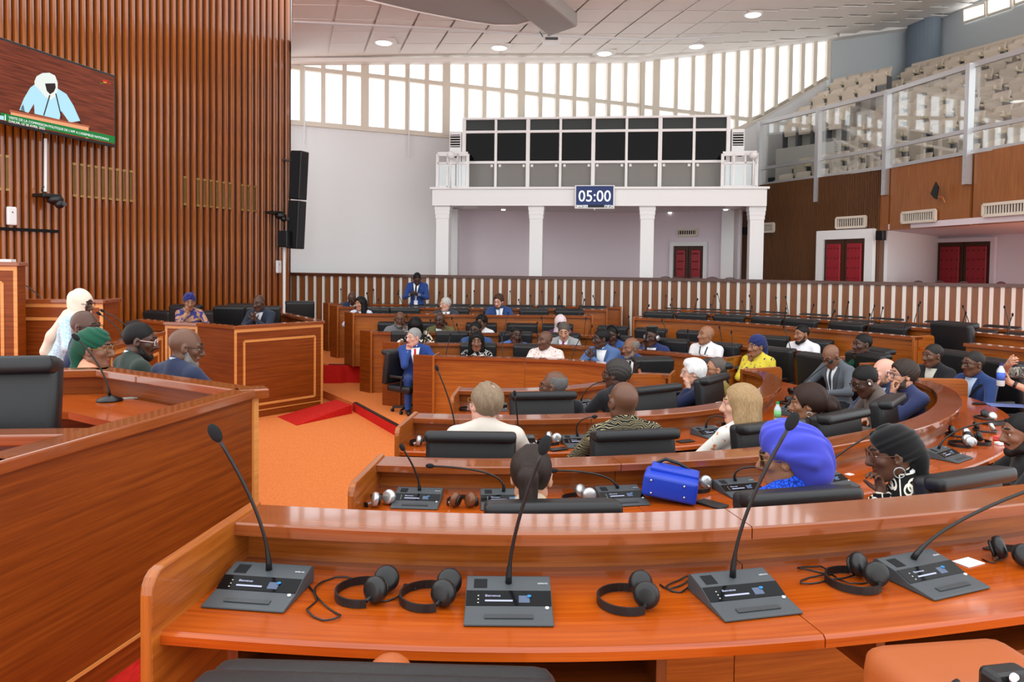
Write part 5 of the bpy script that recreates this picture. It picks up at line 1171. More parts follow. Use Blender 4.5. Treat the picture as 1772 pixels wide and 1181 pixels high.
def beard_field(full=1.0):
    f = Fld(); f.c((0, .058, -.085), (0, .074, -.1), .036, .027, k=.02)
    for s in (-1, 1): f.c((s * .058, .012, -.03), (s * .05, .03, -.075), .016, .022, k=.02); f.c((s * .05, .03, -.075), (s * .012, .068, -.1), .022, .024, k=.02); f.c((s * .026, .083, -.052), (s * .004, .093, -.046), .008, .007, k=.006)
    f.sub((0, .1, -.062), (.022, .02, .0105), k=.004); return f
HF_CACHE = {}
def glasses_obj(parent, M, sc, mat, w=.027, hgt=.02, lens=None, round_=False):
    b = B()
    for s in (-1, 1):
        e = .5 if not round_ else 1.0; pts = []
        for k in range(16):
            a = 2 * PI * k / 16; cx_, sx_ = math.cos(a), math.sin(a); pts.append((s * .033 + w * math.copysign(abs(cx_) ** e, cx_), .1035 - .10 * abs(s * .033 + w * cx_) ** 1.35, .008 + hgt * math.copysign(abs(sx_) ** e, sx_)))
        b.tube(pts, .0026, 5, closed=True)
        b.tube([(s * .061, .0975, .014), (s * .076, .07, .014), (s * .080, .0, .012), (s * .078, -.02, -.006)], .0024, 5)
    b.tube([(-.007, .106, .012), (0, .108, .014), (.007, .106, .012)], .0024, 5)
    o = b.build('glasses', mat, parent, smooth=True); o.matrix_local = M
    if lens:
        for s in (-1, 1):
            l = B().lathe([(w * .98, -.001), (w * .98, .001)], 16, (0, 0, 0), Matrix.Rotation(PI / 2, 3, 'X')).build('lens', lens, o); l.location = (s * .033, .102, .008); l.scale = (1, 1, hgt / w)
    return o
def headphones_obj(parent, M, silver=False, name='headphones'):
    b = B(); b.tube([(.088 * math.cos(a), 0, .02 + .118 * math.sin(a)) for a in np.linspace(-.05, PI + .05, 16)], .009, 6); o = b.build(name, BLACKP, parent, smooth=True)
    for s in (-1, 1):
        B().lathe([(.03, -.012), (.038, -.006), (.038, .012), (.028, .02)], 16, (s * .088, .002, -.005), Matrix.Rotation(s * PI / 2, 3, 'Y')).build('ear_cup', SILVER if silver else BLACKP, o, smooth=True)
    o.matrix_local = M; return o
# ------------------------------------------------------------------ hands
def hand_field(side, curl=.5, spread=.06, thumb=.5):
    """hand in own frame: +y fingers, +z back of hand, thumb on -x*side"""
    f = Fld(); s = -side
    f.c((0, -.012, 0), (0, .012, 0), .024, .026, k=.02); f.e((0, .048, 0), (.038, .048, .014), k=.02)
    for i, (x, L, r) in enumerate(((.027, .070, .0085), (.009, .078, .009), (-.010, .072, .0085), (-.027, .056, .0075))):
        p = np.array([x * s, .082 - .004 * abs(i - 1), 0]); a = 0; ang = spread * (1.2 - i * .8) * s
        for j, (fr, cc) in enumerate(((.45, .55), (.32, 1.0), (.23, .8))):
            a += curl * cc; d = np.array([math.sin(ang) * math.cos(a), math.cos(a), -math.sin(a)]); q = p + d * L * fr; f.c(p, q, r * (1 - .08 * j), r * (.94 - .08 * j), k=.0035); p = q
    p = np.array([.026 * s, .018, -.004]); d = np.array([.62 * s, .72, -.3 - .3 * thumb]); d /= np.linalg.norm(d); q = p + d * .042; f.c(p, q, .0125, .0105, k=.012); d2 = np.array([.25 * s, .85, -.35 - .5 * thumb]); d2 /= np.linalg.norm(d2); f.c(q, q + d2 * .034, .0105, .0085, k=.004)
    return f
def ik(S, T, l1, l2, hint):
    S, T = np.array(S, float), np.array(T, float); d = T - S; D = np.linalg.norm(d); D2 = min(D, (l1 + l2) * .995); u = d / D; T = S + u * D2; a = (l1 * l1 - l2 * l2 + D2 * D2) / (2 * D2); h = math.sqrt(max(l1 * l1 - a * a, 0))
    hv = np.array(hint, float); hv = hv - u * (hv @ u); hv /= np.linalg.norm(hv); return S + u * a + hv * h, T
def frame_from(y, z):
    y = np.array(y, float); y /= np.linalg.norm(y); z = np.array(z, float); z = z - y * (z @ y); z /= np.linalg.norm(z); return np.stack([np.cross(y, z), y, z], 1)
SK = dict(k1=(80, 52, 40), k2=(102, 68, 50), k3=(126, 86, 64), k4=(150, 104, 76), w1=(214, 164, 140), w2=(222, 168, 148), w3=(198, 146, 118), t1=(176, 122, 92))
LIPS = {}
def person(label, P, ytop, yaw=None, key=None, n=.80, Y=None, floor=None, lean=6, roll=0, hy=0, look=None, hp=4, hr=0, skin='k2', hair=None, hcol=(17, 15, 15), top=(30, 34, 48), outfit='suit', shirt=(236, 238, 240), tie=None, lap=None, arms=('desk', 'desk'), glasses=None, beard=None, fem=False, sc=None, near=False, legy=.40, stand=False, mat=None, bottom=(30, 32, 40), extras=(), short=False, fat=1.0, hstyle_mat=None, hscale=1.09):
    """P = image column of the head, ytop = image row of the crown; placed on a seat of desk `key` or at depth Y"""
    h_b, h_h, h_k = (.012, .0048, .0055) if near else (.02, .0075, .0085)
    if key in FARK: n = .50; legy = .24
    if key:
        q, n_ = seat_pt(key, P, n, SEC[key]['floor'] + 1.2); Y = float(q[1]); rz0 = facing(n_); floor = SEC[key]['floor'] if floor is None else floor
        rz = rz0 if yaw is None else math.radians(-yaw)
    else: rz = math.radians(-yaw)
    topw = uy(P, ytop, Y); s = 1 + (sc - 1) * .5 if sc else {'Af': 1.08, 'Bf': 1.09, 'Cf': 1.05, 'An': 1.08, 'Bn': 1.1, 'Cn': 1.03}.get(key, 1.0)
    if look is not None: hy = max(-85, min(85, (look + math.degrees(rz) + 180) % 360 - 180))
    if stand: hipz = None
    ln = math.radians(lean); TL = rotm('X', -ln) @ rotm('Y', math.radians(roll))      # torso tilt about the hip
    Rh = rotm('Z', math.radians(-hy)) @ rotm('X', math.radians(-hp)) @ rotm('Y', math.radians(hr))
    crown = .123 + (.02 if hair in ('hijab', 'veil', 'wrap', 'scarf', 'wrap_knot', 'kufi') else (.055 if hair == 'turban' else (.012 if hair else 0)))
    neck = TL @ np.array([0, -.012, .518]); hc = neck + np.array([0, .018, .0]) + Rh @ np.array([0, .012, .115 * hscale])
    crown_off = (hc + Rh @ np.array([0, -.01, crown * hscale])) * s
    Rw = rotm('Z', rz); hip = np.array(topw) - Rw @ crown_off            # hip joint in world
    root = thing('person', label, 'person', (hip[0], hip[1], floor), rz); o = np.array([0, 0, hip[2] - floor])
    sk = skinm(SK[skin]); lipc = tuple(int(c * f) for c, f in zip(SK[skin], ((.95, .72, .72) if skin[0] == 'w' else (1.12, .86, .84)))); bro = hairm(tuple(int(.8 * c) for c in hcol)) if hair not in ('hijab', 'veil', 'wrap', 'scarf', 'turban', 'wrap_knot', 'kufi') else hairm((24, 20, 18))
    if skin[0] == 'k': lipm = skinm(tuple(min(255, int(c * f)) for c, f in zip(SK[skin], (1.15, .85, .85))))
    else: lipm = skinm((190, 112, 104))
    topm = mat or fab(top); mats = [topm, sk, lipm, bro, fab(bottom), SHOE]
    # torso (upright coordinates, then tilted)
    sw = .165 if fem else .185; U = Fld()
    U.e((0, -.005, .02), (.165 * fat, .125, .12), k=.05); U.e((0, .008 + .02 * (fat - 1), .17), (.15 * fat, .112 * fat, .16), k=.06); U.e((0, .0, .36), (.168 if fem else .178, .112, .15), k=.06)
    if fem:
        for q in (-1, 1): U.e((q * .065, .085, .34), (.06, .05, .06), k=.04)
    for q in (-1, 1): U.c((q * .03, -.02, .515), (q * (sw - .02), -.012, .462), .055, .058, k=.05)
    U.c((0, -.015, .48), (0, -.008, .545), .068, .058, k=.03)
    body = U.mov(TL * 1.0, (0, 0, 0))
    handf = []; L1, L2 = .285, .25
    for q, spec in zip((-1, 1), arms):
        S = TL @ np.array([q * sw, -.012, .455]); hint = np.array([q * .6, -.35, -.8]); curl, pal = .35, None; spr = .05
        if spec == 'desk': T = np.array([q * .15, .40, .21]); pal = (0, 0, 1); hint = (q * .8, -.2, -.5)
        elif spec == 'deskin': T = np.array([q * .07, .40, .22]); pal = (0, 0, 1); hint = (q, -.1, -.4); curl = .6
        elif spec == 'fold': T = np.array([q * -.02, .36, .23 + .02 * q]); pal = (q * .2, .3, 1); hint = (q, .1, -.3); curl = .5
        elif spec == 'lap': T = np.array([q * .08, .30, .10]); pal = (0, .2, 1); curl = .5
        elif spec == 'down': T = np.array([q * .26, .02, -.05]); pal = (q, 0, 0); curl = .4; hint = (q * .3, -1, 0)
        elif spec == 'chin': T = hc + Rh @ np.array([q * .035, .085, -.185]); pal = None; curl = 1.05; hint = (q * .7, .25, -.9)
        elif spec == 'cheek': T = hc + Rh @ np.array([q * .085, .07, -.15]); curl = .75; hint = (q * .8, .1, -.9)
        elif spec == 'mouth': T = hc + Rh @ np.array([q * .05, .11, -.15]); curl = 1.1; hint = (q * .6, .2, -1)
        elif spec == 'clasp': T = hc + Rh @ np.array([q * .03, .16, -.235]); curl = .9; hint = (q * .9, -.1, -.7)
        elif spec == 'phone': T = np.array([q * .07, .27, .27]); curl = .8; hint = (q * .8, -.5, -.6); pal = (q * .5, .5, -.2)
        elif spec == 'lectern': T = np.array([q * .24, .46, .10]); pal = (0, 0, 1); curl = .15; hint = (q * .6, -.8, 0)
        elif spec == 'deskhigh': T = np.array([q * .12, .36, .27]); pal = (0, 0, 1); hint = (q * .9, -.1, -.5)
        else: T = np.array(spec[:3], float); curl = spec[3] if len(spec) > 3 else .6; hint = spec[4] if len(spec) > 4 else hint
        El, T = ik(S, T, L1, L2, hint); d = T - El; d /= np.linalg.norm(d)
        if pal is None:
            tgt = hc + Rh @ np.array([0, .06, -.06]); inn = tgt - T; pal = -(inn - d * (inn @ d)); 
            if np.linalg.norm(pal) < 1e-3: pal = np.array([0, 1., 0])
            if spec in ('chin', 'cheek', 'mouth', 'clasp'): fd = (Rh @ np.array([-q * (.15 if spec != 'cheek' else .0), .05, 1.0])); fd = fd / np.linalg.norm(fd)
            else: fd = d
        else: fd = d * .5 + np.array([-q * .15, 1, 0]) * (.6 if spec in ('desk', 'deskin', 'fold', 'lap', 'deskhigh', 'lectern') else 0); pal = np.array(pal, float)
        body.c(S, El, .062 if not fem else .054, .049 if not fem else .044, k=.03); ft = 1 if short else 0
        body.c(El, El + (T - El) * .93, .047 if not short else .042, .036 if not short else .03, k=.03, t=ft)
        H = hand_field(q, curl, spr); Rm = frame_from(fd, pal); Hf = H.mov(Rm, T + np.array(fd) / np.linalg.norm(fd) * .0)
        for i in range(len(Hf.p)): z_ = list(Hf.p[i]); z_[6 if z_[0] == 'c' else 5] = 1; Hf.p[i] = tuple(z_)
        Hf.c(T - d * .05, T, .027, .025, k=.015, t=1); handf.append((Hf, T, d, Rm))
    zf = -o[2] / s
    # legs
    for q in (-1, 1):
        if stand: kn, an = np.array([q * .09, .02, zf * .5]), np.array([q * .09, -.02, zf + .075]); toe = an + np.array([0, .16, -.04])
        else: kn = np.array([q * .11, legy, .02]); an = np.array([q * .11, legy + .02, min(zf + .075, -.1)]); toe = an + np.array([0, .16, -.04])
        body.c((q * .085, .01, -.0), kn, .088 * min(fat, 1.15), .062, k=.04, t=4); body.c(kn, an, .06, .046, k=.02, t=4)
        body.c(an + np.array([0, -.03, -.035]), toe, .038, .032, k=.02, t=5)
    body = body.mov(np.eye(3), o, 1.0) if s == 1 else body.mov(np.eye(3), o, s)
    # head and neck
    HFk = ('h', fem, fat > 1.05)
    hf = head_field(fem, 0, 1.06 if fat > 1.05 else 1.0)
    for i in range(len(hf.p)):
        z_ = list(hf.p[i]); j = 6 if z_[0] == 'c' else 5
        if z_[j] == 0: z_[j] = 1; hf.p[i] = tuple(z_)
    hf = hf.mov(Rh * 1.0, hc, hscale); base = TL @ np.array([0, -.012, .50])
    hf.c(base, hc + Rh @ np.array([0, -.02, -.06]), .056 if not fem else .046, .052 if not fem else .044, k=.03, t=1)
    hf = hf.mov(np.eye(3), o, s)
    parts = [(body, h_b), (hf, h_h)] + [(H.mov(np.eye(3), o, s), h_k) for H, *_ in handf]
    link('body', sdf_data('body', parts, mats), root)
    MH = Matrix.Translation(Vector(hc * s + o)) @ (Matrix(Rh.tolist()).to_4x4()) @ Matrix.Scale(s * hscale, 4)
    if hair:
        f = hair_field(hair).mov(Rh, hc, hscale).mov(np.eye(3), o, s); hm = hstyle_mat or (fab(hcol) if hair in ('hijab', 'veil', 'wrap', 'scarf', 'turban', 'wrap_knot', 'kufi') else hairm(hcol))
        nm = {'hijab': 'headscarf', 'veil': 'headscarf', 'wrap': 'headwrap', 'scarf': 'headwrap', 'wrap_knot': 'headwrap', 'turban': 'headwrap', 'kufi': 'cap'}.get(hair, 'hair')
        link(nm, sdf_data(nm, [(f, h_h * 1.05)], [hm]), root)
    if beard:
        f = beard_field().mov(Rh, hc, hscale).mov(np.eye(3), o, s); link('beard', sdf_data('beard', [(f, h_h)], [hairm(beard)]), root)
    for q in (-1, 1): e = link('eye', EYE_ME, root); e.matrix_local = MH @ Matrix.Translation((q * .032, .0765, .009))
    if glasses: glasses_obj(root, MH, s, glasses[0], *(glasses[1:] if len(glasses) > 1 else ()))
    # clothing details projected on the torso front
    Uo = Fld(); Uo.p = list(U.p)
    def patch(name, rows, material, off=.004, back=False):
        """rows: [(z, xl, xr)] in torso coordinates -> strip draped on the chest"""
        nx_ = 7; G = []
        for z, xl, xr in rows:
            for i in range(nx_): G.append((xl + (xr - xl) * i / (nx_ - 1), z))
        G = np.array(G); sg = -1 if back else 1; y = np.full(len(G), .32 * sg); 
        for _ in range(26): d = feval(Uo, np.stack([G[:, 0], y, G[:, 1]], 1)); y -= sg * np.clip(d, -.02, .1) * .85
        Pt = np.stack([G[:, 0], y + sg * off, G[:, 1]], 1); In = np.stack([G[:, 0], y - sg * .004, G[:, 1]], 1); Pt = (Pt @ TL.T) * s + o; In = (In @ TL.T) * s + o; m_ = len(rows); N_ = len(Pt); fs = []
        for j in range(m_ - 1):
            for i in range(nx_ - 1): a = j * nx_ + i; fs += [(a, a + nx_, a + nx_ + 1, a + 1)]
        edge = [i for i in range(nx_)] + [j * nx_ + nx_ - 1 for j in range(1, m_)] + [(m_ - 1) * nx_ + i for i in range(nx_ - 2, -1, -1)] + [j * nx_ for j in range(m_ - 2, 0, -1)]
        for a, c in zip(edge, edge[1:] + edge[:1]): fs.append((a, c, N_ + c, N_ + a))
        b = B(); b.add(np.concatenate([Pt, In]).tolist(), fs); return b.build(name, material, root, smooth=False)
    zs = np.linspace(.51, .20, 12); shm = fab(shirt) if not isinstance(shirt, bpy.types.Material) else shirt
    if outfit in ('suit', 'open'):
        patch('shirt_front', [(z, -(.012 + .068 * (z - .2) / .31), (.012 + .068 * (z - .2) / .31)) for z in zs], shm, .005)
        lm = fab(lap or tuple(max(0, int(c * .82)) for c in top))
        for q in (-1, 1):
            e = lambda z: .012 + .068 * (z - .2) / .31; wd = lambda z: .045 * math.sin(PI * min(1, max(0, (z - .18) / .36))) ** .7
            patch('lapel', [(z, q * (e(z) - .006), q * (e(z) + wd(z))) for z in zs], lm, .009)
        if tie: 
            tm = fab(tie) if not isinstance(tie, bpy.types.Material) else tie
            patch('tie', [(z, -(.013 + .012 * (.5 - z) / .3), (.013 + .012 * (.5 - z) / .3)) for z in np.linspace(.5, .2, 10)], tm, .010)
    if outfit in ('suit', 'open', 'shirt', 'cardigan'):
        cm = shm if outfit in ('suit', 'open', 'cardigan') else topm; b = B(); pr_c = []
        cb_ = TL @ np.array([0, -.012, .515]); up_ = TL @ np.array([0, .12, 1.0]); up_ /= np.linalg.norm(up_); Mc = Matrix(frame_from(TL @ np.array([0, 1., -.12]), up_).tolist())
        vs, fs = [], []; nn_ = 22
        for k in range(nn_):
            a = PI / 2 + .28 + (2 * PI - .56) * k / (nn_ - 1); cs, sn_ = math.cos(a), math.sin(a)
            for r_, z_ in ((.058, .005), (.056, .048), (.060, .050), (.068, .012)):
                v = Vector(cb_) + Mc @ Vector((r_ * cs, r_ * sn_ * 1.04, z_ - .012 * max(0, sn_))); vs.append(tuple(np.array(v) * s + o))
        for k in range(nn_ - 1):
            for j in range(4): fs.append((k * 4 + j, k * 4 + (j + 1) % 4, (k + 1) * 4 + (j + 1) % 4, (k + 1) * 4 + j))
        b.add(vs, fs); b.build('collar', cm, root, smooth=True)
    if outfit == 'cardigan': patch('shirt_front', [(z, -(.01 + .06 * (z - .3) / .2), (.01 + .06 * (z - .3) / .2)) for z in np.linspace(.51, .3, 8)], shm, .005)
    if outfit == 'shirt':
        patch('placket', [(z, -.014, .014) for z in np.linspace(.5, .1, 12)], cm, .005)
    if outfit == 'suit':
        for (Hf, T, d, Rm) in handf:        # shirt cuffs
            a, c = (T - d * .055) * s + o, (T - d * .012) * s + o; B().tube([a, c], [.036 * s, .033 * s], 12).build('shirt_cuff', shm, root, smooth=True)
    for ex in extras:
        if ex[0] == 'lanyard':
            for q in (-1, 1): patch('lanyard', [(z, q * (.055 * (z - .12) / .39) - .006, q * (.055 * (z - .12) / .39) + .006) for z in np.linspace(.5, .14, 12)], fab(ex[1]), .013)
            if len(ex) > 2: patch('badge', [(z, -.04, .04) for z in np.linspace(.14, .02, 4)], ex[2], .016)
        elif ex[0] == 'badge': patch('badge', [(z, -.125, -.075) for z in np.linspace(.38, .31, 4)], pmat('dark gold badge', srgb(70, 58, 26), .4), .012)
        elif ex[0] == 'strap': patch('shoulder_strap', [(z, -.13 + (.46 - z) * .7 - .014, -.13 + (.46 - z) * .7 + .014) for z in np.linspace(.46, .1, 12)], fab(ex[1]), .014)
        elif ex[0] == 'headphones': headphones_obj(root, MH, ex[1] if len(ex) > 1 else False)
        elif ex[0] == 'earring':
            for q in (-1, 1):
                b = B(); b.tube([(q * .082, .002 + ex[1] * math.cos(a), -.04 - ex[1] + ex[1] * math.sin(a)) for a in np.linspace(0, 2 * PI, 20)[:-1]], .0035, 6, closed=True); e = b.build('earring', SILVER, root, smooth=True); e.matrix_local = MH
        elif ex[0] == 'earbud':
            e = B().ball((-.088, .008, -.004), (.007, .009, .012), 8, 6).build('earbud', WHITE2, root, smooth=True); e.matrix_local = MH
        elif ex[0] == 'watch':
            Hf, T, d, Rm = handf[ex[1]]; a, c = (T - d * .05) * s + o, (T - d * .025) * s + o; B().tube([a, c], .034 * s, 14).build('wristwatch', ex[2], root, smooth=True)
        elif ex[0] == 'necklace':
            b = B(); cb_ = TL @ np.array([0, .0, .5]); b.tube([tuple((cb_ + TL @ np.array([.075 * math.cos(a), .075 * math.sin(a), -.012 * math.sin(a)])) * s + o) for a in np.linspace(0, 2 * PI, 24)[:-1]], .01 * s, 6, closed=True); b.build('necklace', ex[1], root, smooth=True)
        elif ex[0] == 'drape':        # long scarf end hanging down the back
            f = Fld(); f.c((0, -.09, .5), (.03, -.15, .25), .06, .05, k=.05, rip=((60, 10, 5), .006)); f.c((.03, -.15, .25), (.03, -.16, .08), .05, .05, k=.05, rip=((60, 10, 5), .006)); f = f.mov(TL, (0, 0, 0)).mov(np.eye(3), o, s); link('scarf_drape', sdf_data('scarf_drape', [(f, h_b)], [ex[1]]), root)
        elif ex[0] == 'collarband':
            b = B(); cb_ = TL @ np.array([0, -.008, .545]); b.tube([tuple((cb_ + TL @ np.array([.06 * math.cos(a), .06 * math.sin(a), -.01 * math.sin(a)])) * s + o) for a in np.linspace(0, 2 * PI, 24)[:-1]], .013 * s, 6, closed=True); b.build('collar_band', ex[1], root, smooth=True)
        elif ex[0] == 'hold':          # remember the hand position for an object placed in it
            HOLD[ex[1]] = (Matrix.Translation((hip[0], hip[1], floor)) @ Matrix.Rotation(rz, 4, 'Z'), [(T * s + o, d, Rm) for _, T, d, Rm in handf])
    PEOPLE.append((root, hip, rz)); return root
PEOPLE = []; HOLD = {}
# =================================================================== THE ASSEMBLY
BG = pmat('black spectacle frame', srgb(16, 16, 18), .3); GG = pmat('gold spectacle frame', srgb(150, 110, 60), .3, .5, .6); CG = pmat('clear spectacle frame', srgb(226, 200, 196), .3); TG = pmat('tortoise spectacle frame', srgb(90, 52, 30), .3); NG_ = pmat('navy spectacle frame', srgb(34, 34, 88), .3); SUNL = pmat('dark lens', srgb(24, 18, 18), .1)
CARD = pmat('white card', srgb(244, 244, 246), .5)
# ---- far side, rows behind the aisle
person('bald man in dark navy bowing his head in the far left row', 607, 508, key='El', hp=38, look=-170, skin='k1', top=(44, 58, 84), arms=('desk', 'desk'), lean=16)
person('woman with long black hair in pale blue print, first straight row', 624, 513, key='Dl', look=-150, hp=2, skin='t1', hair='long', fem=True, outfit='dress', mat=patt('pale blue print', 'brush', srgb(226, 228, 240), srgb(120, 140, 200), srgb(236, 238, 244), 22), arms=('desk', 'desk'))
person('standing man in blue suit looking down at his phone', 722, 473, Y=15.85, sc=.92, floor=UPZ, yaw=186, look=172, hp=36, skin='k1', hair='buzz', top=(42, 70, 132), tie=(16, 16, 20), arms=('phone', 'phone'), stand=True, bottom=(40, 66, 126), extras=(('lanyard', (236, 238, 240), CARD), ('hold', 'phone')), lean=2)
person('grey haired man with glasses and dark suit, first straight row', 771, 514, key='Dl', look=-135, skin='w1', hair='grey_short', hcol=(190, 190, 186), top=(58, 64, 72), tie=(90, 96, 104), glasses=(SILVER,), lean=4)
person('bearded man with glasses in blue suit, first straight row', 862, 509, key='Dl', look=-158, hp=14, skin='w2', hair='thick', hcol=(70, 50, 38), beard=(84, 66, 54), top=(46, 72, 124), tie=(150, 176, 210), glasses=(BG,), lean=6)
# ---- far ring, third row
person('man in grey shirt resting his face on his hand', 693, 540, key='Cf', look=170, skin='k2', beard=(110, 108, 106), top=(118, 118, 120), outfit='dress', arms=('cheek', 'desk'), glasses=(BG,), lean=14, hr=-6)
person('bald man with glasses in olive jacket, fist on cheek', 761, 541, key='Cf', look=-168, skin='k1', top=(104, 100, 64), outfit='open', glasses=(BG,), arms=('cheek', 'desk'), lean=14, hp=8, bottom=(40, 40, 40))
person('woman with glasses and tied braids in white top', 833, 544, key='Cf', look=-160, skin='k2', hair='bun', fem=True, outfit='dress', top=(236, 236, 238), glasses=(TG, .027, .022, None, True), lean=10)
person('woman in pale pink hijab and purple dress', 970, 545, key='Cf', look=-175, hp=16, skin='k2', hair='hijab', hcol=(226, 208, 212), fem=True, outfit='dress', top=(92, 44, 84), glasses=(BG,), lean=10)
person('bearded man in white shirt with closed eyes, right far row', 1387, 561, key='Cf', look=-112, hp=6, skin='k4', hair='buzz', beard=(34, 28, 26), top=(238, 240, 244), outfit='shirt', arms=('desk', 'lap'), lean=4)
person('man in dark green cardigan with his hand on his chin', 1493, 576, Y=9.6, sc=1.1, legy=.2, floor=.15, yaw=-120, look=-100, skin='k1', hair='buzz', top=(24, 70, 54), outfit='cardigan', arms=('lap', 'chin'), lean=10)
# ---- far ring, second row
person('woman with black hair falling over her bowed face', 718, 553, key='Bf', look=178, hp=42, skin='k3', hair='long', fem=True, outfit='dress', mat=patt('beige black print', 'brush', srgb(20, 18, 18), srgb(214, 190, 160), srgb(236, 226, 210), 16), lean=14)
person('man with glasses in blue jacket, hand over his mouth', 823, 555, key='Bf', look=-160, hp=8, skin='k1', hair='buzz', top=(58, 84, 130), shirt=(120, 160, 210), outfit='open', glasses=(BG,), arms=('desk', 'mouth'), lean=14)
person('man in light blue shirt leaning his head on his hand', 896, 564, key='Bf', look=165, hp=6, hr=-12, skin='k1', hair='buzz', top=(84, 120, 186), outfit='shirt', arms=('cheek', 'desk'), lean=16, glasses=(BG,))
person('man in grey suit with purple tie and badge', 976, 558, key='Bf', look=-172, hp=20, skin='w3', hair='short', hcol=(92, 84, 78), top=(164, 166, 168), tie=(140, 34, 132), arms=('desk', 'desk'), lean=8, extras=(('badge',),))
person('man in blue wearing black headphones, partly hidden', 1059, 563, key='Bf', look=-150, hp=16, skin='k1', hair='buzz', top=(60, 92, 150), outfit='dress', arms=('chin', 'desk'), extras=(('headphones',),), lean=12)
person('man with black brimless cap and headphones, navy suit', 1128, 565, key='Bf', look=-140, skin='k1', hair='kufi', hcol=(22, 20, 20), top=(44, 56, 104), outfit='suit', glasses=(BG,), arms=('desk', 'cheek'), extras=(('headphones', True), ('lanyard', (232, 232, 236))), lean=14)
person('bald man in white shirt with dark lanyard', 1224, 564, key='Bf', look=-112, hp=-4, skin='k4', top=(240, 240, 240), outfit='shirt', arms=('lap', 'lap'), extras=(('lanyard', (40, 40, 60)),), lean=2, fat=1.08)
person('woman in navy headscarf and yellow floral dress, hand on chin', 1309, 579, Y=10.2, sc=1.14, legy=.2, floor=.09, yaw=-140, look=-112, hp=6, skin='k4', hair='wrap', hcol=(38, 46, 96), fem=True, outfit='dress', mat=patt('yellow floral', 'floral', srgb(226, 206, 70), srgb(44, 46, 96), srgb(226, 150, 170), 26), arms=('lap', 'chin'), lean=8, extras=(('watch', 1, BLACKP),))
# ---- far ring, front row
person('white haired man in blue suit and red tie, chin on hand', 716, 567, Y=11.3, sc=1.05, floor=.0, yaw=168, look=-138, hp=4, skin='w2', hair='grey_short', hcol=(150, 150, 148), top=(44, 72, 140), tie=(190, 24, 36), glasses=(SILVER,), arms=('desk', 'chin'), lean=16, bottom=(42, 68, 132))
person('woman with long black hair in black and white print', 825, 574, key='Af', look=178, hp=2, skin='k3', hair='long', fem=True, outfit='dress', mat=patt('black white print', 'brush', srgb(16, 16, 18), srgb(236, 234, 230), srgb(20, 20, 20), 13), arms=('desk', 'deskhigh'), lean=6)
person('bald man in pale pink print shirt', 944, 573, key='Af', look=-128, hp=2, skin='k2', top=(232, 206, 200), outfit='shirt', mat=patt('pink print', 'floral', srgb(240, 226, 220), srgb(206, 140, 130), srgb(222, 180, 170), 30), arms=('desk', 'desk'), fat=1.12, lean=2)
person('man with glasses and denim jacket, hands clasped before his mouth', 1041, 568, key='Af', yaw=-150, look=-105, hp=4, skin='k1', hair='short', top=(84, 112, 158), outfit='open', glasses=(BG,), arms=('clasp', 'clasp'), lean=14)
person('balding man in blue suit at the end of the front far row', 1091, 583, Y=10.5, sc=1.18, legy=.2, floor=.0, yaw=-140, look=-115, hp=8, skin='k3', hair='fringe', hcol=(120, 116, 110), top=(42, 70, 132), tie=(30, 34, 50), arms=('desk', 'desk'), lean=14, beard=(120, 112, 104))
# ---- right side of the rings
person('man in grey suit with glasses looking down', 1432, 600, Y=9.0, sc=1.08, floor=.09, yaw=-112, look=-118, hp=34, skin='k3', hair=None, top=(92, 98, 106), tie=(60, 66, 76), glasses=(BG,), arms=('desk', 'desk'), extras=(('lanyard', (230, 232, 236)),), lean=10)
person('man in black jacket over open pale shirt', 1615, 594, Y=8.85, sc=1.06, legy=.24, floor=.15, yaw=-112, look=-100, skin='k2', hair='buzz', hcol=(40, 36, 34), top=(34, 34, 38), shirt=(206, 204, 190), outfit='open', arms=('desk', 'desk'), lean=8)
person('man with glasses in blue suit with black shoulder strap', 1685, 606, Y=8.15, sc=1.08, legy=.2, floor=.15, yaw=-104, look=-98, hp=4, skin='k2', hair='buzz', hcol=(40, 36, 34), top=(40, 62, 112), shirt=(186, 204, 228), outfit='suit', glasses=(BG,), arms=('desk', 'fold'), extras=(('strap', (20, 20, 24)),), lean=8)
person('bald bearded man with pale skin, hand at his cheek', 1531, 621, Y=7.85, sc=1.14, floor=.09, yaw=-100, look=-88, hp=2, skin='w2', top=(48, 56, 84), shirt=(196, 212, 236), outfit='open', beard=(150, 110, 86), arms=('mouth', 'desk'), lean=12)
person('dark bearded man with navy glasses in navy blazer', 1565, 622, Y=7.2, sc=1.14, floor=.09, yaw=-98, look=-86, hp=2, skin='w3', hair='thick', hcol=(52, 42, 36), top=(50, 58, 96), shirt=(90, 96, 130), outfit='open', beard=(66, 52, 44), glasses=(NG_, .028, .021), arms=('mouth', 'desk'), lean=14)
person('man with white earbud and brown grey shirt, head bowed', 1486, 633, Y=6.75, sc=1.1, floor=.09, yaw=-84, look=-88, hp=28, skin='k1', hair='buzz', top=(96, 84, 78), outfit='dress', glasses=(BG,), arms=('desk', 'desk'), extras=(('earbud',),), lean=20)
person('person in patterned shirt at right edge holding a bottle', 1806, 590, Y=7.3, sc=1.08, floor=.15, yaw=-98, look=-92, skin='w3', hair='short', top=(120, 118, 112), outfit='dress', mat=patt('grey leaf print', 'brush', srgb(70, 68, 64), srgb(190, 186, 176), srgb(110, 106, 98), 20), arms=((-.03, .40, .40, .9, (-.8, -.2, -.6)), (.0, .40, .57, .9, (.9, .1, -.4))), short=True, extras=(('hold', 'bottle'), ('watch', 0, BLACKP)), lean=2)
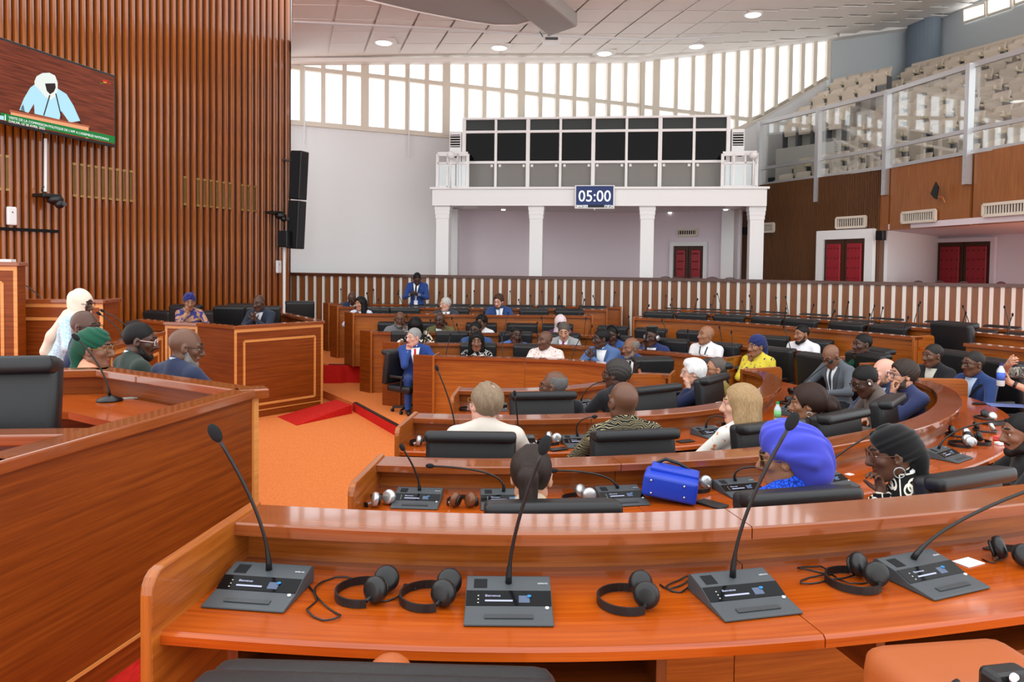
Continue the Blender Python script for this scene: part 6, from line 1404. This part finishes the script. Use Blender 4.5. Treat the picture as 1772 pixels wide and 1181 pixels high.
# ---- near side, innermost desk
person('man with short curly hair and glasses in black suit', 1068, 621, key='An', look=-62, hp=2, skin='k1', hair='curly', hcol=(58, 54, 52), top=(34, 34, 38), outfit='suit', glasses=(BG,), arms=('desk', 'desk'), lean=8)
person('bald man with white stubble and glasses in black suit', 960, 640, key='An', look=-72, hp=2, skin='k2', hair='fringe', hcol=(100, 98, 96), top=(28, 30, 34), outfit='suit', glasses=(BG,), arms=('mouth', 'desk'), lean=10)
person('white haired man in navy suit, fingers at his temple', 1200, 621, Y=8.55, sc=1.2, floor=.0, yaw=-78, look=-86, hp=4, skin='w1', hair='swept', hcol=(232, 232, 230), top=(28, 36, 66), shirt=(186, 204, 232), outfit='suit', glasses=(SILVER,), arms=('cheek', 'desk'), lean=10)
person('man with cropped grey hair and glasses in olive jacket', 1239, 617, Y=8.95, sc=1.16, floor=.0, yaw=-92, look=-92, skin='t1', hair='receding', hcol=(96, 86, 80), top=(124, 108, 52), shirt=(220, 220, 220), outfit='open', glasses=(BG,), lean=6)
# ---- near side, middle desk
person('man in beige shirt seen from behind, thinning brown hair', 845, 661, key='Bn', n=.78, look=-34, hp=0, hr=4, skin='w2', hair='crown', hcol=(136, 116, 94), top=(216, 206, 194), outfit='tee', glasses=(GG,), arms=('desk', 'desk'), lean=6, fat=1.1, near=True)
person('bald man seen from behind in black and gold swirl shirt', 1080, 661, key='Bn', n=.80, look=-22, hp=2, skin='k2', outfit='shirt', mat=patt('black gold swirl', 'swirl', srgb(38, 38, 38), srgb(212, 194, 142), None, 9), arms=('desk', 'desk'), lean=8, fat=1.14, near=True)
person('blonde woman in white floral blouse', 1283, 664, key='Bn', n=.80, look=-78, hp=2, skin='w1', hair='bob', hcol=(160, 130, 92), fem=True, outfit='dress', mat=patt('white floral', 'floral', srgb(238, 234, 226), srgb(222, 134, 70), srgb(120, 130, 90), 20), arms=('desk', 'lap'), lean=4, near=True)
person('dark haired woman with a bun and white earring in black', 1398, 664, key='Bn', n=.78, look=-72, hp=6, skin='k4', hair='bun', hcol=(48, 30, 24), fem=True, outfit='dress', top=(26, 26, 28), arms=('chin', 'desk'), extras=(('earring', .016), ('necklace', patt('black white beads', 'brush', srgb(20, 20, 20), srgb(230, 230, 226), None, 60))), lean=10, near=True)
# ---- near side, outer desk
person('woman with brown ponytail seen from behind', 922, 769, key='Cn', n=.80, look=8, hp=16, skin='w3', hair='pony', hcol=(44, 33, 28), fem=True, outfit='dress', top=(206, 186, 158), arms=('desk', 'desk'), lean=14, near=True)
person('woman in royal blue headwrap, lace dress and sunglasses', 1352, 727, key='Cn', n=.74, look=-72, hp=8, skin='k4', hair='turban', hcol=(70, 76, 192), fem=True, outfit='dress', mat=patt('royal blue lace', 'lace', srgb(20, 40, 130), srgb(40, 92, 232), None, 46), glasses=(GG, .03, .026, SUNL, True), arms=('desk', 'desk'), lean=10, near=True)
person('woman in black headwrap with hoop earring and ring print blouse', 1540, 735, key='Cn', n=.78, yaw=-62, look=-78, hp=10, skin='k2', hair='wrap', hcol=(20, 20, 21), fem=True, outfit='dress', mat=patt('black ring print', 'rings', srgb(18, 18, 18), srgb(232, 224, 206), None, 11), glasses=(TG, .028, .024), arms=('chin', 'fold'), extras=(('earring', .024), ('collarband', WHITEC), ('watch', 0, CHROME)), lean=16, near=True)
person('man in black at the right edge with clasped hands', 1768, 712, Y=4.95, sc=1.08, floor=.15, yaw=-72, look=-80, hp=6, skin='k3', hair='buzz', top=(30, 30, 32), outfit='dress', beard=(30, 24, 22), arms=('deskin', 'deskin'), lean=10, short=True, near=True)
# ---- rostrum
person('bald man with glasses in navy suit beside the speaker', 148, 538, Y=6.5, sc=1.16, floor=.44, legy=.26, yaw=62, look=96, hp=6, skin='k1', top=(34, 42, 76), glasses=(BG,), arms=('desk', 'desk'), near=True)
person('woman in dark green headwrap and peach top', 163, 567, Y=5.45, sc=1.1, floor=.44, legy=.26, yaw=56, look=86, hp=2, skin='k3', hair='scarf', hcol=(22, 78, 58), fem=True, outfit='dress', top=(230, 156, 126), glasses=(GG, .026, .02), extras=(('necklace', patt('green white beads', 'brush', srgb(40, 70, 56), srgb(210, 220, 206), None, 70)),), near=True)
person('man in dark green suit with clear glasses', 246, 556, Y=6.15, sc=1.24, floor=.44, legy=.26, yaw=44, look=74, hp=10, skin='k1', hair='buzz', top=(48, 58, 52), glasses=(CG,), beard=(24, 20, 20), near=True)
person('bald man with grey beard and black glasses in navy jacket', 326, 569, Y=5.7, sc=1.16, floor=.44, legy=.26, yaw=30, look=68, hp=12, skin='k2', top=(42, 50, 76), shirt=(176, 176, 184), outfit='open', glasses=(BG,), beard=(120, 118, 116), near=True)
person('standing speaker in cream veil and pale blue lace dress', 141, 500, Y=7.6, floor=.30, yaw=88, look=92, hp=8, skin='k1', hair='veil', hcol=(224, 214, 194), fem=True, outfit='dress', mat=patt('pale blue lace', 'lace', srgb(206, 220, 226), srgb(164, 200, 214), None, 30), glasses=(BG,), arms=('lectern', 'lectern'), stand=True, bottom=(186, 212, 222), extras=(('drape', fab((222, 208, 186))),), lean=20, near=True)
person('woman in navy headwrap with hand over her mouth', 328, 507, Y=12.75, sc=1.1, floor=.2, yaw=168, look=150, hp=10, skin='k4', hair='wrap_knot', hcol=(46, 50, 116), fem=True, outfit='dress', mat=patt('brown blue print', 'brush', srgb(64, 64, 130), srgb(176, 132, 104), srgb(186, 142, 112), 8), arms=('desk', 'mouth'), lean=14)
person('man in navy jacket with hands folded under his chin', 447, 511, Y=12.75, sc=1.1, floor=.2, yaw=190, look=196, hp=10, skin='k1', top=(44, 50, 66), shirt=(206, 208, 214), outfit='open', arms=('clasp', 'clasp'), lean=14)
p = at_px(708, 11.2); chair((p[0], p[1], 0), math.radians(-125), 'black leather chair under the man in blue suit with red tie', 'black leather chairs in the far rows', .86)
for px_, Y_, yw, lab in ((136, 6.42, 62, 'black chair under the bald man beside the speaker'), (156, 5.42, 56, 'black chair under the woman in green headwrap'), (240, 6.08, 44, 'black chair under the man in dark green suit'), (322, 5.62, 30, 'black chair under the man with grey beard')):
    p = at_px(px_, Y_); chair((p[0], p[1], .44), math.radians(-yw), lab, GS, .86)
G1_ = 'black leather chairs around the near desks'
for X_, Y_, fl, yw, lab in ((4.27, 9.4, .09, -112, 'black leather chair behind the man looking down in grey suit'), (5.2, 9.15, .15, -112, 'black leather chair behind the man in black jacket and open collar'), (5.2, 8.28, .15, -100, 'black leather chair behind the man in blue suit with strap'), (5.42, 7.38, .15, -98, 'black leather chair under the person holding a bottle'), (3.62, 4.9, .15, -72, 'black leather chair under the man in black at the right edge'), (3.86, 8.05, .0, -100, 'black leather chair hidden behind the bald bearded man')):
    chair((X_, Y_, fl), math.radians(-yw), lab, G1_)
# =================================================================== THINGS ON THE DESKS
SCRN = pmat('glossy black screen', srgb(6, 6, 8), .12, .15); TXT = emit('screen lettering', srgb(190, 196, 230), .7); BLUE_E = emit('screen blue', srgb(60, 150, 210), .7)
def sl(p, q, w, t, up=.0):
    """thin slab lying on the unit's sloping face between profile points p,q"""
    (y0, z0), (y1, z1) = p, q; d = Vector((0, y1 - y0, z1 - z0)).normalized(); n_ = Vector((0, -d.z, d.y)); x0, x1 = w
    P_ = [Vector((x, y, z)) + n_ * k for k in (up, up + t) for x, y, z in ((x0, y0, z0), (x1, y0, z0), (x1, y1, z1), (x0, y1, z1))]; return P_
U0 = thing('conference_unit', 'x', 'microphone unit'); prf = [(-.11, 0), (-.11, .007), (-.022, .020), (.03, .042), (.105, .056), (.122, .046), (.122, 0)]
B().extr(prf, (-.128, 0, 0), (0, 1, 0), (0, 0, 1), (1, 0, 0), .256).build('housing', GREYP, U0, bevel=.003)
B().hexa(sl((-.022, .020), (.03, .042), (-.126, .126), .0015)).build('screen', SCRN, U0)
B().hexa(sl((-.085, .0115), (-.066, .0142), (-.07, .07), .0025)).build('button_bar', pmat('dark grey button', srgb(52, 57, 60), .4), U0)
B().hexa(sl((.044, .0446), (.088, .0528), (-.105, -.065), .0012)).build('speaker_mesh', BLACKM, U0)
B().lathe([(.0055, 0), (.0055, .004)], 12, (.112, -.035, .019)).build('round_button', WHITE2, U0)
MS = Matrix.Rotation(math.atan2(.022, .052), 4, 'X')
text_mesh('Bienvenue', .011, TXT, 'lettering', U0, Matrix.Translation((-.07, .008, .0343)) @ MS)
B().hexa(sl((-.008, .026), (-.003, .028), (-.07, .012), .0022)).build('lettering_line', TXT, U0)
text_mesh('televic', .012, pmat('pale print', srgb(200, 202, 206), .5), 'maker_mark', U0, Matrix.Translation((.088, .062, .0496)) @ Matrix.Rotation(.19, 4, 'X'))
B().hexa(sl((-.012, .0243), (.012, .0345), (.03, .062), .002)).build('card_icon', pmat('icon grey', srgb(70, 84, 110), .4), U0); B().lathe([(.006, 0), (.006, .002)], 12, (.061, .008, .036)).build('card_icon_dot', BLUE_E, U0)
for k in range(3): B().hexa(sl((-.014 + k * .012, .0234 + k * .005), (-.011 + k * .012, .0247 + k * .005), (-.092, -.088), .0022)).build('indicator_light', pmat('indicator', srgb(190, 196, 190), .4), U0)
KEYW = {'used': False}
def unit(key, px, label, n=.16, dz=0, dyaw=0):
    S = SEC[key]; z = S['zl'] - .1635; q, n_ = seat_pt(key, px, n, z); rz = facing(n_) + math.radians(dyaw)
    if not KEYW['used']: KEYW['used'] = True; u = U0; u.location = (q[0], q[1], z); u.rotation_euler = (0, 0, rz); tag(u, label, None, 'conference units on the desks')
    else: u = clone(U0, (q[0], q[1], z), rz, label, 'conference units on the desks')
    for c_ in list(u.children):
        if u is not U0 and c_.name.startswith(('gooseneck', 'windscreen')): bpy.data.objects.remove(c_)
    return u
def neck(u, tip_px, tip_py, bend=None, tipY=None, r=.0056, tipr=.0145, dY=-.03):
    """gooseneck from the unit's socket to the point seen at the tip pixel"""
    M = Matrix.Translation(u.location) @ Matrix.Rotation(u.rotation_euler[2], 4, 'Z'); b0 = M @ Vector((0, .07, .05)); Yt = tipY if tipY else b0.y + dY
    T = Vector(uy(tip_px, tip_py, Yt)); L = (T - b0).length; m1 = b0 + Vector((0, 0, .35 * L)) if bend is None else Vector(uy(*bend, b0.y + dY * .4)); I = M.inverted(); pts = []
    for i in range(15):
        t = i / 14; pts.append(I @ (b0 * (1 - t) ** 2 + m1 * 2 * t * (1 - t) + T * t * t))
    d = (pts[-1] - pts[-2]).normalized()
    B().tube(pts, [r * 1.9, r * 1.7, r * 1.4] + [r] * 12, 8).build('gooseneck', BLACKP, u, smooth=True)
    R = Matrix(frame_from(Vector((1, .2, .1)).cross(d), d).tolist()); B().ball(pts[-1] + d * tipr * .9, (tipr * .95, tipr * .95, tipr * 1.7), 14, 10, R).build('windscreen', BLACKM, u, smooth=True)
def hphones(key, px, label, n=.16, yaw=0, ear=BLACKP, shell=BLACKP, flip=1):
    S = SEC[key]; z = S['zl'] - .1635; q, n_ = seat_pt(key, px, n, z)
    t = thing('headphones', label, 'headphones', (q[0], q[1], z), facing(n_) + math.radians(yaw), 'headphones on the desks')
    b = B(); P_ = [(-.085 * math.cos(a) * flip - .02 * flip, .085 * math.sin(a), .014) for a in np.linspace(-2.1, 2.1, 20)]; vs, fs = [], []
    for (x, y, _) in P_:
        for dx, z_ in ((0, .002), (0, .026)): vs.append((x, y, z_))
    pa_ = np.array([(x, y) for x, y, _ in P_]); b.sweep([(.003, .001), (-.003, .001), (-.003, .025), (.003, .025)], pa_.tolist(), normals(pa_).tolist()); b.build('headband', BLACKP, t)
    for k, (y, tilt) in enumerate(((.06, .5), (-.05, -.35))):
        M_ = Matrix.Rotation(1.15 + .2 * k, 3, 'X') @ Matrix.Rotation(tilt, 3, 'Y'); c = Vector((.035 * flip, y * .75, .042))
        B().lathe([(.026, -.018), (.038, -.012), (.04, .004), (.034, .016), (.02, .019)], 20, c, M_).build('ear_shell', shell, t, smooth=True); B().lathe([(.022, .016), (.031, .024), (.026, .03), (.014, .022)], 20, c, M_ @ Matrix.Rotation(PI, 3, 'X')).build('ear_pad', BLACKL, t, smooth=True)
        B().tube([(P_[0 if k else -1][0], P_[0 if k else -1][1], .02), (c.x, c.y, .03)], .006, 6).build('yoke', SILVER if shell is not BLACKP else BLACKP, t)
    return t
def cable(key, pts, label, n0=None, r=.0028):
    S = SEC[key]; z = S['zl'] - .165 + r; P_ = [uz(x, y, z) for x, y in pts]; P_ = catmull([p[:2] for p in P_], .01)
    tag(B().tube([(p[0], p[1], z + .004 * math.sin(i * .25) ** 2) for i, p in enumerate(P_)], r, 6).build('headphone_cable', BLACKP, smooth=True), label, 'cable', 'thin black headphone cables')
# ---- nearest desk
u = unit('Dn', 448, 'conference unit with gooseneck microphone, leftmost on the nearest desk', .15); neck(u, 377, 758, tipr=.019)
u = unit('Dn', 880, 'conference unit with gooseneck microphone, second on the nearest desk', .18); neck(u, 939, 780, tipr=.019)
u = unit('Dn', 1288, 'conference unit with gooseneck microphone, third on the nearest desk', .18, dyaw=4); neck(u, 1366, 738, tipr=.019)
u = unit('Dn', 1612, 'conference unit with bent gooseneck, rightmost on the nearest desk', .16, dyaw=8); neck(u, 1800, 842, (1622, 905))
hphones('Dn', 640, 'black headphones beside the leftmost unit on the nearest desk', .12, -10); hphones('Dn', 752, 'black headphones touching the second unit on the nearest desk', .13, -6); hphones('Dn', 1094, 'black headphones in the middle of the nearest desk', .15, -4); hphones('Dn', 1486, 'black headphones between third and rightmost unit, nearest desk', .12, 0); hphones('Dn', 1762, 'black headphones at the right edge of the nearest desk', .1, 12, flip=-1)
cable('Dn', [(535, 1015), (548, 1040), (530, 1058), (560, 1075), (590, 1068), (560, 1048), (545, 1020), (580, 1000), (640, 1010)], 'black cable loop right of the leftmost unit')
cable('Dn', [(640, 1020), (645, 1042), (690, 1035), (700, 1012), (720, 1022)], 'black cable between the two left headphones'); cable('Dn', [(1142, 1012), (1160, 1022), (1196, 1003), (1186, 1000), (1152, 1018), (1178, 1026), (1200, 1012)], 'tangled black cable left of the third unit'); cable('Dn', [(1510, 990), (1440, 1005), (1385, 1012), (1400, 1000), (1440, 995), (1380, 985), (1420, 982), (1470, 1012), (1530, 1000)], 'tangled black cable left of the rightmost unit'); cable('Dn', [(1700, 968), (1720, 976), (1735, 955), (1700, 950), (1760, 945)], 'black cable right of the white card')
def slab_on(key, px, n, size, mat, name, label, cat, yaw=0, bevel=.003):
    S = SEC[key]; z = S['zl'] - .165; q, n_ = seat_pt(key, px, n, z); return tag(B().box((q[0], q[1], z + size[2] / 2 + .001), size, facing(n_) + math.radians(yaw)).build(name, mat, bevel=bevel), label, cat)
slab_on('Dn', 1676, .06, (.09, .06, .002), CARD, 'paper_card', 'white paper card under the rightmost unit on the nearest desk', 'card', 10, 0)
# tan bag, camera and rounded tan case below the nearest desk
TAN = pmat('tan leather', srgb(168, 84, 34), .5, .4, bump=.2, bscale=120)
p = uy(1665, 1176, 1.62); t = thing('leather_bag', 'tan leather bag with dark strap below the nearest desk', 'bag', (p[0], p[1], .44), .15); put('bag_body', pad(.36, .22, .90, .05), TAN, t, Matrix.Translation((0, 0, .45))); B().tube([(-.16, -.1, .7), (-.15, -.1, .88), (-.1, -.1, .91), (-.04, -.13, .8), (0, -.125, .7)], .012, 8).build('strap', BLACKL, t, smooth=True)
p = uy(1740, 1178, 1.46); t = thing('photo_camera', 'dark camera resting on the tan leather bag', 'camera', (p[0], p[1], p[2]), .2); B().box((0, 0, 0), (.09, .05, .05)).build('camera_body', BLACKP, t, bevel=.012); B().lathe([(.028, 0), (.03, .05)], 16, (0, -.03, 0), Matrix.Rotation(PI / 2, 3, 'X')).build('lens', BLACKP, t); B().lathe([(.009, 0), (.009, .006)], 12, (-.02, -.036, .028), Matrix.Rotation(PI / 2, 3, 'X')).build('flash', CARD, t)
p = uy(675, 1150, 1.75); tag(B().ball((p[0], p[1], p[2] - .03), (.055, .06, .05), 20, 14).build('tan_pouch', TAN, smooth=True), 'rounded tan leather pouch behind the cropped chair back', 'pouch')
# ---- second desk
u = unit('Cn', 722, 'conference unit at the left end of the second desk'); neck(u, 698, 778)
u = unit('Cn', 872, 'conference unit hidden left of the ponytail woman'); neck(u, 748, 807, (882, 812))
u = unit('Cn', 1076, 'conference unit right of the ponytail woman'); neck(u, 962, 815, (1058, 815))
u = unit('Cn', 1284, 'conference unit right of the blue handbag'); neck(u, 1338, 812, (1262, 800))
u = unit('Cn', 1438, 'conference unit between the two headwrapped women', .2); neck(u, 1508, 752, (1432, 795))
u = unit('Cn', 1642, 'conference unit before the man in black at the right edge', .22); neck(u, 1740, 728, (1640, 735))
hphones('Cn', 655, 'silver headphones at the left end of the second desk', .2, -50, shell=SILVER); hphones('Cn', 800, 'brown tinted headphones left of the ponytail woman', .18, -90, shell=pmat('bronze plastic', srgb(110, 64, 34), .3)); hphones('Cn', 1004, 'silver headphones right of the ponytail woman', .14, 20, shell=SILVER); hphones('Cn', 1206, 'silver headphones behind the blue handbag', .03, 30, shell=SILVER)
hphones('Cn', 1668, 'silver headphones with pink shell on the right of the second desk', .16, -60, shell=SILVER); hphones('Cn', 1690, 'black headphones farther round the second desk', .2, 40)
BLUEBAG = pmat('cobalt leather', srgb(28, 64, 186), .38, .5, bump=.15, bscale=300)
z = SEC['Cn']['zl'] - .165; q, n_ = seat_pt('Cn', 1160, .2, z); t = thing('handbag', 'cobalt blue leather handbag lying on the second desk', 'handbag', (q[0], q[1], z + .012), facing(n_) - .5)
RB3 = Matrix.Rotation(.25, 3, 'Y')
put('bag_body', pad(.30, .20, .125, .022), BLUEBAG, t, Matrix.Translation((0, 0, .075)) @ Matrix.Rotation(.12, 4, 'Y')); put('flap', pad(.27, .13, .03, .012), BLUEBAG, t, Matrix.Translation((.02, .06, .142)) @ Matrix.Rotation(.14, 4, 'Y')); B().tube([(-.1, .1, .16), (-.04, .12, .19), (.04, .12, .17), (.1, .11, .14)], .01, 8).build('handle', BLACKP, t, smooth=True)
for x, z_ in ((-.1, .05), (-.1, .12), (.08, .04), (.08, .10)): B().ball((x, -.103, z_), .007, 8, 6).build('stud', CHROME, t, smooth=True)
slab_on('Cn', 1232, .33, (.16, .09, .012), BLACKP, 'phone_case', 'black phone case lying right of the blue handbag', 'phone', -60); slab_on('Cn', 1302, .0, (.06, .04, .002), CARD, 'paper_card', 'white paper card beside the unit right of the blue handbag', 'card'); slab_on('Cn', 1470, .1, (.05, .04, .002), CARD, 'paper_card', 'white paper card on the unit between the headwrapped women', 'card')
def at_desk(px, py, z): return uz(px, py, z)
zc = SEC['Cn']['zl'] - .165
def slab_px(px, py, z, size, mat, name, label, cat, rz=0):
    p = uz(px, py, z); return tag(B().box((p[0], p[1], z + size[2] / 2 + .001), size, rz).build(name, mat, bevel=.003), label, cat)
slab_px(1736, 763, zc, (.13, .07, .035), pmat('red white pack', srgb(226, 90, 80), .5), 'tissue_pack', 'red and white tissue pack on the right of the second desk', 'tissues', .2); slab_px(1736, 770, zc, (.12, .05, .02), CARD, 'paper_card', 'white leaflet beside the red tissue pack', 'paper', .2)
slab_px(1742, 703, zc, (.34, .16, .01), pmat('blue folder', srgb(110, 130, 190), .5), 'paper_folder', 'blue folder lying before the man in blue suit with strap', 'folder', -.2); slab_px(1694, 700, zc, (.12, .07, .012), BLACKP, 'mobile_phone', 'black phone lying beside the blue folder', 'phone', .4); slab_px(1725, 735, zc, (.24, .09, .012), BLACKP, 'tablet_case', 'black tablet case on the far right of the second desk', 'tablet', .3)
for i, (px, py) in enumerate(((1704, 726), (1656, 756), (1704, 748))):
    q = uz(px, py, zc); t = thing('headphones', 'black headphones in the heap on the right desk, %s of three' % ordinal(i), 'headphones', (q[0], q[1], zc), .6 * i, 'headphones on the desks')
    B().tube([(-.08 * math.cos(a), .08 * math.sin(a), .016) for a in np.linspace(-2.1, 2.1, 18)], .009, 6).build('headband', BLACKP, t, smooth=True)
    for y in (.055, -.055): B().lathe([(.03, -.016), (.04, 0), (.03, .016)], 18, (.035, y, .04), Matrix.Rotation(1.2, 3, 'X')).build('ear_cup', SILVER if y < 0 else BLACKP, t, smooth=True)
# ---- third desk
u = unit('Bn', 786, 'conference unit before the man in beige shirt'); neck(u, 757, 640, None, None, .0055, .015)
u = unit('Bn', 898, 'conference unit right of the man in beige shirt'); neck(u, 891, 684)
u = unit('Bn', 1004, 'conference unit left of the swirl shirt man', .2); neck(u, 1026, 722, (990, 725))
u = unit('Bn', 1232, 'conference unit before the blonde woman', .2); neck(u, 1268, 728, (1222, 708))
u = unit('Bn', 1372, 'conference unit among cables at the turn of the third desk', .2); neck(u, 1436, 628, (1385, 660))
hphones('Bn', 730, 'silver headphones at the left end of the third desk', .2, -60, shell=SILVER); hphones('Bn', 952, 'black headphones with silver shell on the third desk', .12, 30, shell=SILVER); hphones('Bn', 1268, 'black headphones behind the blonde woman hand', .06, 10)
slab_on('Bn', 966, .34, (.14, .07, .012), BLACKP, 'mobile_phone', 'black phone near the elbow of the swirl shirt man', 'phone', 20); slab_on('Bn', 936, .06, (.08, .06, .002), CARD, 'paper_card', 'white card on the third desk beside the beige shirt man', 'card'); slab_on('Bn', 1186, .30, (.14, .07, .01), BLACKP, 'mobile_phone', 'dark phone right of the swirl shirt man', 'phone', 5); slab_on('Bn', 1253, .1, (.05, .07, .002), CARD, 'paper_card', 'white card on the unit before the blonde woman', 'card')
def bottle(loc, label, cap, lab, M=None, s=1.0):
    t = thing('water_bottle', label, 'bottle', loc); 
    if M is not None: t.matrix_world = M
    B().lathe([(.026, 0), (.031, .006), (.031, .12), (.029, .13), (.013, .165), (.013, .175)], 18).build('bottle_body', pmat('clear plastic', srgb(196, 212, 220), .1, .5), t, smooth=True); B().lathe([(.0316, .05), (.0316, .115)], 18).build('label', lab, t, smooth=True); B().lathe([(.0145, .173), (.0145, .192)], 14).build('cap', cap, t)
    t.scale = (s, s, s); return t
zb_ = SEC['Bn']['zl'] - .165; p = uz(1345, 733, zb_); bottle((p[0], p[1], zb_ + .002), 'water bottle with green cap and green label', pmat('green cap', srgb(40, 160, 80), .4), pmat('green label', srgb(120, 200, 130), .5))
for i, (px, py) in enumerate(((1362, 700), (1390, 694), (1378, 683))):
    q = uz(px, py, zb_); t = thing('headphones', 'black headphones tangled at the turn of the third desk, %s of three' % ordinal(i), 'headphones', (q[0], q[1], zb_), 1.1 * i, 'headphones on the desks'); B().tube([(-.08 * math.cos(a), .08 * math.sin(a), .016) for a in np.linspace(-2.1, 2.1, 18)], .009, 6).build('headband', BLACKP, t, smooth=True)
    for y in (.055, -.055): B().lathe([(.03, -.016), (.04, 0), (.03, .016)], 18, (.035, y, .04), Matrix.Rotation(1.2, 3, 'X')).build('ear_cup', BLACKP, t, smooth=True)
# ---- innermost desk
u = unit('An', 856, 'conference unit at the left end of the innermost desk'); neck(u, 845, 685, (830, 672))
u = unit('An', 905, 'conference unit left of the bald man in black suit'); neck(u, 898, 680, (912, 676)); u = unit('An', 1012, 'conference unit right of the bald man in black suit', .2); neck(u, 1044, 660, (1010, 668)); u = unit('An', 1092, 'conference unit at the turn of the innermost desk', .1); neck(u, 1107, 630)
hphones('An', 812, 'black headphones at the left end of the innermost desk', .22, -30, shell=SILVER)
# ---- far desks: one small unit and stalk per place
FU = thing('stalk_microphone', 'x', 'microphone'); B().box((0, 0, .02), (.18, .12, .04)).build('base', GREYP, FU, bevel=.006)
fu_first = True; rr = random.Random(3)
for key, row, pxs in (('Af', 'front far row', (770, 870, 985)), ('Bf', 'second far row', (735, 800, 868, 930, 1010, 1115, 1190, 1270)), ('Cf', 'third far row', (712, 790, 870, 940, 1010, 1090, 1160, 1250, 1370)), ('Dl', 'first straight row left', (660, 735, 818, 905, 960, 1000)), ('El', 'second straight row left', (640, 700, 775, 860, 920, 975, 1035)), ('Fl', 'rearmost row left', (590, 648, 690, 755, 820, 880, 940, 1010, 1060)),
        ('Dr', 'first curved row right', (1112, 1170, 1230, 1295, 1355, 1430, 1500, 1560)), ('Er', 'second curved row right', (1165, 1230, 1290, 1345, 1400, 1460, 1520, 1590, 1660, 1740)), ('Fr', 'rearmost row right', (1150, 1200, 1250, 1305, 1365, 1440, 1505, 1580, 1680, 1750))):
    S = SEC[key]; z = S['zl'] - .1635
    for i, px in enumerate(pxs):
        q, n_ = seat_pt(key, px, .10, z); lab = 'small stalk microphone, %s from left on the %s' % (ordinal(i), row)
        if fu_first: u = FU; u.location = (q[0], q[1], z); u.rotation_euler = (0, 0, facing(n_)); tag(u, lab, None, 'stalk microphones on the far desks'); fu_first = False
        else: u = clone(FU, (q[0], q[1], z), facing(n_), lab, 'stalk microphones on the far desks'); [bpy.data.objects.remove(c) for c in list(u.children) if c.name.startswith(('stalk', 'foam'))]
        a = rr.uniform(-.35, .35); l_ = rr.uniform(.34, .46); f_ = rr.uniform(-.12, .02); m_ = Vector((a * .05, .0, .2)); T = Vector((math.sin(a) * l_, .03 + f_, .05 + math.cos(a) * l_)); P_ = [Vector((0, .0, .03)) * (1 - k / 8) ** 2 + m_ * 2 * (k / 8) * (1 - k / 8) + T * (k / 8) ** 2 for k in range(9)]
        B().tube(P_, .0065, 6).build('stalk', BLACKP, u); B().ball(T, (.014, .014, .026), 10, 8).build('foam_tip', BLACKM, u, smooth=True)
# ---- rostrum microphones
def stand_mic(label, base, tip, r=.0055, disc=.075):
    t = thing('desk_microphone', label, 'microphone', tuple(base)); T = Vector(tip) - Vector(base); B().lathe([(disc, 0), (disc * .95, .012), (disc * .4, .028), (.014, .034)], 24).build('round_base', BLACKP, t, smooth=True); P_ = [Vector((0, 0, .03)) * (1 - k / 12) ** 2 + Vector((T.x * .12, T.y * .1, T.z * .55)) * 2 * (k / 12) * (1 - k / 12) + T * (k / 12) ** 2 for k in range(13)]
    B().tube(P_, [r * 1.8, r * 1.6] + [r] * 11, 8).build('gooseneck', BLACKP, t, smooth=True); d = (P_[-1] - P_[-2]).normalized(); B().ball(P_[-1], (.016, .016, .03), 12, 8, Matrix(frame_from(Vector((1, .1, 0)).cross(d), d).tolist())).build('windscreen', BLACKM, t, smooth=True)
b0 = uz(190, 694, 1.341); stand_mic('black desk microphone with round base on the large left counter', b0, uy(131, 584, b0[1] - .02))
b0 = uz(212, 590, 1.371); stand_mic('first thin microphone on the lectern before the speaker', b0, uy(171, 543, b0[1]), .006, .05); b0 = uz(228, 584, 1.371); stand_mic('second thin microphone on the lectern before the speaker', b0, uy(177, 538, b0[1]), .006, .05)
b0 = uz(74, 529, 1.641); stand_mic('thin microphone leaning left on the president desk', b0, uy(33, 488, b0[1]), .007, .05)
slab_px(222, 690, 1.34, (.12, .06, .004), pmat('grey tag', srgb(180, 176, 168), .5), 'name_tag', 'small grey tag beside the round microphone base', 'tag', .5)
# ---- held things
if 'bottle' in HOLD:
    M, hs = HOLD['bottle']; a, c = M @ Vector(hs[1][0]), M @ Vector(hs[0][0]); m_ = (a + c) / 2; bottle((m_.x - .1, m_.y - .02, min(a.z, c.z) - .03), 'clear water bottle with blue label held at the right edge', pmat('navy cap', srgb(40, 40, 110), .4), pmat('blue label', srgb(60, 100, 200), .5), None, 1.15)
if 'phone' in HOLD:
    M, hs = HOLD['phone']; a, c = M @ Vector(hs[1][0]), M @ Vector(hs[0][0]); m_ = (a + c) / 2; f_ = M.to_3x3() @ Vector((0, 1, 0)); m_ = m_ + f_ * .09 + Vector((0, 0, .02)); tag(B().box(tuple(m_), (.15, .012, .075), 0, M=(M.to_3x3() @ Matrix.Rotation(.9, 3, 'X'))).build('mobile_phone', BLACKP, bevel=.004), 'black phone in the hands of the standing man', 'phone')
q, n_ = seat_pt('Dl', 845, .2, SEC['Dl']['zl']); tag(B().box((q[0], q[1], SEC['Dl']['zl'] - .08), (.08, .012, .16), .2).build('mobile_phone', BLACKP, bevel=.004), 'black phone upright before the bearded man in blue suit', 'phone')
